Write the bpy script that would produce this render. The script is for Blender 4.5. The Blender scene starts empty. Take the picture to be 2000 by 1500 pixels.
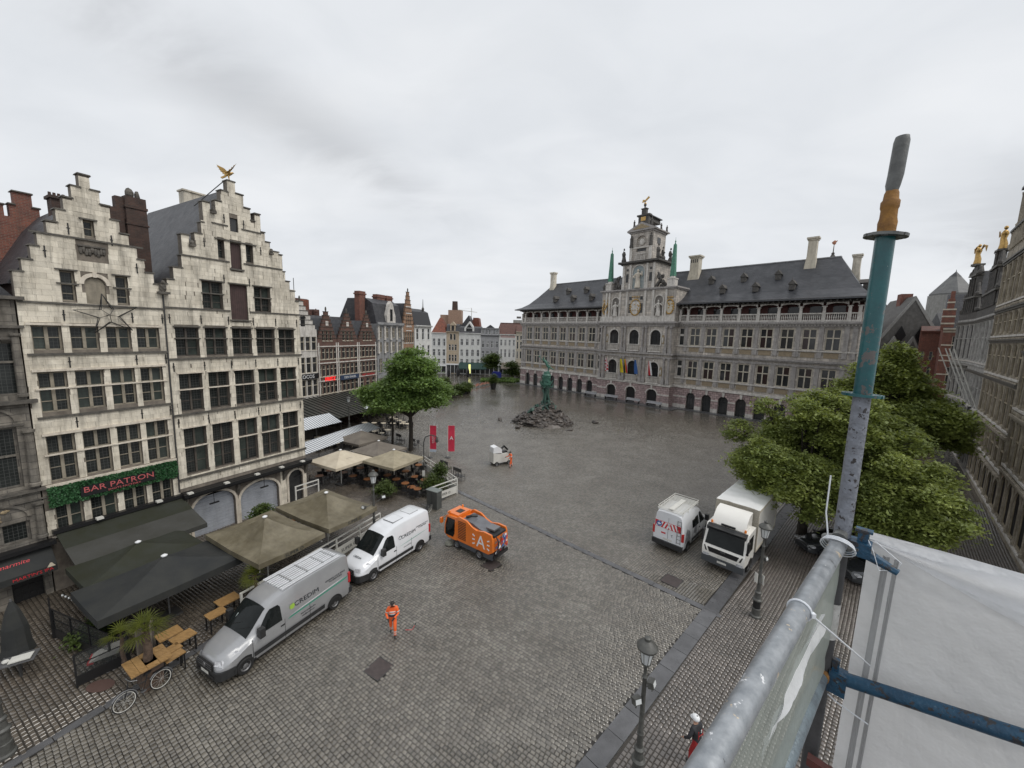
import bpy, math, random
import numpy as np
from mathutils import Vector, Matrix
from mathutils.geometry import tessellate_polygon
R = math.radians
rnd = random.Random(7)
S = bpy.context.scene
col = S.collection
# ---------------- camera ----------------
EYE = 14.4
cam_d = bpy.data.cameras.new('camera'); cam = bpy.data.objects.new('camera', cam_d); col.objects.link(cam)
cam_d.sensor_width = 36; cam_d.lens = 751/2000*36; cam_d.clip_start = 0.05; cam_d.clip_end = 2000
right = Vector((0.999659909, 0.003376211, 0.02585861))
down = Vector((0.026078085, -0.129421409, -0.991246706))
fwd = Vector((0, 0.991583935, -0.129465439))
cam.matrix_world = Matrix(((right[0], -down[0], -fwd[0], 0), (right[1], -down[1], -fwd[1], 0), (right[2], -down[2], -fwd[2], EYE), (0, 0, 0, 1)))
S.camera = cam
# ---------------- view + world ----------------
S.view_settings.view_transform = 'Standard'; S.view_settings.look = 'None'
S.view_settings.exposure = 0.0; S.view_settings.gamma = 1; S.view_settings.use_curve_mapping = False
SUN_AZ, SUN_EL = 115, 52          # behind and to the right of the camera
W = bpy.data.worlds.new('World'); S.world = W; W.use_nodes = True
nt = W.node_tree; N = nt.nodes; L = nt.links
for n in list(N): N.remove(n)
wo = N.new('ShaderNodeOutputWorld')
sky = N.new('ShaderNodeTexSky'); sky.sky_type = 'NISHITA'; sky.sun_disc = False
sky.sun_elevation = R(SUN_EL); sky.sun_rotation = R(SUN_AZ)
b1 = N.new('ShaderNodeBackground'); b1.inputs[1].default_value = 0.06; L.new(sky.outputs[0], b1.inputs[0])
tc = N.new('ShaderNodeTexCoord'); sep = N.new('ShaderNodeSeparateXYZ'); L.new(tc.outputs['Generated'], sep.inputs[0])
def mth(op, a, b=None, clamp=False, tree=None):
    t = tree or nt; m = t.nodes.new('ShaderNodeMath'); m.operation = op; m.use_clamp = clamp
    for i, v in enumerate((a, b)):
        if v is None: continue
        if isinstance(v, (int, float)): m.inputs[i].default_value = v
        else: t.links.new(v, m.inputs[i])
    return m.outputs[0]
zz = mth('ADD', mth('MAXIMUM', sep.outputs[2], 0.0), 0.22)
cx = mth('DIVIDE', sep.outputs[0], zz); cy = mth('DIVIDE', sep.outputs[1], zz)
comb = N.new('ShaderNodeCombineXYZ'); L.new(cx, comb.inputs[0]); L.new(cy, comb.inputs[1])
def wnoise(scale, detail, rough, off, dist=0.3):
    mp = N.new('ShaderNodeMapping'); mp.inputs['Location'].default_value = off; mp.inputs['Rotation'].default_value = (0, 0, 0.6)
    mp.inputs['Scale'].default_value = (1, 1.5, 1); L.new(comb.outputs[0], mp.inputs[0])
    n = N.new('ShaderNodeTexNoise'); n.inputs['Scale'].default_value = scale; n.inputs['Detail'].default_value = detail
    n.inputs['Roughness'].default_value = rough; n.inputs['Distortion'].default_value = dist; L.new(mp.outputs[0], n.inputs[0]); return n.outputs[0]
def cr(t, fac, stops):
    r = t.nodes.new('ShaderNodeValToRGB'); t.links.new(fac, r.inputs[0]); e = r.color_ramp.elements
    while len(e) < len(stops): e.new(0.5)
    for k, (p, c) in zip(e, stops): k.position = p; k.color = (*c, 1) if len(c) == 3 else c
    return r.outputs[0]
def mixc(t, fac, a, b, mode='MIX'):
    m = t.nodes.new('ShaderNodeMix'); m.data_type = 'RGBA'; m.blend_type = mode
    for s, v in ((0, fac), (6, a), (7, b)):
        if isinstance(v, (int, float)): m.inputs[s].default_value = v
        elif isinstance(v, tuple): m.inputs[s].default_value = (*v, 1) if len(v) == 3 else v
        else: t.links.new(v, m.inputs[s])
    return m.outputs[2]
base = cr(nt, wnoise(0.7, 5, 0.5, (1.3, 4.2, 0)), [(0.3, (0.77, 0.80, 0.84)), (0.5, (0.84, 0.865, 0.90)), (0.72, (0.91, 0.925, 0.945))])
fine = cr(nt, wnoise(2.4, 6, 0.5, (7.3, 1.2, 0), 0.5), [(0.35, (0.93, 0.935, 0.94)), (0.65, (1.0, 1.0, 1.0))])
skyc = mixc(nt, 1.0, base, fine, 'MULTIPLY')
# the one long dark cloud streak, and a small round one, both soft edged, at their place in the sky
def blob(c, ax, ra, rb, amt, skyc, wob=0.35):
    # gaussian in the projected cloud plane, along axis ax
    ca, sa = math.cos(ax), math.sin(ax)
    nn = mth('MULTIPLY', mth('SUBTRACT', wnoise(1.6, 5, 0.6, (3, 9, 0), 0.6), 0.5), wob*4)
    dx = mth('ADD', mth('SUBTRACT', cx, c[0]), mth('MULTIPLY', nn, 0.5)); dy = mth('ADD', mth('SUBTRACT', cy, c[1]), nn)
    a = mth('DIVIDE', mth('ADD', mth('MULTIPLY', dx, ca), mth('MULTIPLY', dy, sa)), ra)
    b = mth('DIVIDE', mth('SUBTRACT', mth('MULTIPLY', dy, ca), mth('MULTIPLY', dx, sa)), rb)
    d = mth('ADD', mth('MULTIPLY', a, a), mth('MULTIPLY', b, b))
    g = mth('MULTIPLY', mth('POWER', 2.718, mth('MULTIPLY', d, -1.0)), amt)
    return mixc(nt, g, skyc, (0.44, 0.455, 0.48))
hz_ = mth('MULTIPLY', mth('POWER', mth('SUBTRACT', 1.0, mth('MAXIMUM', sep.outputs[2], 0.0)), 7.0), 0.45)
skyc = mixc(nt, hz_, skyc, (0.90, 0.92, 0.95))
skyc = blob((-0.72, 1.30), 1.00, 0.48, 0.16, 0.48, skyc, 0.42)
skyc = blob((1.9, 1.5), 0.5, 0.45, 0.16, 0.42, skyc, 0.3)
b2 = N.new('ShaderNodeBackground'); L.new(skyc, b2.inputs[0]); b2.inputs[1].default_value = 1.0
mx = N.new('ShaderNodeMixShader'); mx.inputs[0].default_value = 0.96
L.new(b1.outputs[0], mx.inputs[1]); L.new(b2.outputs[0], mx.inputs[2]); L.new(mx.outputs[0], wo.inputs[0])
# ---------------- sun (soft, overcast) ----------------
sd = bpy.data.lights.new('sun', 'SUN'); sd.energy = 1.5; sd.angle = R(35); sd.color = (1, 0.96, 0.9)
so = bpy.data.objects.new('sun', sd); col.objects.link(so)
sv = Vector((math.sin(R(SUN_AZ))*math.cos(R(SUN_EL)), math.cos(R(SUN_AZ))*math.cos(R(SUN_EL)), math.sin(R(SUN_EL))))
so.rotation_euler = sv.to_track_quat('Z', 'Y').to_euler(); so.location = sv*200

# ---------------- materials ----------------
MATS = {}
def mat(name, c1, c2=None, ns=2.0, rough=0.7, rvar=0.0, metal=0.0, bump=0.0, bs=None, streak=0.0, brick=None, tint=0.0,
        spec=0.5, coat=0.0, world=True, trans=0.0, grid=None, stripes=None, emit=None, alpha=None, nstretch=None, dirt=None):
    m = bpy.data.materials.new(name); m.use_nodes = True; t = m.node_tree; P = t.nodes['Principled BSDF']; MATS[name] = m
    def val(s, v):
        if isinstance(v, (int, float)): P.inputs[s].default_value = v
        else: t.links.new(v, P.inputs[s])
    tcn = t.nodes.new('ShaderNodeTexCoord'); oc = tcn.outputs['Object']
    geo = t.nodes.new('ShaderNodeNewGeometry'); wc = geo.outputs['Position'] if world else oc
    c = (*c1, 1)
    def noise(scale, detail=4, rough_=0.6, vec=wc, st=None):
        if st:
            mp = t.nodes.new('ShaderNodeMapping'); mp.inputs['Scale'].default_value = st; t.links.new(vec, mp.inputs[0]); vec = mp.outputs[0]
        n = t.nodes.new('ShaderNodeTexNoise'); n.inputs['Scale'].default_value = scale; n.inputs['Detail'].default_value = detail
        n.inputs['Roughness'].default_value = rough_; t.links.new(vec, n.inputs[0]); return n.outputs[0]
    cur = tuple(c1); height = None
    n1 = None
    if c2:
        n1 = noise(ns, 5, 0.65, st=nstretch)
        f = cr(t, n1, [(0.35, (0, 0, 0)), (0.65, (1, 1, 1))]); cur = mixc(t, f, tuple(c1), tuple(c2))
    if brick:   # (w, h, mortar colour, mortar size, row/col offset)
        bw, bh, mc, ms = brick[:4]
        sp = t.nodes.new('ShaderNodeSeparateXYZ'); t.links.new(oc, sp.inputs[0]); cb = t.nodes.new('ShaderNodeCombineXYZ')
        ad = mth('ADD', sp.outputs[0], sp.outputs[1], tree=t); t.links.new(ad, cb.inputs[0]); t.links.new(sp.outputs[2], cb.inputs[1])
        bt = t.nodes.new('ShaderNodeTexBrick'); t.links.new(cb.outputs[0], bt.inputs[0]); bt.inputs['Scale'].default_value = 1
        bt.inputs['Brick Width'].default_value = bw; bt.inputs['Row Height'].default_value = bh; bt.inputs['Mortar Size'].default_value = ms
        bt.inputs['Mortar Smooth'].default_value = 0.3
        bt.inputs['Color1'].default_value = (0.78, 0.78, 0.78, 1); bt.inputs['Color2'].default_value = (1.15, 1.13, 1.1, 1); bt.inputs['Mortar'].default_value = (1, 1, 1, 1)
        cur = mixc(t, 1.0, cur, bt.outputs[0], 'MULTIPLY'); cur = mixc(t, bt.outputs[1], cur, tuple(mc))
        height = mth('MULTIPLY', bt.outputs[1], -1.0, tree=t)
    if tint:
        at = t.nodes.new('ShaderNodeAttribute'); at.attribute_name = 'v'; oi = t.nodes.new('ShaderNodeObjectInfo')
        s = mth('ADD', at.outputs['Fac'], mth('MULTIPLY', oi.outputs['Random'], 0.6 if tint > 0 else 0, tree=t), tree=t)
        s = mth('FRACT', s, tree=t); s = mth('ADD', mth('MULTIPLY', s, abs(tint), tree=t), 1-abs(tint)/2, tree=t)
        cb2 = t.nodes.new('ShaderNodeCombineXYZ')
        for i in range(3): t.links.new(s, cb2.inputs[i])
        cur = mixc(t, 1.0, cur, cb2.outputs[0], 'MULTIPLY')
    if streak:
        ns_ = noise(1.0, 6, 0.7, st=(3.0, 3.0, 0.35)); f = cr(t, ns_, [(0.45, (0, 0, 0)), (0.68, (streak,)*3)])
        cur = mixc(t, f, cur, dirt or (0.06, 0.052, 0.042))
    if grid:    # (w, h, line, colour): leading between small panes, local x/z
        sp = t.nodes.new('ShaderNodeSeparateXYZ'); t.links.new(oc, sp.inputs[0])
        gx = mth('LESS_THAN', mth('FRACT', mth('DIVIDE', sp.outputs[0], grid[0], tree=t), tree=t), grid[2]/grid[0], tree=t)
        gz = mth('LESS_THAN', mth('FRACT', mth('DIVIDE', sp.outputs[2], grid[1], tree=t), tree=t), grid[2]/grid[1], tree=t)
        g = mth('MAXIMUM', gx, gz, tree=t); cur = mixc(t, g, cur, grid[3]); rr = mth('ADD', mth('MULTIPLY', g, 0.5, tree=t), rough, tree=t); rough = rr
    if stripes:  # (axis vector, period, duty, colour)
        sp = t.nodes.new('ShaderNodeVectorMath'); sp.operation = 'DOT_PRODUCT'; t.links.new(oc, sp.inputs[0]); sp.inputs[1].default_value = stripes[0]
        f = mth('LESS_THAN', mth('FRACT', mth('DIVIDE', sp.outputs['Value'], stripes[1], tree=t), tree=t), stripes[2], tree=t)
        cur = mixc(t, f, cur, stripes[3])
    if isinstance(cur, tuple): P.inputs['Base Color'].default_value = (*cur, 1)
    else: t.links.new(cur, P.inputs['Base Color'])
    if rvar:
        rn = noise(ns*1.7 if c2 else 3, 4, 0.6); rough = mth('ADD', mth('MULTIPLY', mth('SUBTRACT', rn, 0.5, tree=t), rvar, tree=t), rough, True, tree=t)
    val('Roughness', rough); P.inputs['Metallic'].default_value = metal; P.inputs['Specular IOR Level'].default_value = spec
    P.inputs['Coat Weight'].default_value = coat; P.inputs['Coat Roughness'].default_value = 0.06
    if trans: P.inputs['Transmission Weight'].default_value = trans
    if alpha is not None: P.inputs['Alpha'].default_value = alpha
    if emit: P.inputs['Emission Color'].default_value = (*emit[:3], 1); P.inputs['Emission Strength'].default_value = emit[3]
    if bump:
        h = mth('MULTIPLY', noise(bs or ns*6, 4, 0.6), 1.0, tree=t)
        if height is not None: h = mth('ADD', mth('MULTIPLY', h, 0.5, tree=t), height, tree=t)
        bn = t.nodes.new('ShaderNodeBump'); bn.inputs['Strength'].default_value = bump; bn.inputs['Distance'].default_value = 0.03
        t.links.new(h, bn.inputs['Height']); t.links.new(bn.outputs[0], P.inputs['Normal'])
    return m
LST = mat('limestone', (0.79, 0.73, 0.615), (0.61, 0.555, 0.455), 1.3, 0.85, bump=0.6, bs=14, streak=0.5, tint=0.26)
LSTP = mat('limestone_joint', (0.23, 0.20, 0.165), (0.14, 0.12, 0.10), 3, 0.9, bump=0.3, streak=0.4)
LSTW = mat('limestone_pale', (0.74, 0.68, 0.58), (0.58, 0.51, 0.42), 2.5, 0.8, bump=0.3, streak=0.35)
DARKST = mat('dark_weathered_stone', (0.07, 0.065, 0.058), (0.15, 0.135, 0.115), 4, 0.75, bump=0.5, streak=0.3)
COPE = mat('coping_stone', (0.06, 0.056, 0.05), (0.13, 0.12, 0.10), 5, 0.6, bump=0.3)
NST = mat('sooty_stone', (0.13, 0.12, 0.105), (0.24, 0.22, 0.19), 2, 0.8, bump=0.5, streak=0.6, brick=(0.9, 0.35, (0.07, 0.065, 0.06), 0.012))
NCARV = mat('carved_ochre', (0.42, 0.33, 0.20), (0.22, 0.17, 0.11), 6, 0.8, bump=0.8)
WOODG = mat('grey_oak_frame', (0.36, 0.32, 0.25), (0.25, 0.22, 0.17), 3, 0.7, streak=0.3)
WOODD = mat('dark_oak_frame', (0.10, 0.085, 0.07), (0.05, 0.042, 0.035), 4, 0.6)
DOORB = mat('brown_boards', (0.075, 0.042, 0.04), (0.05, 0.03, 0.028), 3, 0.7, stripes=((1, 0, 0), 0.13, 0.1, (0.02, 0.012, 0.012)))
GLASS = mat('leaded_glass', (0.012, 0.014, 0.014), (0.03, 0.034, 0.032), 0.9, 0.12, rvar=0.1, bump=0.25, bs=9, spec=0.35, grid=(0.155, 0.17, 0.013, (0.075, 0.078, 0.075)))
GLASSL = mat('greenish_leaded_glass', (0.025, 0.034, 0.03), (0.065, 0.08, 0.07), 1.2, 0.12, bump=0.25, bs=9, spec=0.35, grid=(0.155, 0.17, 0.014, (0.03, 0.03, 0.03)))
PANE = mat('plain_glass', (0.02, 0.022, 0.024), (0.055, 0.055, 0.055), 0.4, 0.08, spec=0.4, bump=0.08, bs=1.5)
PANEW = mat('curtained_glass', (0.13, 0.13, 0.125), (0.32, 0.32, 0.31), 0.6, 0.15, spec=0.4)
SLATE = mat('wet_slate', (0.035, 0.037, 0.043), (0.065, 0.065, 0.072), 1.2, 0.5, rvar=0.25, bump=0.5, bs=10, brick=(0.3, 0.16, (0.03, 0.03, 0.035), 0.01))
RBRICK = mat('red_brick', (0.26, 0.085, 0.055), (0.15, 0.05, 0.04), 2.5, 0.85, bump=0.4, brick=(0.26, 0.09, (0.2, 0.15, 0.12), 0.012), streak=0.4)
DBRICK = mat('dark_brick', (0.10, 0.055, 0.042), (0.05, 0.032, 0.027), 2, 0.85, bump=0.4, brick=(0.26, 0.09, (0.07, 0.055, 0.05), 0.012), streak=0.4)
TILE = mat('clay_roof_tiles', (0.30, 0.095, 0.05), (0.17, 0.06, 0.04), 1.5, 0.7, bump=0.6, brick=(0.3, 0.22, (0.10, 0.04, 0.03), 0.03))
TILEB = mat('brown_roof_tiles', (0.17, 0.075, 0.055), (0.10, 0.05, 0.042), 1.5, 0.7, bump=0.6, brick=(0.3, 0.22, (0.06, 0.035, 0.03), 0.03))
THST = mat('town_hall_grey_stone', (0.60, 0.555, 0.505), (0.44, 0.405, 0.365), 1.1, 0.8, bump=0.4, streak=0.45, brick=(1.1, 0.45, (0.2, 0.18, 0.16), 0.012))
THPIL = mat('town_hall_bluestone', (0.43, 0.405, 0.385), (0.29, 0.27, 0.26), 1.8, 0.75, bump=0.3, streak=0.4)
THPINK = mat('rusticated_pink_stone', (0.50, 0.385, 0.375), (0.32, 0.24, 0.235), 1.4, 0.8, bump=0.9, bs=5, brick=(0.75, 0.42, (0.12, 0.09, 0.09), 0.03), streak=0.3)
THPALE = mat('pale_band_stone', (0.70, 0.665, 0.62), (0.53, 0.50, 0.455), 2, 0.8, bump=0.3, streak=0.4)
THDARK = mat('soot_black_stone', (0.05, 0.048, 0.045), (0.11, 0.10, 0.09), 3, 0.7, bump=0.5)
CREAM = mat('cream_painted_stone', (0.60, 0.55, 0.45), (0.5, 0.45, 0.36), 2, 0.7, streak=0.25)
GRAYB = mat('grey_blue_stone', (0.33, 0.335, 0.34), (0.22, 0.22, 0.225), 1.5, 0.75, streak=0.4, bump=0.2)
WHITEP = mat('white_stucco', (0.72, 0.72, 0.70), (0.62, 0.62, 0.60), 1.5, 0.75, streak=0.15)
BEIGE = mat('beige_stucco', (0.50, 0.41, 0.30), (0.42, 0.34, 0.25), 1.5, 0.75, streak=0.25)
GREYP = mat('grey_stucco', (0.38, 0.38, 0.39), (0.31, 0.31, 0.32), 1.5, 0.7, streak=0.2)
CONC = mat('dark_concrete', (0.15, 0.145, 0.135), (0.10, 0.095, 0.09), 1.5, 0.8, bump=0.3, streak=0.3)
CONCL = mat('pale_concrete', (0.33, 0.325, 0.31), (0.25, 0.245, 0.23), 1.5, 0.8, streak=0.3)
COPPER = mat('verdigris', (0.10, 0.30, 0.20), (0.06, 0.17, 0.12), 3, 0.6, streak=0.3)
BRONZE = mat('verdigris_bronze', (0.06, 0.13, 0.10), (0.025, 0.05, 0.042), 2.5, 0.5, rvar=0.2, bump=0.6, bs=6)
GOLD = mat('gilding', (0.55, 0.36, 0.13), (0.34, 0.21, 0.08), 8, 0.33, metal=0.9, bump=0.3, bs=20)
ROCK = mat('wet_brown_rock', (0.12, 0.10, 0.086), (0.05, 0.045, 0.042), 1.6, 0.38, rvar=0.3, bump=1.0, bs=5, tint=0.4)
BLACK = mat('black_paint', (0.012, 0.012, 0.013), None, 1, 0.4)
IRON = mat('dark_iron', (0.035, 0.035, 0.036), (0.06, 0.058, 0.055), 6, 0.45, spec=0.5)
IRONG = mat('grey_green_lamp_post', (0.10, 0.10, 0.092), (0.06, 0.06, 0.055), 6, 0.45, bump=0.1)
WHITE = mat('white_paint', (0.78, 0.79, 0.80), None, 1, 0.3, coat=0.3)
OFFW = mat('off_white_paint', (0.66, 0.65, 0.60), (0.58, 0.57, 0.53), 3, 0.45)
VANW = mat('white_van_paint', (0.76, 0.775, 0.80), (0.70, 0.715, 0.74), 1.0, 0.22, coat=0.8)
VANS = mat('silver_van_paint', (0.40, 0.405, 0.415), (0.36, 0.365, 0.375), 1.0, 0.30, metal=0.45, coat=0.6)
ORANGE = mat('orange_paint', (0.78, 0.19, 0.02), (0.70, 0.165, 0.018), 2, 0.3, coat=0.5)
TRUCKW = mat('cream_truck_paint', (0.84, 0.82, 0.77), (0.80, 0.78, 0.73), 2, 0.3, coat=0.4)
PLAST = mat('black_plastic', (0.018, 0.019, 0.02), (0.03, 0.03, 0.031), 5, 0.5)
RUBBER = mat('tyre_rubber', (0.015, 0.015, 0.015), None, 1, 0.7)
RIM = mat('wheel_steel', (0.22, 0.22, 0.225), None, 1, 0.4, metal=0.6)
CARG = mat('vehicle_glass', (0.006, 0.008, 0.008), (0.014, 0.017, 0.017), 1.2, 0.05, spec=0.22)
LAMPG = mat('headlight_glass', (0.65, 0.66, 0.68), (0.3, 0.3, 0.32), 12, 0.1, coat=0.6)
REDL = mat('red_lens', (0.45, 0.02, 0.02), None, 1, 0.15, coat=0.5)
AMBER = mat('amber_lens', (0.8, 0.22, 0.02), None, 1, 0.15, coat=0.5)
GREENS = mat('green_stripe', (0.03, 0.30, 0.20), None, 1, 0.3)
LIME = mat('lime_mark', (0.35, 0.55, 0.08), None, 1, 0.3)
LETTER = mat('dark_lettering', (0.03, 0.035, 0.04), None, 1, 0.4)
REDP = mat('red_print', (0.55, 0.03, 0.04), None, 1, 0.5)
BLUEP = mat('blue_print', (0.04, 0.12, 0.35), None, 1, 0.5)
GREYP2 = mat('dark_grey_print', (0.10, 0.11, 0.13), (0.3, 0.3, 0.31), 6, 0.4)
YELLOWP = mat('yellow_cloth', (0.75, 0.62, 0.03), None, 1, 0.8)
TANF = mat('tan_parasol_cloth', (0.40, 0.35, 0.25), (0.30, 0.26, 0.18), 1.2, 0.75, bump=0.3, bs=2.5, streak=0.2)
OLIVEF = mat('olive_parasol_cloth', (0.20, 0.175, 0.12), (0.11, 0.092, 0.055), 0.8, 0.6, bump=0.35, bs=2.0, streak=0.3)
CREAMF = mat('cream_parasol_cloth', (0.62, 0.55, 0.43), (0.52, 0.45, 0.34), 1.2, 0.75, bump=0.2, bs=2)
GREYF = mat('grey_brown_parasol_cloth', (0.20, 0.175, 0.145), (0.14, 0.12, 0.10), 1.2, 0.75, bump=0.2, bs=2)
BLKF = mat('charcoal_awning_cloth', (0.017, 0.019, 0.02), (0.032, 0.033, 0.03), 0.7, 0.8, bump=0.25, bs=2.0)
GRNF = mat('dark_green_awning_cloth', (0.028, 0.031, 0.023), (0.02, 0.022, 0.010), 0.9, 0.8, bump=0.25, bs=2.0)
STRF = mat('white_awning_cloth', (0.66, 0.68, 0.70), None, 1, 0.7)
STRB = mat('blue_grey_stripe_cloth', (0.10, 0.12, 0.15), None, 1, 0.7)
TEAK = mat('varnished_wood', (0.40, 0.24, 0.10), (0.24, 0.14, 0.055), 5, 0.35, coat=0.2, nstretch=(1, 5, 1))
TABLEW = mat('orange_brown_table', (0.30, 0.13, 0.055), (0.2, 0.08, 0.03), 4, 0.4)
BARK = mat('bark', (0.06, 0.05, 0.04), (0.03, 0.025, 0.02), 5, 0.85, bump=0.6)
PALMB = mat('palm_bark', (0.13, 0.09, 0.065), (0.06, 0.04, 0.03), 8, 0.9, bump=1, bs=14)
def leafmat(name, c1, c2):
    m = mat(name, c1, c2, 0.55, 0.5, tint=-1.1, spec=0.35); t = m.node_tree; P = t.nodes['Principled BSDF']
    tr = t.nodes.new('ShaderNodeBsdfTranslucent'); tr.inputs[0].default_value = (c1[0]*1.6, c1[1]*1.6, c1[2], 1)
    mxs = t.nodes.new('ShaderNodeMixShader'); mxs.inputs[0].default_value = 0.3
    L_ = t.links; L_.new(P.outputs[0], mxs.inputs[1]); L_.new(tr.outputs[0], mxs.inputs[2])
    L_.new(mxs.outputs[0], t.nodes['Material Output'].inputs[0]); return m
LEAFA = leafmat('linden_leaf', (0.18, 0.265, 0.08), (0.10, 0.16, 0.05))
LEAFB = leafmat('olive_linden_leaf', (0.25, 0.29, 0.082), (0.12, 0.155, 0.046))
LEAFC = leafmat('shrub_leaf', (0.085, 0.12, 0.03), (0.05, 0.075, 0.022))
PALML = leafmat('palm_leaf', (0.26, 0.29, 0.06), (0.15, 0.18, 0.04))
IVY = leafmat('ivy_leaf', (0.022, 0.085, 0.03), (0.045, 0.13, 0.05))

# ---------------- mesh helpers ----------------
class MB:
    def __init__(s): s.v = []; s.f = []; s.m = []; s.t = []; s.cm = 0; s.cv = 0.0
    def face(s, pts):
        i = len(s.v); s.v += [tuple(p) for p in pts]; s.f.append(tuple(range(i, i+len(pts)))); s.m.append(s.cm); s.t.append(s.cv)
    def add(s, vs, fs):
        i = len(s.v); s.v += [tuple(p) for p in vs]
        for f in fs: s.f.append(tuple(i+k for k in f)); s.m.append(s.cm); s.t.append(s.cv)
    def box(s, x0, x1, y0, y1, z0, z1, skip=''):
        vs = [(x0, y0, z0), (x1, y0, z0), (x1, y1, z0), (x0, y1, z0), (x0, y0, z1), (x1, y0, z1), (x1, y1, z1), (x0, y1, z1)]
        fs = {'b': (0, 3, 2, 1), 't': (4, 5, 6, 7), 'f': (0, 1, 5, 4), 'r': (1, 2, 6, 5), 'k': (2, 3, 7, 6), 'l': (3, 0, 4, 7)}
        s.add(vs, [f for k, f in fs.items() if k not in skip]); return s
    def obox(s, c, sx, sy, sz, M3):
        vs = []
        for z in (-.5, .5):
            for x, y in ((-.5, -.5), (.5, -.5), (.5, .5), (-.5, .5)): vs.append(Vector(c)+M3 @ Vector((x*sx, y*sy, z*sz)))
        s.add(vs, [(0, 3, 2, 1), (4, 5, 6, 7), (0, 1, 5, 4), (1, 2, 6, 5), (2, 3, 7, 6), (3, 0, 4, 7)]); return s
    def taper(s, x0, x1, y0, y1, z0, z1, dx, dy):
        vs = [(x0, y0, z0), (x1, y0, z0), (x1, y1, z0), (x0, y1, z0), (x0+dx, y0+dy, z1), (x1-dx, y0+dy, z1), (x1-dx, y1-dy, z1), (x0+dx, y1-dy, z1)]
        s.add(vs, [(0, 3, 2, 1), (4, 5, 6, 7), (0, 1, 5, 4), (1, 2, 6, 5), (2, 3, 7, 6), (3, 0, 4, 7)]); return s
    def prism(s, pts, a, b, axis='y'):   # polygon in xz (axis y), yz (axis x) or xy (axis z), extruded a..b
        def P(p, d): return (p[0], d, p[1]) if axis == 'y' else (d, p[0], p[1]) if axis == 'x' else (p[0], p[1], d)
        n = len(pts); vs = [P(p, a) for p in pts]+[P(p, b) for p in pts]
        fs = [(i, (i+1) % n, n+(i+1) % n, n+i) for i in range(n)]
        if n <= 4: fs += [tuple(range(n)), tuple(range(2*n-1, n-1, -1))]
        else:
            for t3 in tessellate_polygon([[Vector((p[0], p[1], 0)) for p in pts]]): fs += [tuple(t3), tuple(n+k for k in reversed(t3))]
        s.add(vs, fs); return s
    def tube(s, path, r, n=8, cap=True):
        path = [Vector(p) for p in path]; rs = r if isinstance(r, (list, tuple)) else [r]*len(path); rings = []; i0 = len(s.v); up = None
        for i, p in enumerate(path):
            d = (path[min(i+1, len(path)-1)]-path[max(i-1, 0)]).normalized()
            if up is None: up = d.orthogonal().normalized()
            up = (up-d*up.dot(d)).normalized(); w = d.cross(up)
            for k in range(n):
                a = 2*math.pi*k/n; s.v.append(tuple(p+(up*math.cos(a)+w*math.sin(a))*rs[i]))
        for i in range(len(path)-1):
            for k in range(n):
                a = i0+i*n+k; b = i0+i*n+(k+1) % n; s.f.append((a, b, b+n, a+n)); s.m.append(s.cm); s.t.append(s.cv)
        if cap:
            e = i0+(len(path)-1)*n; s.f += [tuple(range(i0+n-1, i0-1, -1)), tuple(range(e, e+n))]; s.m += [s.cm]*2; s.t += [s.cv]*2
        return s
    def lathe(s, prof, n=12, c=(0, 0, 0), sx=1, sy=1):
        i0 = len(s.v)
        for r, z in prof:
            for k in range(n): a = 2*math.pi*k/n; s.v.append((c[0]+r*math.cos(a)*sx, c[1]+r*math.sin(a)*sy, c[2]+z))
        for i in range(len(prof)-1):
            for k in range(n):
                a = i0+i*n+k; b = i0+i*n+(k+1) % n; s.f.append((a, b, b+n, a+n)); s.m.append(s.cm); s.t.append(s.cv)
        e = i0+(len(prof)-1)*n; s.f += [tuple(range(i0+n-1, i0-1, -1)), tuple(range(e, e+n))]; s.m += [s.cm]*2; s.t += [s.cv]*2
        return s
    def blob(s, c, rx, ry, rz, n=8, m=6, jit=0.0, rg=rnd):
        i0 = len(s.v)
        for i in range(m+1):
            th = math.pi*i/m
            for k in range(n):
                a = 2*math.pi*k/n; j = 1+rg.uniform(-jit, jit)
                s.v.append((c[0]+rx*math.sin(th)*math.cos(a)*j, c[1]+ry*math.sin(th)*math.sin(a)*j, c[2]+rz*math.cos(th)*j))
        for i in range(m):
            for k in range(n):
                a = i0+i*n+k; b = i0+i*n+(k+1) % n; s.f.append((a, a+n, b+n, b)); s.m.append(s.cm); s.t.append(s.cv)
        return s
    def mesh(s, name, mats):
        me = bpy.data.meshes.new(name); me.from_pydata(s.v, [], s.f)
        for m in (mats if isinstance(mats, (list, tuple)) else [mats]): me.materials.append(m)
        if len(me.materials) > 1: me.polygons.foreach_set('material_index', s.m)
        if any(s.t):
            at = me.attributes.new('v', 'FLOAT', 'FACE'); at.data.foreach_set('value', s.t)
        me.update(); return me
    def build(s, name, mats, parent=None, smooth=False, loc=None, rz=0, **kw):
        me = s.mesh(name, mats)
        if smooth: shade(me)
        return link(name, me, parent, loc, rz, **kw)
def shade(me, ang=40):
    me.polygons.foreach_set('use_smooth', [True]*len(me.polygons))
    try: me.set_sharp_from_angle(angle=R(ang))
    except Exception: pass
def link(name, data, parent=None, loc=None, rz=0, label=None, cat=None, group=None, kind=None):
    o = bpy.data.objects.new(name, data); col.objects.link(o)
    if parent: o.parent = parent
    if loc is not None: o.location = loc
    if rz: o.rotation_euler = (0, 0, rz)
    for k, v in (('label', label), ('category', cat), ('group', group), ('kind', kind)):
        if v: o[k] = v
    return o
def thing(name, label, cat, loc=(0, 0, 0), rz=0, group=None): return link(name, None, None, loc, rz, label, cat, group)
KIDS = {}
def kids(o):
    return [c for c in col.objects if c.parent == o]
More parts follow.
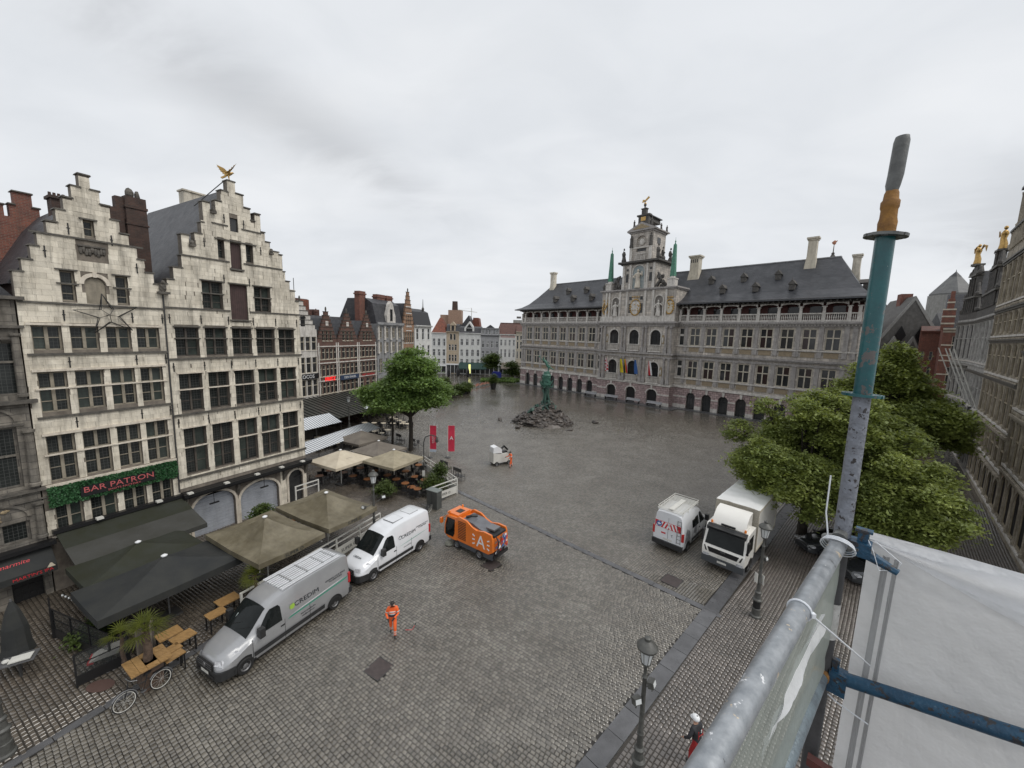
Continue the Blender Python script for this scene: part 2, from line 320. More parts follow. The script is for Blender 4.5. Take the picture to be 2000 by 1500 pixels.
def dup(root, loc, rz=0, label=None, group=None, tree=None, scale=None):
    ch = tree if tree is not None else [(c, kids(c)) for c in kids(root)]
    r = root.copy(); col.objects.link(r); r.location = loc; r.rotation_euler = (0, 0, rz)
    if label: r['label'] = label
    if group: r['group'] = group
    if scale: r.scale = scale
    for c, gs in ch:
        d = c.copy(); col.objects.link(d); d.parent = r
        for g in gs: e = g.copy(); col.objects.link(e); e.parent = d
    return r
def tree_of(root): return [(c, kids(c)) for c in kids(root)]
def text_mesh(body, size, ext=0.004, shear=0.0):
    cu = bpy.data.curves.new('letters', 'FONT'); cu.body = body; cu.size = size; cu.extrude = ext; cu.align_x = 'CENTER'; cu.align_y = 'CENTER'; cu.shear = shear
    cu.resolution_u = 2
    o = bpy.data.objects.new('letters', cu); col.objects.link(o); dg = bpy.context.evaluated_depsgraph_get()
    me = bpy.data.meshes.new_from_object(o.evaluated_get(dg)); bpy.data.objects.remove(o); bpy.data.curves.remove(cu); return me
def text(body, size, parent, loc, rot, m, ext=0.004, name='lettering', sx=1.0, shear=0.0, **kw):
    me = text_mesh(body, size, ext, shear); me.materials.clear(); me.materials.append(m)
    o = link(name, me, parent, loc, **kw); o.rotation_euler = rot; o.scale = (sx, 1, 1); return o
def frame(O, az):   # local x along the facade with azimuth az (deg from +Y clockwise); local y points inward
    return (O[0], O[1], 0), R(90-az)

# ---------------- facade helpers ----------------
def cells(mb, rects, holes, y0, y1):
    xs = sorted({round(v, 4) for r in rects+holes for v in r[:2]}); zs = sorted({round(v, 4) for r in rects+holes for v in r[2:4]})
    def solid(x, z):
        return any(a < x < b and c < z < d for a, b, c, d in rects) and not any(a < x < b and c < z < d for a, b, c, d in holes)
    nx, nz = len(xs)-1, len(zs)-1
    g = [[solid((xs[i]+xs[i+1])/2, (zs[j]+zs[j+1])/2) for j in range(nz)] for i in range(nx)]
    G = lambda i, j: 0 <= i < nx and 0 <= j < nz and g[i][j]
    for i in range(nx):
        j = 0
        while j < nz:
            if g[i][j]:
                k = j
                while k+1 < nz and g[i][k+1] and G(i-1, k+1) == G(i-1, j) and G(i+1, k+1) == G(i+1, j): k += 1
                a, b, c, d = xs[i], xs[i+1], zs[j], zs[k+1]
                mb.face([(a, y0, c), (b, y0, c), (b, y0, d), (a, y0, d)]); mb.face([(b, y1, c), (a, y1, c), (a, y1, d), (b, y1, d)])
                if not G(i-1, j): mb.face([(a, y1, c), (a, y0, c), (a, y0, d), (a, y1, d)])
                if not G(i+1, j): mb.face([(b, y0, c), (b, y1, c), (b, y1, d), (b, y0, d)])
                if not G(i, j-1): mb.face([(a, y0, c), (a, y1, c), (b, y1, c), (b, y0, c)])
                if not G(i, k+1): mb.face([(a, y0, d), (b, y0, d), (b, y1, d), (a, y1, d)])
                j = k+1
            else: j += 1
def spandrel(mb, x0, x1, z1, r, y0, y1, n=8):   # fills the corners of a rect opening so that its head is a round arch
    cx_ = (x0+x1)/2; rr = (x1-x0)/2; zc = z1-r
    for sgn in (-1, 1):
        pts = [(cx_+sgn*rr, z1)]+[(cx_+sgn*rr*math.cos(a), zc+r*math.sin(a)) for a in [math.pi/2*k/n for k in range(n+1)]]
        for k in range(1, n+1):
            p, q = pts[k], pts[k+1]; c0 = pts[0]
            mb.face([(c0[0], y0, c0[1]), (p[0], y0, p[1]), (q[0], y0, q[1])]); mb.face([(p[0], y0, p[1]), (p[0], y1, p[1]), (q[0], y1, q[1]), (q[0], y0, q[1])])
def arch_ring(mb, x0, x1, z1, r, w, y0, y1, n=12):
    cx_ = (x0+x1)/2; rr = (x1-x0)/2; zc = z1-r
    for k in range(n):
        a, b = math.pi*k/n, math.pi*(k+1)/n
        q = [(cx_+rr*math.cos(a), zc+r*math.sin(a)), (cx_+(rr+w)*math.cos(a), zc+(r+w)*math.sin(a)), (cx_+(rr+w)*math.cos(b), zc+(r+w)*math.sin(b)), (cx_+rr*math.cos(b), zc+r*math.sin(b))]
        mb.prism(q, y0, y1)
WC = {}
def window(parent, x0, x1, z0, z1, cols=2, tr=(), y=0.16, fm=None, pm=None, fw=0.07, mull=0.12, arch=False, sash=(), label=None, sill=None, pm2=None, pane_name='pane', fd=0.10, tw=0.1):
    """stone/wood frame with mullions (cols) and transoms (absolute z), one pane object per light"""
    w, h = round(x1-x0, 3), round(z1-z0, 3); trr = tuple(round(t-z0, 3) for t in tr); key = (w, h, cols, trr, fw, mull, arch, tuple(round(s-z0, 3) for s in sash), fm.name, fd, tw)
    if key not in WC:
        mb = MB(); mb.box(0, fw, 0, fd, 0, h); mb.box(w-fw, w, 0, fd, 0, h); mb.box(fw, w-fw, 0, fd, 0, fw)
        if not arch: mb.box(fw, w-fw, 0, fd, h-fw, h)
        else: arch_ring(mb, fw, w-fw, h-fw, (w-2*fw)/2, fw, 0, fd)
        lw = (w-2*fw-(cols-1)*mull)/cols
        for i in range(1, cols): x = fw+i*lw+(i-1)*mull; mb.box(x, x+mull, -0.03, fd-0.002, fw, h-fw*0.5)
        for t in trr: mb.box(fw, w-fw, -0.05, fd-0.004, t-tw/2, t+tw/2)
        for s in key[7]: mb.box(fw, w-fw, 0.02, fd-0.006, s-0.02, s+0.02)
        me = mb.mesh('window', fm); zs = [fw]+sorted(trr)+[h-fw if not arch else h-fw*0.5]; pl = []
        for j in range(len(zs)-1):
            for i in range(cols):
                x = fw+i*(lw+mull); pl.append((x, zs[j], lw, zs[j+1]-zs[j]))
        pms = []
        for (px, pz, pw, ph) in pl:
            k2 = ('p', round(pw, 3), round(ph, 3), pz == pl[-1][1] and arch)
            if k2 not in WC:
                b = MB()
                if k2[3]:
                    r = min(pw/2*cols, ph*0.9) if cols > 1 else pw/2; n = 10
                    pts = [(0, 0), (pw, 0), (pw, ph-r)]+[(pw/2+pw/2*math.cos(a), ph-r+r*math.sin(a)) for a in [math.pi*q/n for q in range(1, n)]]+[(0, ph-r)]
                    if cols > 1: pts = [(0, 0), (pw, 0), (pw, ph), (0, ph)]
                    b.prism(pts, 0, 0.012)
                else: b.box(0, pw, 0, 0.012, 0, ph)
                WC[k2] = b
            pms.append((k2, px, pz))
        WC[key] = (me, pms)
    me, pms = WC[key]; f = link('window', me, parent, (x0, y, z0), label=label); n = len(pms)
    for q, (k2, px, pz) in enumerate(pms):
        m = pm if (pm2 is None or rnd.random() > 0.3) else pm2
        kk = (k2, m.name)
        if kk not in WC: WC[kk] = WC[k2].mesh('pane', m)
        p_ = link(pane_name, WC[kk], f, (px, 0.06, pz)); p_.rotation_euler = (rnd.uniform(-.012, .012), 0, rnd.uniform(-.015, .015))
    return f
def ashlar(parent, rects, holes, y, m, ch=(0.24, 0.30), lw=(0.3, 0.75), zr=(0, 99), keep=0, seed=1):
    """thin proud stone blocks over a wall: `keep` of them as single objects, the rest one part"""
    rg = random.Random(seed); x_min = min(r[0] for r in rects); x_max = max(r[1] for r in rects); z = max(zr[0], min(r[2] for r in rects)); zt = min(zr[1], max(r[3] for r in rects)); bl = []
    while z < zt-0.1:
        h = min(rg.uniform(*ch), zt-z); zc0, zc1 = z+0.003, z+h-0.003
        xs = x_min-rg.uniform(0, 0.5)
        while xs < x_max:
            w = rg.uniform(*lw); segs = [(max(xs+0.004, x_min), min(xs+w-0.004, x_max))]; zm = (zc0+zc1)/2
            out = []
            for a, b in segs:
                ok = [(a, b)]
                for hx0, hx1, hz0, hz1 in holes:
                    if hz0 < zc1 and hz1 > zc0:
                        nk = []
                        for p, q in ok:
                            if hx1 <= p or hx0 >= q: nk.append((p, q)); continue
                            if p < hx0: nk.append((p, hx0))
                            if q > hx1: nk.append((hx1, q))
                        ok = nk
                inr = []
                for p, q in ok:
                    for rx0, rx1, rz0, rz1 in rects:
                        if rz0 <= zm <= rz1:
                            c, d = max(p, rx0), min(q, rx1)
                            if d-c > 0.05: inr.append((c, d))
                inr.sort(); mg = []
                for c, d in inr:
                    if mg and c-mg[-1][1] < 0.01: mg[-1] = (mg[-1][0], d)
                    else: mg.append((c, d))
                out += mg
            for c, d in out: bl.append((c, d, zc0, zc1, rg.random(), rg.uniform(0, 0.012)))
            xs += w
        z += h
    order = sorted(range(len(bl)), key=lambda i: -(bl[i][1]-bl[i][0])*(bl[i][3]-bl[i][2])/((14+abs(bl[i][2]-14.4)+bl[i][0]+16)**2 if True else 1)); ks = set(order[:keep]); rest = MB()
    for i, (a, b, c, d, v, j) in enumerate(bl):
        q = MB() if i in ks else rest; q.cv = 0.01+v*0.98
        q.box(a, b, y-0.02-j, y, c, d, skip='k')
        if i in ks: q.build('stone_block', m, parent)
    if rest.v: rest.build('stone_blocks', m, parent, kind='stuff')
# ---------------- ground ----------------
def ground_mat(name, c1, c2, joint, w, h, rot, wet):
    m = bpy.data.materials.new(name); m.use_nodes = True; t = m.node_tree; P = t.nodes['Principled BSDF']
    g = t.nodes.new('ShaderNodeNewGeometry'); mp = t.nodes.new('ShaderNodeMapping'); mp.inputs['Rotation'].default_value = (0, 0, rot); t.links.new(g.outputs['Position'], mp.inputs[0])
    dn = t.nodes.new('ShaderNodeTexNoise'); dn.inputs['Scale'].default_value = 0.5; t.links.new(mp.outputs[0], dn.inputs[0])
    vm = t.nodes.new('ShaderNodeVectorMath'); vm.operation = 'MULTIPLY_ADD'; t.links.new(dn.outputs['Color'], vm.inputs[0]); vm.inputs[1].default_value = (0.25, 0.25, 0); t.links.new(mp.outputs[0], vm.inputs[2])
    b = t.nodes.new('ShaderNodeTexBrick'); t.links.new(vm.outputs[0], b.inputs[0]); b.inputs['Scale'].default_value = 1; b.inputs['Brick Width'].default_value = w; b.inputs['Row Height'].default_value = h
    b.inputs['Mortar Size'].default_value = 0.014; b.inputs['Mortar Smooth'].default_value = 0.6; b.inputs['Color1'].default_value = (0.75, 0.75, 0.75, 1); b.inputs['Color2'].default_value = (1.25, 1.22, 1.18, 1)
    def nz(s, d=5, ro=0.6):
        n = t.nodes.new('ShaderNodeTexNoise'); n.inputs['Scale'].default_value = s; n.inputs['Detail'].default_value = d; n.inputs['Roughness'].default_value = ro; t.links.new(g.outputs['Position'], n.inputs[0]); return n.outputs[0]
    f = cr(t, nz(0.12), [(0.38, (0, 0, 0)), (0.62, (1, 1, 1))]); c = mixc(t, f, c1, c2); c = mixc(t, 1.0, c, b.outputs[0], 'MULTIPLY'); c = mixc(t, b.outputs[1], c, joint)
    sp = cr(t, nz(9, 2), [(0.3, (0.75,)*3), (0.7, (1.2,)*3)]); c = mixc(t, 1.0, c, sp, 'MULTIPLY'); t.links.new(c, P.inputs['Base Color'])
    r = cr(t, nz(0.22, 6), [(0.35, (wet[0],)*3), (0.65, (wet[1],)*3)]); t.links.new(r, P.inputs['Roughness'])
    bn = t.nodes.new('ShaderNodeBump'); bn.inputs['Strength'].default_value = 0.36; bn.inputs['Distance'].default_value = 0.012
    hh = mth('ADD', mth('MULTIPLY', b.outputs[1], -1.0, tree=t), mth('MULTIPLY', nz(6, 3), 0.9, tree=t), tree=t)
    t.links.new(hh, bn.inputs['Height']); t.links.new(bn.outputs[0], P.inputs['Normal']); P.inputs['Specular IOR Level'].default_value = 0.9; P.inputs['Coat Weight'].default_value = 0.45; P.inputs['Coat Roughness'].default_value = 0.1; return m
GRD = ground_mat('wet_sett_paving', (0.145, 0.133, 0.112), (0.105, 0.094, 0.077), (0.035, 0.031, 0.025), 0.19, 0.145, R(-33), (0.13, 0.30))
JOINT = mat('dark_sett_joint', (0.014, 0.012, 0.01), (0.026, 0.022, 0.017), 3, 0.45, rvar=0.2, bump=0.3, bs=30)
def setts_mat(name, c1, c2, r): return mat(name, c1, c2, 0.35, r, rvar=0.16, bump=0.12, bs=22, tint=-0.55, spec=1.0, coat=0.45)
SETT = setts_mat('grey_sett', (0.17, 0.155, 0.13), (0.115, 0.101, 0.081), 0.15)
SETTP = setts_mat('brown_pavement_sett', (0.13, 0.108, 0.086), (0.095, 0.08, 0.062), 0.27)
SETTR = setts_mat('dark_sidewalk_sett', (0.14, 0.12, 0.105), (0.09, 0.077, 0.066), 0.3)
SLAB = mat('bluestone_slab', (0.125, 0.125, 0.13), (0.085, 0.085, 0.088), 1.5, 0.3, rvar=0.3, bump=0.25, bs=14, tint=0.3)
gb = MB(); gb.face([(-700, -300, 0), (700, -300, 0), (700, 1100, 0), (-700, 1100, 0)])
ground = gb.build('plaza_ground', GRD, kind='structure')
# zones of real setts; half-planes: list of (point, azimuth, keep-left sign)
def along(p, az, t, off=0): return (p[0]+math.sin(R(az))*t+math.cos(R(az))*off, p[1]+math.cos(R(az))*t-math.sin(R(az))*off)
KL0, KLaz = (-15.78, 11.68), 26.0     # left gutter line
KR0, KRaz = (3.87, 11.49), 46.0       # right slab band
GN0, GNaz = (11.0, 18.4), -46.5       # slab line across the square
def side(p, o, az):   # >0: to the right of the line
    return (p[0]-o[0])*math.cos(R(az))-(p[1]-o[1])*math.sin(R(az))
def inview(x, y, m=0.6):
    d = Vector((x, y, -EYE)); z = d.dot(fwd)
    if z < 1: return False
    u = d.dot(right)/z*751; v = d.dot(down)/z*751
    return abs(u) < 1000+60*m and v < 750+60*m
def sett_field(name, az, w, h, test, m, dmax, keep, seed, zt=0.034, base=None):
    rg = np.random.default_rng(seed); ca, sa = math.sin(R(az)), math.cos(R(az)); u = np.array((ca, sa)); n = np.array((sa, -ca)); out = []
    # bounding in (u,n) space
    cs = [(x, y) for x in (-40, 45) for y in (3, dmax)]; ua = [c[0]*u[0]+c[1]*u[1] for c in cs]; na = [c[0]*n[0]+c[1]*n[1] for c in cs]
    b = min(na)
    while b < max(na):
        hh = h*(1+rg.uniform(-0.06, 0.06)); a = min(ua)-rg.uniform(0, w)
        wob = rg.uniform(0, 6)
        while a < max(ua):
            ww = w*(1+rg.uniform(-0.22, 0.22)); ac, bc = a+ww/2, b+hh/2+0.05*math.sin(a*0.35+b*0.3)
            x, y = ac*u[0]+bc*n[0], ac*u[1]+bc*n[1]
            if 4 < y < dmax and inview(x, y) and test((x, y)): out.append((x, y, ww, hh, math.hypot(x, y)))
            a += ww
        b += hh
    out.sort(key=lambda o: o[4]); N_ = len(out); A = np.array([o[:4] for o in out]); g = 0.016 if name in ('centre', 'upper') else 0.010
    zt_ = zt+rg.uniform(-0.006, 0.006, N_); tl = rg.uniform(-0.0014, 0.0014, (N_, 2)); v = rg.random(N_)
    def corners(i0, i1):
        a = A[i0:i1]; hw, hh2 = a[:, 2]/2-g/2, a[:, 3]/2-g/2; k = len(a); V = np.zeros((k, 8, 3)); ins = np.minimum(0.028, hh2*0.35); jj = rg.uniform(-0.008, 0.008, (k, 4, 2))
        for q, (sx, sy) in enumerate(((-1, -1), (1, -1), (1, 1), (-1, 1))):
            for lvl in (0, 1):
                dx = sx*(hw-(ins if lvl else 0)) + jj[:, q, 0]; dy = sy*(hh2-(ins if lvl else 0)) + jj[:, q, 1]
                V[:, q+4*lvl, 0] = a[:, 0]+dx*u[0]+dy*n[0]; V[:, q+4*lvl, 1] = a[:, 1]+dx*u[1]+dy*n[1]
                V[:, q+4*lvl, 2] = (zt_[i0:i1]+sx*tl[i0:i1, 0]+sy*tl[i0:i1, 1]) if lvl else (zt_[i0:i1]*0.35)
        return V
    FQ = np.array([(7, 6, 5, 4), (0, 4, 5, 1), (1, 5, 6, 2), (2, 6, 7, 3), (3, 7, 4, 0)])
    par = base
    for i in range(min(keep, N_)):
        V = corners(i, i+1)[0]; me = bpy.data.meshes.new('sett'); me.from_pydata(V.tolist(), [], [tuple(int(q) for q in f) for f in FQ]); me.materials.append(m)
        at = me.attributes.new('v', 'FLOAT', 'FACE'); at.data.foreach_set('value', [float(v[i])]*5); link('sett', me, par)
    if N_ > keep:
        V = corners(keep, N_).reshape(-1, 3); k = N_-keep; F = (FQ[None]+8*np.arange(k)[:, None, None]).reshape(-1, 4)
        me = bpy.data.meshes.new('setts'); me.vertices.add(len(V)); me.vertices.foreach_set('co', V.ravel()); me.loops.add(F.size); me.loops.foreach_set('vertex_index', F.ravel().astype(np.int32))
        me.polygons.add(len(F)); me.polygons.foreach_set('loop_start', np.arange(0, F.size, 4, dtype=np.int32)); me.update(calc_edges=True); me.materials.append(m)
        at = me.attributes.new('v', 'FLOAT', 'FACE'); at.data.foreach_set('value', np.repeat(v[keep:], 5).astype(np.float32)); link('setts', me, par, kind='stuff')
    print('setts', name, N_)
HOLES = [((-5.4, 14.75), 29, 0.45, 0.45), ((9.85, 21.3), 44, 0.5, 0.5), ((-1.0, 22.4), -50, 0.45, 0.5)]
def free(p): return all(abs((p[0]-c[0])*math.sin(R(a))+(p[1]-c[1])*math.cos(R(a))) > sx or abs((p[0]-c[0])*math.cos(R(a))-(p[1]-c[1])*math.sin(R(a))) > sy for c, a, sx, sy in HOLES)
jz = MB(); jz.face([(*along(KL0, KLaz, -9, .3), .008), (*along(KR0, KRaz, -9, -.7), .008), (*along(GN0, GNaz, 0, 0), .008), (-5.2, 33.8, .008)])
sq = jz.build('sett_bed', JOINT, kind='structure')
sett_field('centre', -57, 0.185, 0.148, lambda p: side(p, KL0, KLaz) > 0.32 and side(p, KR0, KRaz) < -0.75 and side(p, GN0, GNaz) < -0.02 and free(p), SETT, 36, 300, 11, base=sq)
pv = MB(); q4 = [along(KL0, KLaz, t, o) for t, o in ((-8, -30), (34, -30))]+[(-14, 46), (-4.9, 33.4), along(KL0, KLaz, -8, 0)]; pv.prism(q4, 0.012, 0.03, 'z')
JOINTB = mat('brown_sett_joint', (0.045, 0.038, 0.03), (0.03, 0.025, 0.02), 3, 0.5, bump=0.3, bs=30)
pav = pv.build('left_pavement', JOINTB, kind='structure')
sett_field('left', 119, 0.22, 0.16, lambda p: (side(p, KL0, KLaz) < -0.03 if p[1] < 33.2 else side(p, (-4.7, 33.2), -36) < 0) and (side(p, (-17.32, 31.41), 29) > -1 or p[1] > 31) and p[1] < 45, SETTP, 45, 200, 12, zt=0.05, base=pav)
rv = MB(); q4 = [along(KR0, KRaz, t, o) for t, o in ((-14, 0), (40, 0), (40, 30), (-14, 30))]; rv.prism(q4, 0.012, 0.03, 'z')
rpv = rv.build('right_pavement', JOINTB, kind='structure')
sett_field('right', 46, 0.20, 0.155, lambda p: side(p, KR0, KRaz) > 0.0, SETTR, 34, 200, 13, zt=0.05, base=rpv)
nb = MB(); nb.face([(*along(GN0, GNaz, 0, .48), .012), (*along(KR0, KRaz, 46, -.7), .012), (-11, 44.5, .012), (-4.4, 34.0, .012)][::1]); nbo = nb.build('upper_square_bed', JOINT, kind='structure')
sett_field('upper', 46, 0.19, 0.148, lambda p: side(p, GN0, GNaz) > 0.4 and side(p, KR0, KRaz) < -0.75 and side(p, (-4.7, 33.2), -36) > .15 and free(p) and (p[1] < 52 or rnd.random()*22 > p[1]-52+3*math.sin(p[0]*.4)), SETT, 72, 150, 14, base=nbo)
# bluestone slab bands
def slabs(name, o, az, t0, t1, off0, off1, ln, z, seed):
    rg = random.Random(seed); e = thing(name, None, None); e['kind'] = 'structure'; t = t0
    while t < t1:
        l_ = ln*rg.uniform(0.85, 1.15); m = MB(); m.cv = 0.01+rg.random()*0.95
        pts = [along(o, az, t+0.012, off0+0.008), along(o, az, t+l_-0.012, off0+0.008), along(o, az, t+l_-0.012, off1-0.008), along(o, az, t+0.012, off1-0.008)]
        m.prism(pts, 0.0, z+rg.uniform(-0.004, 0.004), 'z'); m.build('slab', SLAB, e); t += l_
slabs('right_kerb_band', KR0, KRaz, -6, 34, -0.72, -0.02, 1.35, 0.055, 21)
slabs('gutter_band', GN0, GNaz, -0.2, 21.5, -0.02, 0.38, 1.6, 0.05, 22)
slabs('left_gutter_band', KL0, KLaz, -6, 22.5, -0.02, 0.32, 1.5, 0.042, 23)
# iron covers set in the setts
for i, (c, a, sx, sy) in enumerate(HOLES):
    t = thing('manhole_cover', ('brown steel cover set in the setts below the walking street worker', 'rusty square cover in the setts behind the white roof-rack van', 'dark square cover beside the rear wheel of the orange sweeper')[i], 'manhole cover', (c[0], c[1], 0.0), R(-a), 'covers in the paving')
    m = MB(); m.box(-sy+.02, sy-.02, -sx+.02, sx-.02, 0.0, 0.03); m.build('cover_plate', mat('cover_%d' % i, (0.075, 0.058, 0.055), (0.05, 0.04, 0.038), 4, 0.45, bump=0.5, bs=40), t)
    m = MB(); m.box(-sy, sy, -sx, -sx+.03, 0.0, 0.036).box(-sy, sy, sx-.03, sx, 0, 0.036).box(-sy, -sy+.03, -sx+.03, sx-.03, 0, 0.036).box(sy-.03, sy, -sx+.03, sx-.03, 0, 0.036); m.build('cover_rim', IRON, t)

# ---------------- left houses ----------------
FO, FAZ = (-17.32, 31.41), 29
floc, frz = frame(FO, FAZ)
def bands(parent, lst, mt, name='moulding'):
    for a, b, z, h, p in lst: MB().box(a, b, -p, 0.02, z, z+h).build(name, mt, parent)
def copings(parent, colz, y0=-0.08, y1=0.5, mt=COPE, over=0.07):
    for a, b, z in colz: MB().prism([(a-over, z), (b+over, z), (b+over-0.03, z+0.07), (a-over+0.03, z+0.07)], y0, y1).build('coping', mt, parent)
def anchors(parent, pts, y=-0.03):
    if 'anchor' not in WC: WC['anchor'] = MB().box(-0.025, 0.025, -0.035, 0, -0.28, 0.28).box(-0.06, 0.06, -0.03, -0.005, 0.02, 0.06).mesh('wall_anchor', BLACK)
    for x, z in pts: link('wall_anchor', WC['anchor'], parent, (x, y, z))
# house A: stone house with the bar sign
hA = thing('step_gable_house', 'pale stone step-gable house with leafy bar sign and metal star', 'house', floc, frz)
AX = [(-13.88, -12.86), (-12.58, -11.5), (-11.22, -10.19), (-9.94, -8.9)]
stL = [(-14.22, 16.78), (-13.90, 17.40), (-13.57, 18.10), (-13.30, 18.75), (-12.94, 19.41), (-12.58, 20.07), (-12.27, 20.76), (-11.94, 21.41), (-11.62, 22.09)]
stR = [(-8.58, 16.78), (-8.93, 17.40), (-9.28, 18.10), (-9.58, 18.75), (-9.88, 19.41), (-10.22, 20.07), (-10.55, 20.76), (-10.90, 21.41), (-11.22, 22.09)]
rA = []; zp = 0
for (a, z), (b, _) in zip(stL, stR): rA.append((a, b, zp, z)); zp = z
opsA = []
rows = [(12.95, 14.2, (), 13.6), (9.72, 11.82, (10.97,), 10.3), (6.0, 8.5, (7.5,), 6.75), (3.15, 4.75, (), 3.95)]
for z0, z1, tr, sa in rows:
    for x0, x1 in AX: opsA.append((x0, x1, z0, z1, 2, tr, (sa,)))
opsA += [(-12.7, -12.17, 15.5, 17.05, 1, (16.4,), (15.9,)), (-10.62, -10.1, 15.5, 17.05, 1, (16.4,), (15.9,)), (-11.64, -11.23, 18.97, 19.8, 1, (), (19.4,))]
hol = [o[:4] for o in opsA]+[(-11.82, -11.03, 15.45, 16.84)]
m = MB(); cells(m, rA, hol, 0.0, 0.45); spandrel(m, -11.82, -11.03, 16.84, 0.395, 0, 0.45); m.build('wall', LSTP, hA)
for i, o in enumerate(opsA): window(hA, o[0], o[1], o[2], o[3], o[4], o[5], 0.2, WOODG, GLASS, mull=0.13, sash=o[6], fw=0.07, fd=0.12, pm2=GLASSL if i < 16 else None)
ashlar(hA, rA, hol+[(-14.3, -8.5, 2.6, 3.0), (-14.3, -8.6, 4.8, 5.85), (-12.0, -10.8, 17.8, 18.5), (-11.95, -10.9, 16.2, 17.0)], 0.0, LST, zr=(2.9, 22), keep=300, seed=5)
MB().prism([(-11.82+0.0, 15.45), (-11.03, 15.45), (-11.03, 16.45), (-11.12, 16.7), (-11.3, 16.82), (-11.55, 16.82), (-11.73, 16.7), (-11.82, 16.45)], 0.1, 0.16).build('blind_arch_panel', WOODG, hA)
m = MB(); arch_ring(m, -11.86, -10.99, 16.88, 0.43, 0.18, -0.06, 0.02); m.box(-11.5, -11.35, -0.1, 0.02, 16.84, 17.12); m.build('arch_surround', LSTW, hA)
m = MB()
for k in range(9): x = -11.84+k*0.11; m.blob((x, -0.03, 18.2+0.08*math.sin(k*1.9)), 0.09, 0.08, 0.2, 6, 4, 0.2)
m.box(-11.95, -10.88, -0.1, 0, 18.42, 18.5); m.build('carved_relief', NCARV if 0 else DARKST, hA)
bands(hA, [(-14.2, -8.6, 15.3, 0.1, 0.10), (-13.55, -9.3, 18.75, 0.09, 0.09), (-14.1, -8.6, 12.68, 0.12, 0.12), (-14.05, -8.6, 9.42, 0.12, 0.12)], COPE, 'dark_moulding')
bands(hA, [(-14.05, -8.75, 14.22, 0.12, 0.10), (-14.05, -8.72, 11.86, 0.12, 0.12), (-14.0, -8.72, 8.53, 0.12, 0.12), (-14.1, -8.65, 5.78, 0.14, 0.13), (-14.1, -8.65, 3.0, 0.1, 0.08)], LSTW, 'pale_moulding')
bands(hA, [(-14.0, -8.74, 10.93, 0.07, 0.10), (-14.0, -8.70, 7.46, 0.07, 0.10)], LSTW, 'transom_ledge')
for x0, x1, z in [(-12.85, -12.05, 17.07), (-10.75, -9.98, 17.07), (-12.85, -12.05, 16.36), (-10.75, -9.98, 16.36), (-11.78, -11.1, 19.82)]: bands(hA, [(x0, x1, z, 0.07, 0.12)], COPE, 'drip_moulding')
copings(hA, [(stL[i][0], stL[i+1][0] if i < 8 else stR[8][0], stL[i][1]) for i in range(9)]+[(stR[i+1][0], stR[i][0], stR[i][1]) for i in range(8)])
anchors(hA, [(x, z) for z in (14.75, 12.3, 9.05) for x in (-12.72, -10.06, -8.7)]+[(-12.2, 19.2), (-10.6, 18.95), (-13.1, 17.9), (-9.65, 17.6)])
m = MB(); m.box(-14.2, -8.6, 0.45, 11, 0, 16.2, skip='f'); m.build('rear_body', DBRICK, hA)
m = MB(); m.prism([(-14.35, 16.2), (-13.6, 17.6), (-12.6, 19.6), (-11.9, 20.6), (-11.4, 21.0), (-10.9, 20.6), (-10.2, 19.6), (-9.2, 17.6), (-8.45, 16.2)], 0.46, 10.6); m.build('roof', SLATE, hA)
m = MB(); m.box(-12.2, -11.4, 2.2, 3.0, 19, 21.15); rf = m.build('chimney', DBRICK, hA); m = MB(); m.box(-12.28, -11.3, 2.1, 3.1, 21.05, 21.2)
for k in range(4): m.lathe([(0.07, 0), (0.06, 0.22)], 6, (-12.15+k*0.17, 2.6, 21.2))
m.build('chimney_pots', DBRICK, rf)
m = MB(); m.box(-8.95, -7.95, 3.0, 4.0, 15, 22.3).box(-9.0, -7.9, 2.95, 4.05, 21.6, 21.75).box(-9.0, -7.9, 2.95, 4.05, 20.6, 20.7); ck = m.build('chimney', DBRICK, hA)
m = MB(); m.blob((-8.6, 3.4, 22.55), 0.2, 0.16, 0.3, 6, 5, 0.2).blob((-8.25, 3.4, 22.5), 0.16, 0.14, 0.28, 6, 5, 0.2); m.build('chimney_cowl', DARKST, ck)
m = MB(); m.box(-10.2, -9.0, 3.2, 3.7, 15, 20.9).box(-9.75, -8.95, 3.2, 3.7, 20.9, 21.5).box(-9.35, -8.95, 3.2, 3.7, 21.5, 22.2); sw = m.build('brick_party_gable', DBRICK, hA)
# bar sign with ivy
sg = thing('bar_sign', 'ivy-covered fascia with black board lettered BAR PATRON', 'sign', floc, frz)
MB().box(-14.02, -8.72, -0.16, -0.03, 4.84, 5.74).build('backing', mat('ivy_backing', (0.02, 0.05, 0.025), None, 1, 0.9), sg)
m = MB(); rg = random.Random(3)
for k in range(5200):
    x, z = rg.uniform(-14.08, -8.68), rg.uniform(4.74, 5.82); y = -0.17-rg.random()**2*0.14
    if -12.96 < x < -9.8 and 4.93 < z < 5.5 and rg.random() < 0.97: continue
    s_ = rg.uniform(0.03, 0.07); a = rg.uniform(0, 6.28); m.cv = 0.01+rg.random()*0.98
    d1 = Vector((math.cos(a)*s_, rg.uniform(-.03, .02), math.sin(a)*s_)); d2 = Vector((-math.sin(a)*s_*0.7, rg.uniform(-.03, .02), math.cos(a)*s_*0.7)); c = Vector((x, y, z))
    m.face([c-d1, c-d2, c+d1, c+d2])
m.build('ivy', IVY, sg, kind='stuff')
bd = MB().box(-12.95, -9.82, -0.30, -0.2, 4.94, 5.5).build('board', BLACK, sg)
PINKN = mat('red_neon_letters', (0.50, 0.12, 0.12), None, 1, 0.4)
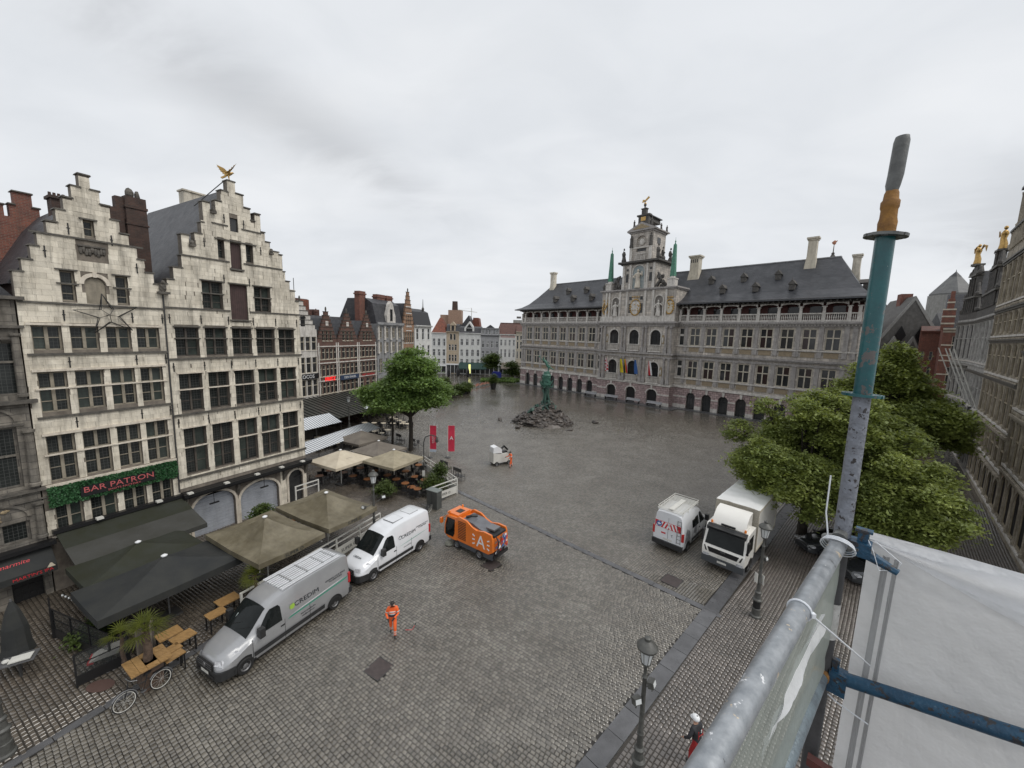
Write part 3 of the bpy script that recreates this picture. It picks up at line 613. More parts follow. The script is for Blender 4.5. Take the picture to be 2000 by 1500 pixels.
text('BAR PATRON', 0.44, bd, (-11.36, -0.31, 5.28), (R(90), 0, 0), PINKN, 0.01, sx=1.12); text('SHOTS FACTORY', 0.15, bd, (-11.2, -0.31, 5.01), (R(90), 0, 0), PINKN, 0.008, sx=1.2)
# star sculpture
st = thing('metal_star', 'black wire star hanging on the stone gable front', 'ornament', floc, frz); m = MB()
cx_, cz_, y_ = -11.1, 14.85, -0.25
ou = [(cx_+1.35*math.cos(R(90+72*k+8))*1.0, cz_+1.15*math.sin(R(90+72*k+8))) for k in range(5)]; inn = [(cx_+0.42*math.cos(R(126+72*k+8)), cz_+0.38*math.sin(R(126+72*k+8))) for k in range(5)]
for k in range(5):
    o = (ou[k][0], y_, ou[k][1]); i1 = (inn[k][0], y_-.12, inn[k][1]); i0 = (inn[k-1][0], y_-.12, inn[k-1][1]); b1_ = (inn[k][0], y_+.15, inn[k][1]); b0_ = (inn[k-1][0], y_+.15, inn[k-1][1]); c = (cx_, y_-.2, cz_)
    for p in (i1, i0, b1_, b0_): m.tube([o, p], 0.022, 4)
    m.tube([i1, b1_], 0.02, 4); m.tube([i1, c], 0.016, 4)
m.tube([(cx_, y_-.2, cz_), (cx_, 0, cz_)], 0.03, 4); m.build('wire_frame', BLACK, st)

# house B: tall stepped house with eagle
hB = thing('warehouse_gable_house', 'tall pale stone step-gable house with brown loading doors and gilded eagle', 'house', floc, frz)
BXs = [(-8.13, -6.88), (-6.53, -5.3), (-4.93, -3.67), (-3.34, -2.05), (-1.73, -0.5)]
colsB = [(-8.58, -8.31, 16.87), (-8.31, -7.95, 17.18), (-7.95, -7.48, 17.95), (-7.48, -7.4, 18.75), (-7.4, -6.98, 20.04), (-6.98, -6.69, 19.5), (-6.69, -6.29, 20.27), (-6.29, -6.14, 21.03), (-6.14, -5.72, 22.37), (-5.72, -5.41, 21.9), (-5.41, -5.05, 22.64),
    (-5.05, -4.62, 23.38), (-4.62, -4.14, 24.14), (-4.14, -3.66, 23.45), (-3.66, -3.26, 22.66), (-3.26, -2.98, 21.9), (-2.98, -2.60, 22.45), (-2.60, -2.34, 21.26), (-2.34, -2.0, 20.63), (-2.0, -1.39, 20.05), (-1.39, -1.14, 19.89), (-1.14, -0.98, 18.67), (-0.98, -0.65, 17.98), (-0.65, -0.27, 17.28), (-0.27, 0.0, 16.49)]
rB = [(a, b, 0, z) for a, b, z in colsB]
opsB = []
for z0, z1, tr, sa in [(12.43, 14.27, 13.57, 12.95), (8.82, 11.3, 10.28, 9.5), (4.58, 7.72, 6.46, 5.4)]:
    for x0, x1 in BXs: opsB.append((x0, x1, z0, z1, 2, (tr,), (sa,)))
opsB += [(-6.52, -5.33, 15.53, 17.33, 2, (16.55,), (16.0,)), (-3.33, -2.17, 15.53, 17.33, 2, (16.55,), (16.0,)), (-5.44, -5.03, 18.97, 20.13, 1, (), (19.5,)), (-3.7, -3.22, 18.97, 20.17, 1, (), (19.5,))]
drs = [(-4.89, -3.78, 14.9, 17.3), (-4.69, -4.02, 18.4, 20.12), (-4.58, -4.1, 20.87, 21.77)]
gar = [(-8.0, -5.45, 0, 2.95, 1.0), (-5.1, -2.35, 0, 2.75, 1.0), (-1.5, -0.35, 0, 2.75, 0.57)]
holB = [o[:4] for o in opsB]+drs+[g[:4] for g in gar]
m = MB(); cells(m, rB, holB, 0.0, 0.5)
for g in gar: spandrel(m, g[0], g[1], g[3], g[4], 0, 0.5)
m.build('wall', LSTP, hB)
for i, o in enumerate(opsB): window(hB, o[0], o[1], o[2], o[3], o[4], o[5], 0.22, WOODD, GLASS, mull=0.11, sash=o[6], fw=0.06, fd=0.12, pm2=GLASSL)
for i, d in enumerate(drs): MB().box(d[0], d[1], 0.12, 0.18, d[2], d[3]).build('loading_door', DOORB if i < 2 else PANE, hB)
for g in gar[:2]:
    n = int((g[3]-0.15)/0.13); m = MB()
    for k in range(n): m.box(g[0], g[1], 0.25-(0.02 if k % 2 else 0), 0.3, k*0.13, k*0.13+0.115)
    m.build('roller_shutter', mat('shutter_%s' % ('a' if g[0] < -6 else 'b'), (0.40, 0.42, 0.46), (0.34, 0.36, 0.40), 2, 0.5, streak=0.2), hB)
MB().box(-1.5, -0.35, 0.2, 0.26, 0, 2.75).build('arched_door', PANE, hB)
m = MB()
for g in gar: arch_ring(m, g[0]-0.02, g[1]+0.02, g[3]+0.02, g[4]+0.02, 0.16, -0.07, 0.02); m.box(g[0]-0.18, g[0]-0.02, -0.07, 0.02, 0, g[3]-g[4]); m.box(g[1]+0.02, g[1]+0.18, -0.07, 0.02, 0, g[3]-g[4])
m.build('arch_surround', LSTW, hB)
ashlar(hB, rB, holB+[(g[0]-.2, g[1]+.2, 0, g[3]+.2) for g in gar]+[(-8.6, 0.1, 3.05, 3.65)], 0.0, LST, keep=300, seed=6)
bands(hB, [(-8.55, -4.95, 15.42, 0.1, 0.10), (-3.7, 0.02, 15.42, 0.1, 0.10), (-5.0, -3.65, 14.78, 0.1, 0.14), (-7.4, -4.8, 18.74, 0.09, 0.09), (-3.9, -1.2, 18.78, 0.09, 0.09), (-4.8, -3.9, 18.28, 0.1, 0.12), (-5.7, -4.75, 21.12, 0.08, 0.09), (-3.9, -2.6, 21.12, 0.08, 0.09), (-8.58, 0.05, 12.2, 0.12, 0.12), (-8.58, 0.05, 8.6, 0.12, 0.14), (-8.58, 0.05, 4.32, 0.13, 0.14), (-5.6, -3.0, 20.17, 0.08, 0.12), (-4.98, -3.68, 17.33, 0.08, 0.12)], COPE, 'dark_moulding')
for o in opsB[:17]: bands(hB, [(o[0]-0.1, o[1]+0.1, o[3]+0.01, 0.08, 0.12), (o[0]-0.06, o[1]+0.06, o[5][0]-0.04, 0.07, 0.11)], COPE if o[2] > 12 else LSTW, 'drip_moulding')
runs = []
for a, b, z in colsB: runs.append((a, b, z))
copings(hB, runs, y1=0.55, over=0.05)
anchors(hB, [(x, z) for z in (14.8, 11.75, 8.15) for x in (-8.35, -6.7, -5.1, -3.5, -1.9, -0.25)]+[(-5.2, 17.6), (-3.6, 17.55), (-6.2, 19.8), (-2.7, 19.9), (-4.95, 21.6), (-3.75, 21.5)])
MB().box(-8.58, 0.0, 0.5, 12, 0, 16.2, skip='f').build('rear_body', DBRICK, hB)
MB().prism([(-8.6, 16.2), (-7.3, 18.4), (-4.37, 23.75), (-1.4, 18.4), (0.05, 16.2)], 0.56, 13.5).build('roof', SLATE, hB)
m = MB(); m.box(-4.1, -2.2, 7.6, 8.4, 20, 24.8).box(-4.18, -2.1, 7.5, 8.5, 24.8, 24.92); m.build('chimney', LST, hB)
MB().tube([(-4.7, 0.2, 24.1), (-5.5, 2.6, 22.6)], 0.03, 5).build('iron_stay', IRON, hB)
for x, z, w in [(-6.9, 19.5, .3), (-2.0, 19.9, .25), (-5.6, 21.85, .3)]: MB().box(x-w/2, x+w/2, -0.25, 0, z-0.12, z).blob((x, -0.15, z+0.12), 0.13, 0.12, 0.2, 6, 4, .2).build('gable_ornament', DARKST, hB)
m = MB(); m.box(-8.62, 0.12, -0.62, 0.0, 3.18, 3.3).box(-8.62, 0.12, -0.75, -0.55, 3.3, 3.52).box(-8.55, 0.05, -0.55, -0.02, 3.42, 3.54); aw = m.build('awning_box', BLACK, hB)
for x in (-8.3, -6.2, -4.2, -2.4, -0.7): MB().box(x-0.14, x+0.14, -0.85, -0.55, 3.53, 3.62).build('spot_lamp', OFFW, aw)
for x in (-8.45, -5.28, -1.9, -0.1): MB().prism([(-0.45, 3.15), (0, 3.15), (0, 2.2), (-0.12, 2.3)], x-0.09, x+0.09, 'x').build('corbel', DARKST, hB)
for x in (-6.9, -3.6, -0.9):
    hb = MB(); hb.tube([(x, -0.4, 3.2), (x, -0.4, 2.35)], 0.02, 5).box(x-0.28, x+0.28, -0.46, -0.34, 2.28, 2.36); hb.build('hanging_heater', BLACK, hB)
# gargoyles in the valley
MB().box(-8.85, -8.3, -0.35, 0.3, 16.25, 16.38).blob((-8.57, -0.1, 16.65), 0.18, 0.2, 0.3, 8, 5, .2).blob((-8.57, -0.22, 16.95), 0.11, 0.12, 0.13, 7, 5, .1).build('stone_lion', DARKST, hB)
MB().tube([(-8.57, -0.05, 16.2), (-8.62, -0.06, 3.6)], 0.045, 6).build('downpipe', IRON, hB)
def eagle(name, label, loc, rz, s, parent=None):
    e = thing(name, label, 'statue', loc, rz) if parent is None else link(name, None, parent, loc, rz)
    m = MB(); m.tube([(-0.25, 0, 0.42), (0, 0, 0.55), (0.22, 0, 0.72), (0.36, 0, 0.80), (0.46, 0, 0.76)], [0.05, 0.13, 0.12, 0.07, 0.015], 8)
    m.tube([(0, 0.07, 0.5), (0.02, 0.08, 0.2), (0.1, 0.08, 0.05)], [0.08, 0.04, 0.03], 6); m.tube([(0, -0.07, 0.5), (0.02, -0.08, 0.2), (0.1, -0.08, 0.05)], [0.08, 0.04, 0.03], 6)
    m.prism([(-0.2, 0.48), (-0.62, 0.2), (-0.5, 0.12), (-0.15, 0.36)], -0.1, 0.1)
    m.lathe([(0.2, -0.02), (0.2, 0.05), (0.05, 0.09)], 8); b = m.build('body', GOLD, e, smooth=True)
    for sy, tx, tz in ((1, -0.95, 1.55), (-1, 0.75, 1.45)):
        w = MB(); r = Vector((0.08, sy*0.1, 0.68)); tip = Vector((tx, sy*0.9, tz)); ed = Vector((-0.3, sy*0.25, 0.55)); mid = (r+tip)/2+Vector((0.08, 0, 0.12))
        for o_ in (0, 0.02): w.face([r+Vector((0, o_, 0)), mid+Vector((0, o_, 0)), tip+Vector((0, o_, 0)), (ed+tip)/2+Vector((-.02, o_, -.1)), ed+Vector((0, o_, 0))])
        for k in range(5): a = ed.lerp(tip, k/5); bb = a+(a-r)*0.12+Vector((0, 0, -0.12)); w.tube([r.lerp(mid, k/5), a, bb], [0.03, 0.035, 0.01], 4)
        w.build('wing', GOLD, e)
    e.scale = (s, s, s); return e
pt = Matrix.Rotation(frz, 3, 'Z') @ Vector((-4.38, 0.22, 24.21))
eagle('eagle_statue', 'gilded eagle with raised wings on top of the tall step gable', (FO[0]+pt.x, FO[1]+pt.y, pt.z), R(31), 0.72)

# neighbour N: dark baroque house at the left edge
hN = thing('dark_baroque_house', 'soot-dark carved stone house at the left edge of the square', 'house', floc, frz)
opsN = [(-16.6, -14.42, 10.75, 13.4, 2, (12.4,)), (-16.6, -14.75, 6.1, 9.2, 2, (7.75,)), (-16.6, -14.75, 3.25, 4.35, 2, ())]
holN = [o[:4] for o in opsN]+[(-15.6, -14.55, 0, 2.3)]
m = MB(); cells(m, [(-20, -14.28, 0, 15.5)], holN, 0, 0.5); m.build('wall', NST, hN)
for o in opsN: window(hN, *o[:4], o[4], o[5], 0.22, NST, GLASS, mull=0.16, fw=0.1)
bands(hN, [(-20, -14.0, 15.42, 0.16, 0.35), (-20, -14.1, 14.05, 0.14, 0.2), (-20, -14.0, 10.35, 0.18, 0.32), (-20, -14.1, 5.78, 0.14, 0.22), (-20, -14.1, 5.3, 0.06, 0.1), (-20, -14.5, 9.25, 0.1, 0.12), (-20, -14.3, 13.5, 0.1, 0.15)], DARKST, 'cornice')
for z0, z1, r in [(6.1, 9.0, 0.17), (10.7, 13.8, 0.14), (3.3, 5.2, 0.15)]: MB().lathe([(r+.05, 0), (r+.05, .12), (r, .16), (r*.9, z1-z0-.2), (r+.06, z1-z0-.1), (r+.06, z1-z0)], 10, (-14.42, -0.14, z0)).build('column', NST, hN)
for z in (9.45, 4.55):
    m = MB(); arch_ring(m, -16.8, -14.8, z+0.75, 0.72, 0.12, -0.1, 0.02); m.build('lunette_arch', NST, hN)
    m = MB(); rgn = random.Random(2)
    for k in range(26): a = rgn.uniform(0, math.pi); q = rgn.uniform(0, .85); m.blob((-15.8+math.cos(a)*q, -0.02, z+0.03+math.sin(a)*q*0.65), 0.13, 0.05, 0.08, 5, 4, .2)
    m.build('carved_lunette', NCARV, hN)
MB().box(-20, -14.3, 0.5, 11, 0, 15.4, skip='f').build('rear_body', DBRICK, hN)
MB().prism([(-20, 15.45), (-16, 17.9), (-14.25, 15.6), (-14.25, 15.45)], 0.3, 11).build('roof', SLATE, hN)
m = MB(); m.box(-15.6, -14.55, 0.3, 0.4, 0, 2.3)
for i in range(4):
    for j in range(5): m.box(-15.52+i*0.25, -15.35+i*0.25, 0.26, 0.3, 0.15+j*0.42, 0.42+j*0.42)
m.build('door', BLACK, hN)
m = MB(); m.box(-20, -14.05, -0.5, 0, 2.85, 3.05); fb = m.build('shop_fascia', BLACK, hN)
m = MB(); m.prism([(-0.9, 1.95), (-0.85, 1.88), (0, 2.72), (0, 2.85)], -20, -14.2, 'x'); m.box(-20, -14.2, -0.92, -0.88, 1.62, 1.95); ab = m.build('awning', BLKF, hN)
text("MARTIN'S IPA", 0.22, ab, (-15.0, -0.93, 1.78), (R(90), 0, 0), REDP, 0.004); text('bar marmite', 0.3, ab, (-15.75, -0.45, 2.42), (R(45), 0, 0), REDP, 0.004, shear=0.3)
MB().prism([(-0.14, 1.9), (0.14, 1.9), (0.03, 2.1), (-0.03, 2.1)], -0.02, 0.02).build('awning_emblem', CREAMF, ab, loc=(-14.4, -0.92, 0))
# stepped brick gables behind
hb = thing('brick_gable_block', 'red brick stepped gable wall behind the dark house', 'house', floc, frz)
m = MB(); cells(m, [(-16.5, -13.15, 8, 21.0), (-13.15, -11.7, 8, 20.4), (-12.95, -11.8, 20.4, 21.1), (-12.75, -12.05, 21.1, 21.85)], [], 6.6, 7.1); m.build('gable_wall', RBRICK, hb)
MB().box(-16.5, -11.8, 7.1, 10.9, 8, 18).build('rear_body', DBRICK, hb)
copings(hb, [(-12.75, -12.05, 21.85), (-12.95, -12.75, 21.1), (-12.05, -11.8, 21.1), (-16.5, -13.15, 21.0)], 6.5, 7.2)
# ---------------- town hall ----------------
TO = (2.57, 113.16); TAZ = 136.46
tloc, trz = frame(TO, TAZ)
th = thing('town_hall', 'long grey renaissance town hall with slate roof and ornate central gable tower', 'town hall', tloc, trz)
D = 17.0; X1 = 73.6; CX0, CX1, CP = 28.2, 45.5, -2.0
arL = [2.85+3.075*k for k in range(8)]; arR = [49.2+3.06*k for k in range(8)]; wL = [2.98+3.05*k for k in range(8)]; wR = [49.0+3.07*k for k in range(8)]
hw = []; rectw = [(0, CX0, 0, 17.4), (CX1, X1, 0, 17.4)]
for x in arL+arR: hw.append((x-0.88, x+0.88, 0, 3.45))
wins = [(x, z0, z1, t) for x in wL+wR for z0, z1, t in ((6.45, 9.95, 8.5), (12.95, 16.45, 15.0))]
for x, z0, z1, t in wins: hw.append((x-0.98, x+0.98, z0, z1))
nar = [(x, z0, z1) for x in (26.9, 46.4) for z0, z1 in ((6.6, 9.95), (12.95, 16.45))]
for x, z0, z1 in nar: hw.append((x-0.5, x+0.5, z0, z1))
m = MB(); cells(m, rectw, hw, 0, 0.6)
for x in arL+arR: spandrel(m, x-0.88, x+0.88, 3.45, 0.88, 0, 0.6)
m.build('wall', THST, th)
for aa, ra in (((-0.12, CX0), arL), ((CX1, X1+0.12), arR)):
    m = MB(); cells(m, [(*aa, 0, 4.3)], [(x-0.88, x+0.88, 0, 3.45) for x in ra], -0.12, -0.005)
    for x in ra: spandrel(m, x-0.88, x+0.88, 3.45, 0.88, -0.12, -0.005)
    m.build('rusticated_base', THPINK, th)
for a, b in ((-0.2, CX0), (CX1, X1+0.2)):
    xs = [x for x in arL+arR if a < x < b]; e = a
    for x in xs+[b+0.9]:
        MB().box(e, min(x-0.9, b), -0.2, -0.12, 0, 0.85).box(e, min(x-0.9, b), -0.17, -0.12, 2.35, 2.6).build('pale_plinth', THPALE, th); e = x+0.9
    MB().box(a, b, -0.32, 0, 4.3, 4.62).box(a, b, -0.2, 0, 4.62, 4.75).build('string_course', THPALE, th)
arc = MB(); arc.box(-0.85, 0.85, 0, 0.06, 0, 2.4)
n8 = [(0.85*math.cos(math.pi*k/10), 2.55+0.85*math.sin(math.pi*k/10)) for k in range(11)]; arc.prism(n8, 0, 0.06)
arcm = arc.mesh('arcade_glass', PANE); fr = MB()
for x in (-0.85, -0.3, 0.25, 0.8): fr.box(x, x+0.06, -0.04, 0, 0, 2.5)
fr.box(-0.85, 0.85, -0.05, 0, 2.42, 2.55).box(-0.85, 0.85, -0.02, 0.0, 0.9, 0.98); frm = fr.mesh('door_frame', BLACK)
ks = MB().prism([(-0.15, 3.4), (0.15, 3.4), (0.24, 4.2), (-0.24, 4.2)], -0.3, -0.12).mesh('keystone', THPALE)
for x in arL+arR:
    a = link('arcade_door', arcm, th, (x, 0.4, 0)); link('door_frame', frm, a, (0, 0, 0)); link('keystone', ks, th, (x, 0, 0))
REDW = mat('dark_red_inside', (0.032, 0.018, 0.017), None, 1, 0.15)
for x, z0, z1, t in wins: window(th, x-0.98, x+0.98, z0, z1, 2, (t,), 0.12, CREAM, PANE, fw=0.14, mull=0.17, fd=0.15, pm2=REDW, tw=0.17)
for x, z0, z1 in nar: window(th, x-0.5, x+0.5, z0, z1, 1, (z0+(z1-z0)*0.6,), 0.12, THPALE, PANE, fw=0.1, tw=0.4, fd=0.15)
pil = MB(); pil.box(-0.3, 0.3, -0.16, 0, 0, 5.2).box(-0.36, 0.36, -0.22, 0, 0, 0.3).box(-0.38, 0.38, -0.24, 0, 4.9, 5.1).box(-0.33, 0.33, -0.2, 0, -1.55, -0.1); pilm = pil.mesh('pilaster', THPIL)
px = [(a+b)/2 for a, b in zip(wL[:-1], wL[1:])]+[(a+b)/2 for a, b in zip(wR[:-1], wR[1:])]+[0.45, 1.45, 25.7, 47.3, 72.1, 73.1]
for x in px:
    o = link('pilaster', pilm, th, (x, 0, 6.35)); o.scale = (1, 1, 0.755)
    o = link('pilaster', pilm, th, (x, 0, 12.95)); o.scale = (1, 1, 0.76)
pan = MB().box(-0.95, 0.95, -0.06, 0, 0, 0.85).mesh('apron_panel', mat('tan_panel', (0.34, 0.27, 0.18), (0.25, 0.2, 0.14), 3, 0.8))
for x in wL+wR: link('apron_panel', pan, th, (x, 0, 5.15)); link('apron_panel', pan, th, (x, 0, 11.75))
for a, b in ((-0.25, CX0), (CX1, X1+0.25)):
    MB().box(a, b, -0.26, 0, 6.15, 6.38).box(a, b, -0.24, 0, 12.72, 12.92).build('sill_course', THPALE, th)
    MB().box(a, b, -0.2, 0, 10.15, 10.5).box(a, b, -0.36, 0, 10.75, 10.95).box(a, b, -0.55, 0, 10.95, 11.25).build('cornice', THPIL, th)
    MB().box(a, b, -0.22, 0, 16.75, 17.1).box(a, b, -0.45, 0, 17.1, 17.3).box(a, b, -0.7, 0, 17.3, 17.62).build('cornice', THPIL, th)
    m = MB(); x = a+0.2
    while x < b-0.2: m.box(x, x+0.16, -0.5, -0.3, 16.98, 17.16); x += 0.42
    m.build('dentils', THPALE, th)
# gallery
MB().box(0.2, X1-0.2, 2.6, 3.0, 17.4, 21.3).build('gallery_back_wall', mat('gallery_red_wall', (0.15, 0.05, 0.045), (0.09, 0.035, 0.03), 1, 0.7), th)
MB().box(-0.2, X1+0.2, -0.3, 3, 17.4, 17.66).build('gallery_floor', THPIL, th)
for x0 in [x-0.8 for x in wL+wR]: MB().box(x0, x0+1.6, 2.5, 2.6, 18.3, 20.3).build('gallery_window', PANE, th)
gp = [0.25]+[(a+b)/2 for a, b in zip(wL[:-1], wL[1:])]+[25.9, 27.7, 46.0]+[47.5]+[(a+b)/2 for a, b in zip(wR[:-1], wR[1:])]+[72.1, X1-0.25]
gpl = [0.3, 1.45]+[4.5+3.05*k for k in range(7)]+[25.85, 27.9]; gpr = [45.9, 47.45]+[50.53+3.07*k for k in range(7)]+[72.1, X1-0.3]
post = MB().box(-0.27, 0.27, -0.35, 0.2, 17.62, 19.05).box(-0.2, 0.2, -0.3, 0.12, 19.05, 20.1).box(-0.34, 0.34, -0.32, 0.16, 20.0, 20.15).mesh('gallery_pier', THPALE)
bal = MB().lathe([(0.09, 0), (0.05, .1), (0.1, .38), (0.05, .8), (0.08, .92)], 6).mesh('baluster', THPALE)
for g in (gpl, gpr):
    for x in g: link('gallery_pier', post, th, (x, 0, 0))
    for a, b in zip(g[:-1], g[1:]):
        if b-a < 1: continue
        MB().box(a+.27, b-.27, -0.3, 0.05, 18.86, 19.05).box(a+.27, b-.27, -0.3, 0.05, 17.62, 17.92).build('balustrade_rail', THPALE, th)
        n = int((b-a-0.6)/0.26); mb = MB()
        for k in range(n): mb.lathe([(0.09, 0), (0.05, .1), (0.1, .38), (0.05, .8), (0.08, .94)], 5, (a+0.35+(b-a-0.7)*(k+.5)/n, -0.12, 17.92))
        mb.build('balusters', THPALE, th)
        w = b-a-0.4; mb = MB(); c = (a+b)/2; rr = w/2
        pts = [(a+.2, 20.15), (a+.2, 20.75), (b-.2, 20.75), (b-.2, 20.15)]+[(c+rr*math.cos(t), 20.15+0.42*math.sin(t)) for t in [math.pi*k/8 for k in range(1, 8)]]
        mb.prism(pts, -0.28, 0.1); mb.build('gallery_arch', THPALE, th)
for a, b in ((-0.1, CX0), (CX1, X1+0.1)):
    MB().box(a, b, -0.35, 3, 20.72, 21.0).build('gallery_lintel', THDARK, th); m = MB(); x = a+.4
    while x < b: m.box(x-0.1, x+0.1, -1.25, -0.35, 20.8, 21.05); x += 0.77
    m.build('eave_brackets', THPALE if 0 else THDARK, th)
# roof with sprocketed eaves
prof = [(-1.75, 21.1), (-1.7, 21.32), (0.1, 21.95), (1.9, 23.0), (4.2, 25.1), (8.0, 29.0)]
def hip(x0, x1, left, right):
    m = MB(); rows_ = []
    hx = lambda y: (y+1.55)*0.62
    for y, z in prof:
        a = x0-1.5+hx(y) if left else x0; b = x1+1.5-hx(y) if right else x1; rows_.append((a, b, y, 2*8.0-y+1.0, z))
    for (a, b, y, yb, z), (c, d, y2, yb2, z2) in zip(rows_[:-1], rows_[1:]):
        m.face([(a, y, z), (b, y, z), (d, y2, z2), (c, y2, z2)]); m.face([(b, yb, z), (a, yb, z), (c, yb2, z2), (d, yb2, z2)])
        m.face([(a, yb, z), (a, y, z), (c, y2, z2), (c, yb2, z2)]); m.face([(b, y, z), (b, yb, z), (d, yb2, z2), (d, y2, z2)])
    a, b, y, yb, z = rows_[0]; m.face([(a, y, z), (a, yb, z), (b, yb, z), (b, y, z)]); return m, rows_[-1]
SLT = mat('town_hall_wet_slate', (0.03, 0.032, 0.038), (0.06, 0.062, 0.07), 0.35, 0.42, rvar=0.3, bump=0.35, bs=6, brick=(0.5, 0.25, (0.03, 0.03, 0.034), 0.012))
m, top = hip(0, X1, True, True); rf = m.build('roof', SLT, th)
MB().box(top[0], top[1], 7.9, 9.1, 28.95, 29.15).build('ridge_capping', mat('lead', (0.25, 0.255, 0.26), (0.14, 0.14, 0.145), 1, 0.4), rf)
MB().tube([(-1.6, -1.62, 21.3), (X1+1.6, -1.62, 21.3)], 0.1, 6).build('gutter', IRON, rf)
MB().box(0, X1, 0.6, D-.5, 0, 21.1, skip='f').build('rear_body', THST, th)
def dormer(x, y, z):
    m = MB(); m.box(-0.42, 0.42, -0.3, 1.6, 0, 1.0); m.prism([(-0.6, 0.95), (0.6, 0.95), (0, 1.75)], -0.45, 1.7); m.tube([(0, -0.4, 1.7), (0, -0.4, 2.15)], 0.03, 4)
    d = m.build('dormer', THDARK, rf, loc=(x, y, z)); MB().box(-0.3, 0.3, -0.34, -0.3, 0.15, 0.85).build('dormer_pane', PANE, d) if 0 else None
    return d
def rz_(z):
    for (y, a), (y2, b) in zip(prof[:-1], prof[1:]):
        if a <= z <= b: return y+(y2-y)*(z-a)/(b-a)
for x in (10.2, 16.2, 22.0, 52.6, 58.2, 63.8): dormer(x, rz_(23.4)-0.2, 23.2)
for x in (12.6, 18.5, 24.4, 49.5, 55.4, 61.0): dormer(x, rz_(25.8)-0.2, 25.4)
def chimney(x, y, z0, z1, w, mt, slots=True):
    m = MB(); m.taper(x-w*0.8, x+w*0.8, y-w*0.75, y+w*0.75, z0, z0+(z1-z0)*0.45, w*0.22, w*0.2); m.box(x-w*0.58, x+w*0.58, y-w*0.55, y+w*0.55, z0+(z1-z0)*0.45, z1-0.3); m.box(x-w*.7, x+w*.7, y-w*.66, y+w*.66, z1-0.55, z1-0.4).box(x-w*.8, x+w*.8, y-w*.75, y+w*.75, z1-0.3, z1)
    c = m.build('chimney', mt, rf)
    if slots:
        m = MB()
        for k in range(4): m.box(x-w*0.45+k*w*0.25, x-w*0.45+k*w*0.25+w*0.12, y-w*0.57, y-w*0.55, z1-1.5, z1-0.8)
        m.build('vent_slots', BLACK, c)
chimney(5.2, 7.0, 26.5, 32.2, 1.1, LST, False); chimney(29.5, 8.0, 27, 31.8, 1.6, CREAM); chimney(45.2, 7.0, 26.5, 31.9, 1.55, CREAM); chimney(65.2, 7.0, 26.8, 32.6, 1.1, CREAM, False); chimney(71.0, 11.0, 25, 29.6, 0.9, LST, False)
m = MB(); m.lathe([(0.5, 0), (0.35, .3), (0.2, .6), (0.25, .8), (0.08, 1.0), (0.05, 2.2)], 8, (67.9, 8.5, 29.0)); m.build('finial', THDARK, rf)
MB().blob((67.9, 8.5, 31.6), 0.3, 0.12, 0.35, 6, 4, .2).tube([(67.6, 8.5, 31.7), (67.9, 8.5, 31.2), (68.3, 8.5, 31.9)], 0.06, 4).build('weather_vane', mat('copper_red_vane', (0.45, 0.2, 0.12), None, 1, 0.4), rf)
MB().prism([(-0.6, 28.6), (8, 29.1), (16.5, 28.6), (17.5, 22.2), (-1.4, 22.2)], 73.0, 73.1, 'x') if 0 else None
# far side dormers on the hip
MB().box(72.6, 75.2, 6.5, 8.5, 22.5, 24.2).prism([(6.3, 24.2), (8.7, 24.2), (7.5, 24.9)], 72.0, 75.3, 'x').build('hip_dormer', THDARK, rf)
# ---- central block ----
y = CP; cxs = [31.9, 36.85, 41.8]; hc = []
for x in cxs: hc += [(x-1.15, x+1.15, 0, 3.45), (x-1.1, x+1.1, 5.9, 9.2), (x-1.1, x+1.1, 12.6, 15.95)]
m = MB(); cells(m, [(CX0, CX1, 0, 17.4)], hc, y, y+0.7); m.box(CX0, CX0+0.5, y+0.7, 0.5, 0, 17.4).box(CX1-0.5, CX1, y+0.7, 0.5, 0, 17.4)
for x in cxs:
    spandrel(m, x-1.15, x+1.15, 3.45, 1.0, y, y+0.7); spandrel(m, x-1.1, x+1.1, 9.2, 1.1, y, y+0.7); spandrel(m, x-1.1, x+1.1, 15.95, 1.1, y, y+0.7)
m.build('central_wall', THST, th)
m = MB(); cells(m, [(CX0-.12, CX1+.12, 0, 4.3)], [(x-1.15, x+1.15, 0, 3.45) for x in cxs], y-0.13, y-0.005)
for x in cxs: spandrel(m, x-1.15, x+1.15, 3.45, 1.0, y-.13, y-.005)
m.box(CX0-.13, CX0-.005, y-.13, 0, 0, 4.3).box(CX1+.005, CX1+.13, y-.13, 0, 0, 4.3); m.build('central_rusticated_base', THPINK, th)
MB().box(CX0-.3, CX1+.3, y-.34, 0, 4.3, 4.7).box(CX0-.2, CX0+2.4, y-.2, y-.13, 0, .85).box(CX1-2.4, CX1+.2, y-.2, y-.13, 0, .85).box(CX0-.17, CX0+2.4, y-.17, y-.13, 2.35, 2.6).box(CX1-2.4, CX1+.17, y-.17, y-.13, 2.35, 2.6).build('string_course', THPALE, th)
MB().box(CX0-.3, CX1+.3, y-.3, 0, 10.1, 10.4).box(CX0-.45, CX1+.45, y-.55, 0, 10.85, 11.2).build('central_cornice', THPIL, th)
MB().box(CX0-.3, CX1+.3, y-.25, 0, 16.7, 17.1).box(CX0-.5, CX1+.5, y-.5, 0, 17.1, 17.35).box(CX0-.7, CX1+.7, y-.75, 0, 17.35, 17.7).build('central_cornice', THPIL, th)
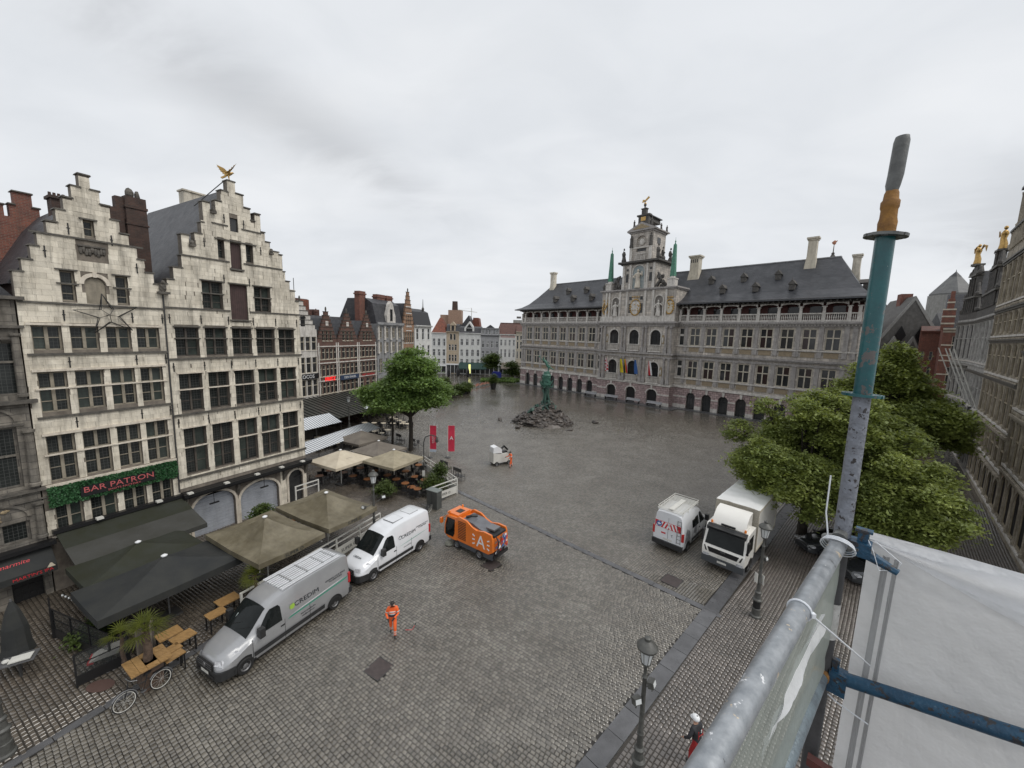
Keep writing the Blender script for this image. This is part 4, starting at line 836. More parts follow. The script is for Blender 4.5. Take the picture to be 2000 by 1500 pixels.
for x in cxs:
    dm = MB(); dm.box(x-1.15, x+1.15, y+.35, y+.42, 0, 3.45); dm.build('entrance_door', BLACK, th)
    m = MB(); arch_ring(m, x-1.17, x+1.17, 3.47, 1.02, .22, y-.2, y-.13); m.box(x-.18, x+.18, y-.3, y-.13, 3.4, 4.3); m.build('door_arch', THPALE, th)
    for z0, z1 in ((5.9, 9.2), (12.6, 15.95)):
        window(th, x-1.1, x+1.1, z0, z1, 2, (z1-1.1,), y+.2, BLACK, PANE, fw=0.1, mull=.08, arch=True)
        m = MB(); arch_ring(m, x-1.12, x+1.12, z1+.02, 1.12, .24, y-.14, y+.02); m.box(x-1.36, x-1.12, y-.14, y+.02, z0, z1-1.1).box(x+1.12, x+1.36, y-.14, y+.02, z0, z1-1.1); m.box(x-.14, x+.14, y-.24, y, z1, z1+.5); m.build('window_surround', THPALE, th)
        m = MB(); m.box(x-1.3, x+1.3, y-.5, y-.3, z0+.15, z0+.28).box(x-1.4, x+1.4, y-.55, y-.1, z0-1.25, z0-1.05)
        for k in range(9): m.lathe([(.08, 0), (.05, .1), (.09, .4), (.05, 1), (.07, 1.2)], 5, (x-1.15+k*.2875, y-.4, z0-1.05))
        m.build('balcony', THPALE, th)
cpx = [28.6, 29.6, 34.0, 34.75, 38.95, 39.7, 44.1, 45.1]
for x in cpx:
    for z, h in ((4.75, 5.35), (11.2, 5.5)):
        MB().lathe([(.3, 0), (.3, 1.0), (.24, 1.02), (.22, 1.2), (.2, h-.5), (.3, h-.4), (.32, h)], 8, (x, y-.22, z)).box(x-.34, x+.34, y-.5, y, z, z+.95).build('column', THPIL, th)
for xa, xb in ((29.75, 30.45), (34.3-.9+.4, 34.3+.5), (38.9, 39.8), (42.95, 43.9)):
    for z in (6.2, 12.9):
        c = (xa+xb)/2; m = MB(); m.prism([(c-.3, z+.2), (c+.3, z+.2), (c+.3, z+1.7), (c+.2, z+2.0), (c, z+2.1), (c-.2, z+2.0), (c-.3, z+1.7)], y-.05, y-.01) if 29 < c < 30.3 or 43 < c else None
        if m.v: m.build('niche', NCARV, th)
        if m.v: MB().blob((c, y-.12, z+1.0), .18, .12, .6, 6, 6, .1).build('niche_figure', THPALE, th)
# gable stage 1
g1 = MB(); g1.box(CX0, CX1, y, 3.0, 17.7, 24.2); g1.build('gable_stage', THST, th)
MB().box(CX0-.2, CX1+.2, y-.2, 3.2, 24.2, 24.45).box(CX0-.4, CX1+.4, y-.45, 3.3, 24.45, 24.75).build('gable_cornice', THPIL, th)
MB().box(CX0-.05, CX1+.05, y-.3, y, 17.7, 18.9).build('gable_plinth', THPALE, th)
for x in (32.9, 34.6, 38.9, 40.7, 30.2, 29.4, 43.5): MB().box(x-.2, x+.2, y-.25, y, 18.9, 24.2).build('pilaster', THPALE, th)
def figure(parent, x, y_, z, h, mt, name='statue', lean=0.0, arms=True):
    m = MB(); s = h/1.8
    m.tube([(x, y_, z), (x+.02*s, y_, z+.5*s), (x-.03*s, y_, z+.95*s), (x+lean*s*.5, y_, z+1.3*s), (x+lean*s, y_, z+1.48*s)], [.3*s, .24*s, .19*s, .24*s, .09*s], 8)
    m.blob((x+lean*s, y_, z+1.63*s), .11*s, .12*s, .15*s, 7, 5)
    if arms:
        m.tube([(x-.2*s, y_, z+1.35*s), (x-.42*s, y_-.1*s, z+1.05*s), (x-.2*s, y_-.25*s, z+.9*s)], [.08*s, .07*s, .05*s], 5); m.tube([(x+.2*s, y_, z+1.35*s), (x+.45*s, y_-.05*s, z+1.15*s), (x+.5*s, y_-.2*s, z+1.5*s)], [.08*s, .07*s, .05*s], 5)
    return m.build(name, mt, parent, smooth=True)
def niche(x, z0, z1, w, yy, blue=False):
    m = MB(); n = 8; r = w/2; pts = [(x-r, z0), (x+r, z0), (x+r, z1-r)]+[(x+r*math.cos(t), z1-r+r*math.sin(t)) for t in [math.pi*k/n for k in range(1, n)]]+[(x-r, z1-r)]
    m.prism(pts, yy-.02, yy-.005); o = m.build('niche', mat('niche_blue' if blue else 'niche_shade_%d' % int(x), (.22, .28, .30) if blue else (.13, .12, .11), (.35, .37, .36) if blue else (.2, .18, .16), 2, .8), th)
    m = MB(); arch_ring(m, x-r-.02, x+r+.02, z1+.02, r+.02, .2, yy-.2, yy); m.box(x-r-.22, x-r-.02, yy-.2, yy, z0, z1-r).box(x+r+.02, x+r+.22, yy-.2, yy, z0, z1-r); m.build('niche_arch', THPALE, th)
niche(31.85, 18.9, 23.0, 1.7, y); niche(42.0, 18.9, 23.0, 1.7, y)
figure(th, 31.85, y-.25, 18.9, 3.3, THPALE); figure(th, 42.0, y-.25, 18.9, 3.3, THPALE)
for x in (35.4, 38.0):
    MB().box(x-.35, x+.35, y-.04, y-.01, 19.6, 21.6).box(x-.3, x+.3, y-.06, y-.01, 22.4, 23.1).build('slit_window', PANE, th)
def shield(x, z, w, h, mt2, lion=False):
    m = MB(); rg = random.Random(int(x)); m.prism([(x-w*.38, z+h*.25), (x+w*.38, z+h*.25), (x+w*.4, z-.1*h), (x+.2*w, z-h*.38), (x, z-h*.45), (x-.2*w, z-h*.38), (x-w*.4, z-.1*h)], y-.12, y-.02)
    o = m.build('coat_of_arms', mt2, th); m = MB()
    for k in range(24): a = 2*math.pi*k/24; m.blob((x+w*.46*math.cos(a), y-.12, z-.05*h+h*.42*math.sin(a)), .17, .1, .17, 5, 4, .2, rg)
    for k in range(5): m.blob((x-w*.3+k*w*.15, y-.14, z+h*.5), .1, .08, .24, 5, 4, .1, rg)
    if lion:
        m.tube([(x-.3, y-.2, z-.7), (x+.1, y-.2, z-.1), (x+.3, y-.2, z+.4), (x, y-.2, z+.7)], [.12, .2, .18, .12], 6)
        for a in (.5, 2.2, 3.6, 5.2): m.tube([(x, y-.18, z), (x+.6*math.cos(a), y-.18, z+.7*math.sin(a))], .07, 4)
    else:
        for k in range(10): m.blob((x+rg.uniform(-.35, .35)*w, y-.16, z+rg.uniform(-.3, .2)*h), .14, .08, .14, 5, 4, .2, rg)
    m.build('gilded_relief', GOLD, o)
shield(36.7, 21.0, 2.6, 4.0, THPALE); shield(29.25, 20.9, 1.7, 3.2, THDARK, True); shield(44.3, 20.9, 1.9, 3.4, CREAM)
# stage 2
S0, S1 = 33.0, 40.8
MB().box(S0, S1, y+.1, 4.6, 24.7, 30.0).build('tower_stage', THST, th)
MB().box(S0-.3, S1+.3, y-.2, 4.9, 29.9, 30.2).box(S0-.8, S1+.8, y-.7, 5.4, 30.2, 30.6).build('tower_cornice', THDARK, th)
for x in (33.4, 35.0, 38.9, 40.4): MB().box(x-.22, x+.22, y-.15, y+.1, 25.9, 29.9).box(x-.3, x+.3, y-.25, y+.1, 24.7, 25.9).build('pilaster', THPALE, th)
yy = y+.1; niche(36.95, 24.8, 29.6, 2.7, yy, True); figure(th, 36.95, yy-.35, 24.9, 4.0, LSTW)
for x in (34.2, 39.65): MB().box(x-.3, x+.3, yy-.03, yy-.01, 26.2, 28.0).lathe([(.3, 0)], 3) if 0 else MB().box(x-.3, x+.3, yy-.03, yy-.01, 26.2, 28.0).box(x-.25, x+.25, yy-.05, yy-.01, 28.6, 29.1).build('slit_window', PANE, th)
for sx in (-1, 1):
    xo = S0-1.2 if sx < 0 else S1+1.2
    m = MB(); rg = random.Random(4+sx)
    for k in range(16): m.blob((xo+rg.uniform(-.9, .9), y+.2+rg.uniform(-.3, .3), 24.9+rg.random()**1.6*3.0), .35, .3, .4, 6, 5, .3, rg)
    m.tube([(xo-sx*.9, y+.2, 25), (xo, y+.1, 26.4), (xo-sx*.7, y+.2, 27.8)], [.4, .3, .2], 7); m.build('scroll_sculpture', THDARK, th, smooth=True)
for x in (29.7, 44.2):
    MB().box(x-.75, x+.75, y-.1, y+1.4, 24.75, 26.2).box(x-.85, x+.85, y-.2, y+1.5, 26.2, 26.4).lathe([(.62, 26.4), (.5, 26.8)], 8, (x, y+.65, 0)).build('obelisk_pedestal', THPALE, th)
    MB().taper(x-.46, x+.46, y+.19, y+1.11, 26.8, 33.0, .22, .22).taper(x-.16, x+.16, y+.49, y+.81, 33.0, 33.5, .14, .14).lathe([(.12, 33.45), (.16, 33.6), (.04, 33.8), (.02, 34.4)], 6, (x, y+.65, 0)).build('obelisk', COPPER, th)
# stage 3
T0, T1 = 34.2, 39.5
m = MB(); cells(m, [(T0, T1, 30.6, 36.6)], [(35.7, 38.0, 32.6, 35.9)], y+.5, y+.9); spandrel(m, 35.7, 38.0, 35.9, 1.15, y+.5, y+.9); m.box(T0, T1, y+.9, 4.0, 30.6, 36.6); m.build('upper_stage', THST, th)
MB().box(T0-.2, T1+.2, y+.3, 4.2, 36.5, 36.8).box(T0-.6, T1+.6, y-.05, 4.6, 36.8, 37.05).build('upper_cornice', THPIL, th)
MB().prism([(T0-.7, 37.05), (T1+.7, 37.05), ((T0+T1)/2, 38.6)], y-.05, y+1.0).prism([(T0-.6, 37.04), (T1+.6, 37.04), ((T0+T1)/2, 38.2)], y+1.0, 4.5).build('pediment', THPIL, th)
MB().prism([(T0+.6, 37.2), (T1-.6, 37.2), ((T0+T1)/2, 38.2)], y-.09, y-.05).build('pediment_relief', NCARV, th)
for x in (34.6, 39.1): MB().box(x-.3, x+.3, y+.2, y+.5, 30.6, 33.6).build('pedestal', THPALE, th); figure(th, x, y+.25, 33.6, 2.6, THDARK, arms=False)
MB().box(T0, T1, y+.4, y+.5, 33.3, 33.6).build('string_course', THPALE, th)
MB().box(35.8, 37.9, y+.85, y+.89, 32.6, 33.3).box(35.9, 36.7, y+.8, y+.84, 32.0, 33.3).box(37.0, 37.8, y+.8, y+.84, 32, 33.3).build('tower_window', PANE, th)
m = MB(); m.lathe([(.7, 0), (.6, .15), (.3, .2)], 14); o = m.build('clock_roundel', THPALE, th, loc=(36.85, y+.8, 34.6)); o.rotation_euler = (R(90), 0, 0)
m = MB(); m.box(35.6, 38.1, y+.1, y+.25, 32.0, 32.15).box(35.6, 38.1, y+.1, y+.25, 30.7, 30.85)
for k in range(8): m.lathe([(.08, 0), (.05, .1), (.09, .4), (.05, 1.1)], 5, (35.75+k*.31, y+.18, 30.85))
m.build('tower_balustrade', THPALE, th)
MB().box(39.5, 39.55, 0.3, 1.6, 31.4, 33.5).box(39.5, 39.55, 0.2, 1.7, 34.2, 35.4).build('side_window', PANE, th)
for x, yy_ in ((33.0, y+.3), (40.9, y+.4), (40.9, 4.0), (40.4, 1.5)):
    m = MB(); rg = random.Random(int(x*10+yy_)); m.blob((x, yy_, 31.2), .55, .5, .7, 7, 5, .25, rg).blob((x-.1, yy_, 32.3), .38, .36, .75, 7, 5, .2, rg).blob((x, yy_-.1, 33.4), .2, .2, .26, 6, 5, .1, rg).tube([(x, yy_, 32.6), (x+.5, yy_-.3, 32.2)], .12, 5); m.build('seated_statue', THDARK, th, smooth=True)
# stage 4
MB().box(35.7, 38.0, y+.6, y+1.4, 38.2, 39.9).prism([(35.7, 39.0), (38, 39), (37.8, 39.9), (35.9, 39.9)], y+1.4, 4.2).box(35.4, 38.3, y+.4, y+1.6, 39.9, 40.2).build('crowning_stage', THDARK, th)
MB().box(36.3, 37.4, y+.55, y+.6, 38.9, 39.7).build('gilded_panel', GOLD, th)
MB().box(35.4, 38.3, y+1.6, 4.3, 39.85, 40.05).build('crown_roof', SLT, th)
MB().box(36.35, 37.35, y+.6, y+1.4, 40.2, 41.3).box(36.2, 37.5, y+.5, y+1.5, 41.3, 41.45).lathe([(.2, 41.45), (.14, 41.8), (.3, 42.1), (.28, 42.3), (.05, 42.5)], 8, (36.85, y+1, 0)).build('finial_pedestal', THDARK, th)
for x, yy_, z in ((34.9, y+.5, 38), (38.9, y+.5, 38), (34.6, 4, 37.2), (39.6, 4, 37.2), (39.6, 1.4, 37.2)): figure(th, x, yy_, z-.3, 1.7, THDARK, arms=False)
eg = eagle('eagle', None, (36.85, y+1, 42.4), R(10), 1.25, parent=None) if 0 else None
e = MB(); e.tube([(-.2, 0, .5), (0, 0, .7), (.25, 0, 1.0)], [.08, .2, .1], 6).blob((0, 0, .15), .26, .26, .26, 8, 6); e.face([(0, .1, .9), (-.9, .5, 1.25), (-1.0, .4, .6), (-.3, .1, .5)]); e.face([(0, -.1, .9), (.8, -.2, 1.45), (1.1, -.2, 1.1), (.3, -.1, .6)]); e.face([(0, -.12, .9), (.8, -.24, 1.45), (1.1, -.24, 1.1), (.3, -.13, .6)]); e.face([(0, .13, .9), (-.9, .54, 1.25), (-1.0, .44, .6), (-.3, .13, .5)])
e.build('gilded_eagle', GOLD, th, loc=(36.85, y+1, 42.3))
# flags
def flag(x, ang, cols, label, cat='flag', z=9.6, group='flags on the town hall balconies'):
    t = thing('flag', label, cat, tuple(Matrix.Rotation(trz, 3, 'Z') @ Vector((x, y-.45, 5.6)) + Vector((TO[0], TO[1], 0))), trz, group)
    MB().tube([(0, 0, 0), (0, -.9, 4.0)], .035, 5).blob((0, -.92, 4.08), .07, .07, .07, 6, 4).build('flagpole', mat('pole_red' if 'FLAGPOLE' not in MATS else 'x', (.35, .12, .1), None, 1, .5) if 0 else THDARK, t)
    n = 12; rg = random.Random(int(x*7)); m = MB(); H_ = 3.1
    for k in range(n):
        for j, (f0, f1, ci) in enumerate(cols):
            z0, z1 = 3.9-H_*k/n, 3.9-H_*(k+1)/n; w = .62
            def pt(f, z): return ((f-.15)*w*(1+.5*(3.9-z)/H_), -.9*z/4-.12*math.sin(f*9+z), z)
            m.cm = ci if not callable(ci) else ci(k, f0); m.face([pt(f0, z0), pt(f1, z0), pt(f1, z1), pt(f0, z1)])
    m.build('cloth', [WHITE, REDP, YELLOWP, BLACK, BLUEP], t); t.scale = (.8, 1, 1)
    return t
q = [(i/4, (i+1)/4) for i in range(4)]
flag(30.6, 0, [(a, b, (lambda k, f: 1 if (int(k/1.5)+int(f*4)) % 2 else 0)) for a, b in q], 'red and white chequered flag at the left balcony of the town hall')
flag(34.5, 0, [(0, .3, lambda k, f: 2), (.3, .6, lambda k, f: 3 if 4 < k < 8 else 2), (.6, 1, lambda k, f: 2)], 'yellow flag with a black mark left of the middle balcony')
flag(35.5, 0, [(0, .33, lambda k, f: 3), (.33, .66, lambda k, f: 2), (.66, 1, lambda k, f: 1)], 'black yellow and red striped flag beside the middle balcony')
flag(38.0, 0, [(0, 1, lambda k, f: 4)], 'dark blue flag right of the middle balcony')
flag(41.3, 0, [(0, .5, lambda k, f: 1), (.5, 1, lambda k, f: 0)], 'red and white flag at the right balcony of the town hall')
# step in front and stone benches
stp = MB(); stp.box(-0.8, X1+0.8, -1.7, -0.2, 0, 0.12).box(26, 47.5, -4.6, -1.7, 0, 0.14); so_ = stp.build('town_hall_step', SLAB, None, loc=tloc, rz=trz, kind='structure')
def loc_th(x, y_, z=0): v = Matrix.Rotation(trz, 3, 'Z') @ Vector((x, y_, z)); return (TO[0]+v.x, TO[1]+v.y, z)
bn = thing('metal_bench', 'long grey bench on the step before the town hall', 'bench', loc_th(27.5, -3.9, .14), trz, 'benches before the town hall')
MB().box(-1.6, 1.6, -.3, .3, .62, .72).build('seat', GREYP, bn); MB().box(-1.5, -1.35, -.25, .25, 0, .62).build('leg', IRON, bn); MB().box(1.35, 1.5, -.25, .25, 0, .62).build('leg', IRON, bn); MB().box(-1.6, 1.6, .25, .3, .72, 1.1).build('backrest', GREYP, bn)
tb = tree_of(bn); bn['label'] = 'grey bench on the step left of the first entrance door of the town hall'
for x, l in ((33.2, 'grey bench between the first and second entrance doors of the town hall'), (38.6, 'grey bench just right of the middle entrance of the town hall'), (43.4, 'grey bench before the right entrance door of the town hall')): dup(bn, loc_th(x, -4.0, .14), trz, l, tree=tb)
# ---------------- rows of houses behind the trees ----------------
def rowhouse(name, label, fr, x0, x1, zt, wm, floors, depth=9, fm=None, pm=None, pm2=None, gable=None, roof=None, rm=None, cornm=None, shop=None, sill=True, cat='house', group=None, y0=0.0, back=None, corn=True):
    """floors: (z0, z1, n, frac, cols, transoms(frac list), arch); gable: (steps, ztop, w0) ; roof: ('eave', ridge z) or ('mansard', z) or ('gable', z)"""
    h = thing(name, label, cat, *fr, group); w = x1-x0; fm = fm or WHITE; pm = pm or PANE; cornm = cornm or wm; ops = []
    for fl in floors:
        z0, z1, n, frac, cols, trs, arch = fl[:7]; a0, a1 = (fl[7] if len(fl) > 7 else (0, 1)); ww = w*(a1-a0)/n
        for i in range(n):
            c = x0+w*a0+ww*(i+.5); ops.append((c-ww*frac/2, c+ww*frac/2, z0, z1, cols, [z0+(z1-z0)*t for t in trs], arch))
    rects = [(x0, x1, 0, zt)]
    if gable:
        n, zg, f0 = gable
        for k in range(n):
            t0 = k/n; hw_ = (w/2)*f0*(1-t0)+0.12; c = (x0+x1)/2; rects.append((c-hw_, c+hw_, zt+(zg-zt)*k/n-0.001, zt+(zg-zt)*(k+1)/n))
    m = MB(); cells(m, rects, [o[:4] for o in ops], y0, y0+.35)
    for o in ops:
        if o[6]: spandrel(m, o[0], o[1], o[3], (o[1]-o[0])/2, y0, y0+.35)
    m.build('wall', wm, h)
    for o in ops: window(h, o[0], o[1], o[2], o[3], o[4], tuple(o[5]), y0+.1, fm, pm, fw=min(.07, (o[1]-o[0])*.12), mull=.08, arch=o[6], pm2=pm2, fd=.1, tw=.08)
    if sill:
        m = MB()
        for o in ops: m.box(o[0]-.06, o[1]+.06, y0-.08, y0, o[2]-.1, o[2])
        m.build('window_sills', cornm, h)
    if gable:
        m = MB()
        for k, r in enumerate(rects[1:]): m.box(r[0]-.06, r[1]+.06, y0-.07, y0+.42, r[3], r[3]+.07)
        m.blob(((x0+x1)/2, y0+.15, rects[-1][3]+.4), .14, .14, .4, 6, 5); m.build('gable_copings', COPE, h)
    elif corn: m = MB(); m.box(x0-.03, x1+.03, y0-.3, y0, zt-.35, zt-.15).box(x0-.05, x1+.05, y0-.45, y0, zt-.15, zt); m.build('cornice', cornm, h)
    MB().box(x0+.01, x1-.01, y0+.35, y0+depth, 0, zt-.01, skip='f').build('rear_body', wm, h)
    if roof:
        k, zr = roof; rm = rm or SLATE; c = (x0+x1)/2
        if k == 'gable': MB().prism([(x0, zt), (x1, zt), (c, zr)], y0+.36, y0+depth).build('roof', rm, h)
        if k == 'eave': MB().prism([(y0-.2, zt), (y0+depth/2, zr), (y0+depth, zt)], x0, x1, 'x').build('roof', rm, h)
        if k == 'mansard': MB().prism([(y0, zt), (y0+.9, zt+(zr-zt)*.8), (y0+2.5, zr), (y0+depth-2.5, zr), (y0+depth, zt)], x0, x1, 'x').build('roof', rm, h)
        if k == 'hip': MB().taper(x0, x1, y0, y0+depth, zt, zr, w*.42, depth*.42).build('roof', rm, h)
    if shop:
        m = MB(); m.box(x0+.15, x1-.15, y0-.04, y0-.01, .2, shop); m.build('shop_front', PANE, h)
        m = MB(); n = max(2, int(w/1.4))
        for i in range(n+1): xx = x0+.15+(w-.3)*i/n; m.box(xx-.06, xx+.06, y0-.1, y0-.04, 0, shop)
        m.box(x0, x1, y0-.14, y0-.02, shop, shop+.5); m.build('shop_surround', fm, h)
    return h
d2 = (-29.96, 56.0); F2 = frame(d2, 20)
T3 = (.62,)
def r2(*a, **k): return rowhouse(*a, **k)
h = r2('narrow_gable_house', 'narrow cream stone gable house with a black name board beside the big stepped house', F2, -3.4, 1.86, 14.3, LSTP if 0 else THPALE, [(11.2, 13.2, 5, .8, 1, T3, False), (7.9, 10.2, 5, .8, 1, T3, False), (4.5, 6.9, 5, .8, 1, T3, False)], fm=CREAM, gable=(6, 18.2, .85), roof=('gable', 17.2), cornm=THPALE)
MB().box(-2.0, 1.7, -.25, -.05, 7.0, 7.8).build('name_board', BLACK, h); text('COCOS', .75, h, (-.4, -.27, 7.38), (R(90), 0, 0), WHITE, .01)
m = MB(); arch_ring(m, -.9, -.1, 16.2, .4, .12, -.08, .02); m.build('arched_gable_window', DARKST, h); MB().box(-.85, -.15, -.03, 0, 14.7, 16.1).build('gable_shutter', BLACK, h)
names = [('brick stepped guild house with glowing red letters on its front', 1.9, 5.75), ('brick stepped guild house with a dark blue fascia board', 5.75, 10.4), ('brick stepped guild house with round-arched windows on the lower floor', 10.4, 14.95)]
RBD = mat('guild_house_brick', (0.17, 0.075, 0.055), (0.10, 0.055, 0.045), 2, 0.85, bump=.4, streak=.4, brick=(.26, .09, (.13, .1, .085), .012))
for i, (lb, a, b) in enumerate(names):
    fl = [(9.75, 11.45, 5, .82, 1, T3, False), (7.1, 8.9, 5, .82, 1, T3, False)]+([(4.4, 6.2, 5, .82, 1, T3, False)] if i < 2 else [(4.2, 6.1, 3, .6, 1, T3, True)])+[(12.6, 14.1, 3, .6, 1, T3, i == 2, (.22, .78))]
    h = r2('guild_house', lb, F2, a, b, 12.4, RBD, fl, fm=CREAM, gable=(8, 17.0, .92), roof=('gable', 16.0), cornm=CREAM, group='brick guild houses behind the café awnings')
    for z in (6.35, 9.1, 11.65): MB().box(a, b, -.1, 0, z, z+.16).build('stone_band', THPALE, h)
    m = MB(); c = (a+b)/2; m.box(c-.25, c+.25, -.06, 0, 14.9, 15.6).box(a+.1, a+.3, -.06, 0, 4.2, 12.3).box(b-.3, b-.1, -.06, 0, 4.2, 12.3); m.build('stone_trim', THPALE, h)
    if i == 0: text('FRITZ', .8, h, (c+.2, -.15, 6.65), (R(90), 0, 0), mat('red_glowing_letters', (.9, .03, .03), emit=(1, .02, .02, 1.0)), .04)
    if i == 1: MB().box(a+.3, b-.3, -.3, -.1, 6.25, 7.0).build('fascia_board', mat('navy_board', (.03, .05, .1)), h); text('DEN ENGEL', .5, h, (c, -.33, 6.62), (R(90), 0, 0), WHITE, .01)
    if i == 2: text('HET WAPEN', .55, h, (c, -.1, 6.6), (R(90), 0, 0), REDP, .02)
h = r2('baroque_stone_house', 'tall grey-blue baroque house with carved dormer and three brick chimneys', F2, 15.2, 22.9, 15.6, GRAYB, [(13.0, 14.9, 4, .42, 2, T3, False), (10.4, 12.2, 4, .42, 2, T3, False), (6.6, 9.2, 4, .42, 2, T3, False), (3.4, 5.6, 4, .42, 2, T3, False)], fm=CREAM, roof=('mansard', 20.2), cornm=GRAYB)
for k in range(5): MB().lathe([(.25, 0), (.2, .2), (.18, 2.3), (.28, 2.5)], 7, (15.5+k*1.77, -.15, 12.7)).lathe([(.25, 0), (.2, .2), (.18, 2.0), (.28, 2.2)], 7, (15.5+k*1.77, -.15, 10.2)).build('column', THPALE, h)
m = MB(); m.prism([(17.9, 15.6), (20.4, 15.6), (20.4, 17.2), (20.0, 18.2), (19.7, 19.3), (19.15, 19.9), (18.6, 19.3), (18.3, 18.2), (17.9, 17.2)], -.2, .5); dm = m.build('carved_dormer', THPALE, h); MB().box(18.8, 19.5, -.24, -.2, 16.2, 18.4).build('pane', PANE, dm); MB().box(15.2, 22.9, -.4, -.2, 15.6, 15.9).build('parapet', GRAYB, h)
for x, z, w in ((14.6, 21.3, .8), (19.7, 21.2, 1.1), (22.2, 21.2, .9)): m = MB(); m.box(x-w, x+w, 2.5, 3.6, 15.5, z-.6).box(x-w-.15, x+w+.15, 2.4, 3.7, z-.6, z-.35).box(x-w, x+w, 2.5, 3.6, z-.35, z); m.build('chimney', RBRICK, h)
h = r2('tan_gable_house', 'narrow tan brick step-gable house with white stone bands', F2, 23.1, 26.7, 15.0, mat('tan_brick', (.36, .22, .14), (.25, .15, .1), 2, .85, streak=.3), [(12.0, 14.2, 5, .8, 1, T3, False), (8.8, 11.0, 5, .8, 1, T3, False), (15.6, 17.6, 3, .45, 1, T3, False, (.25, .75))], fm=CREAM, gable=(9, 22.2, .98), roof=('gable', 20), cornm=WHITEP)
for z in (14.4, 15.2, 17.9, 19.2): MB().box(24, 25.9, -.07, 0, z, z+.15).build('stone_band', WHITEP, h)
h = r2('white_mansard_house', 'ornate white house with black mansard roof and spike finial', F2, 27.0, 33.5, 15.7, WHITEP, [(12.6, 15.0, 3, .4, 1, T3, False), (9.0, 11.4, 3, .4, 1, T3, False), (5.6, 7.8, 3, .4, 1, T3, False)], roof=('mansard', 19.3), rm=mat('black_slate', (.03, .03, .033), None, 1, .5))
MB().lathe([(.2, 18.8), (.3, 19.4), (.1, 19.8), (.04, 21.5)], 6, (32.6, 1.6, 0)).build('finial', THDARK, h)
FB = frame((-30.0, 135.0), 90)
bx = lambda p: (p-1000)/751*135.6+30.0     # facade position (m) of a point seen in that direction
B_ = [('white_house', 'narrow white house with orange clay roof right of the black mansard', bx(842), bx(871), 14.2, WHITEP, [(9.6, 12.1, 3, .55, 2, T3, False), (6.1, 8.4, 3, .55, 2, T3, False), (3.3, 5.1, 3, .55, 2, T3, False)], dict(roof=('hip', 19.4), rm=TILE, shop=2.5)),
      ('beige_house', 'narrow beige house with arched top windows and small dormer', bx(871), bx(895.5), 14.7, BEIGE, [(11.7, 13.9, 2, .62, 1, (), True, (.22, .78)), (8.1, 10.2, 3, .7, 1, T3, False, (.15, .85)), (4.3, 6.6, 3, .7, 1, T3, False, (.15, .85))], dict(roof=('mansard', 17.3), rm=SLATE, shop=3.0)),
      ('white_house', 'wide white house with round-headed windows and dark green awning', bx(895.5), bx(937.5), 14.3, WHITEP, [(10.0, 12.2, 4, .5, 2, T3, False), (6.2, 8.6, 4, .5, 2, T3, True), (3.4, 5.2, 4, .5, 2, T3, False)], dict(roof=('mansard', 16.6), rm=SLATE, shop=2.6)),
      ('grey_house', 'grey stuccoed house with a row of five attic windows', bx(937.5), bx(973), 14.3, GREYP, [(9.4, 11.7, 4, .55, 2, T3, False), (5.8, 8.3, 4, .55, 2, T3, False), (13.9, 15.7, 5, .6, 2, (), False)], dict(roof=None, shop=3.0)),
      ('white_house', 'white house with faded red lettering under a brown tile roof', bx(973), bx(1005.5), 14.2, WHITEP, [(10.2, 12.3, 4, .48, 2, T3, False), (6.2, 9.0, 4, .48, 2, T3, False)], dict(roof=('eave', 17.9), rm=TILEB, shop=3.0)),
      ('cream_house', 'cream house half hidden by the corner of the town hall', bx(1005.5), bx(1031), 15.2, CREAM, [(12.2, 13.8, 4, .55, 1, (), False), (9.2, 11.7, 4, .55, 1, (), False), (5.8, 8.4, 4, .55, 1, (), False)], dict(roof=('eave', 17.8), rm=TILEB, shop=3.5))]
bh = []
for nm, lb, a, b, z, wm, fl, kw in B_:
    if nm == 'grey_house':
        kw = dict(kw); 
    bh.append(rowhouse(nm, lb, FB, a, b, 16.2 if nm == 'grey_house' else z, wm, fl, group=None, pm2=PANEW, **kw))
hg = bh[3]; a, b = bx(937.5), bx(973); MB().prism([(a+1.7, 16.2), (b-1.7, 16.2), ((a+b)/2, 17.3)], -.1, 6).box(a, b, -.3, 0, 13.4, 13.65).build('pediment', SLATE, hg)
text('CAFE', 1.0, bh[4], ((bx(973)+bx(1005.5))/2, -.03, 14.0), (R(90), 0, 0), mat('faded_red_letters', (.5, .25, .23)), .01, sx=1.4) if 0 else None
m = MB(); rg = random.Random(5)
for k in range(12): x = bx(976)+k*.42; m.box(x, x+.28, -.02, 0, 13.0, 13.0+rg.uniform(.6, .9))
m.build('faded_lettering', mat('faded_red_letters', (.5, .28, .26)), bh[4])
a, b = bx(895.5), bx(937.5); c = (a+b)/2-.3; MB().prism([(c-1.7, 14.3), (c+1.7, 14.3), (c+1.7, 16.0), (c, 18.3), (c-1.7, 16.0)], .3, 4).build('gable_dormer', WHITEP, bh[2]); MB().box(c-1.1, c+1.1, .25, .3, 14.6, 15.9).prism([(c-1.0, 16.1), (c+1.0, 16.1), (c, 17.5)], .25, .3).build('dormer_pane', PANE, bh[2])
a, b = bx(871), bx(895.5); c = (a+b)/2; MB().box(c-.9, c+.9, .1, 2, 14.8, 16.9).prism([(c-1.2, 16.8), (c+1.2, 16.8), (c, 18.1)], 0, 2.2).build('dormer', BEIGE, bh[1]); MB().box(c-.45, c+.45, .05, .1, 15.0, 16.7).build('dormer_pane', PANE, bh[1])
def canopy(parent, a, b, z0, z1, out, mt): MB().prism([(0, z1), (-out, z0), (-out, z0-.3), (-out+.05, z0-.05), (0, z1-.08)], a, b, 'x').build('awning', mt, parent)
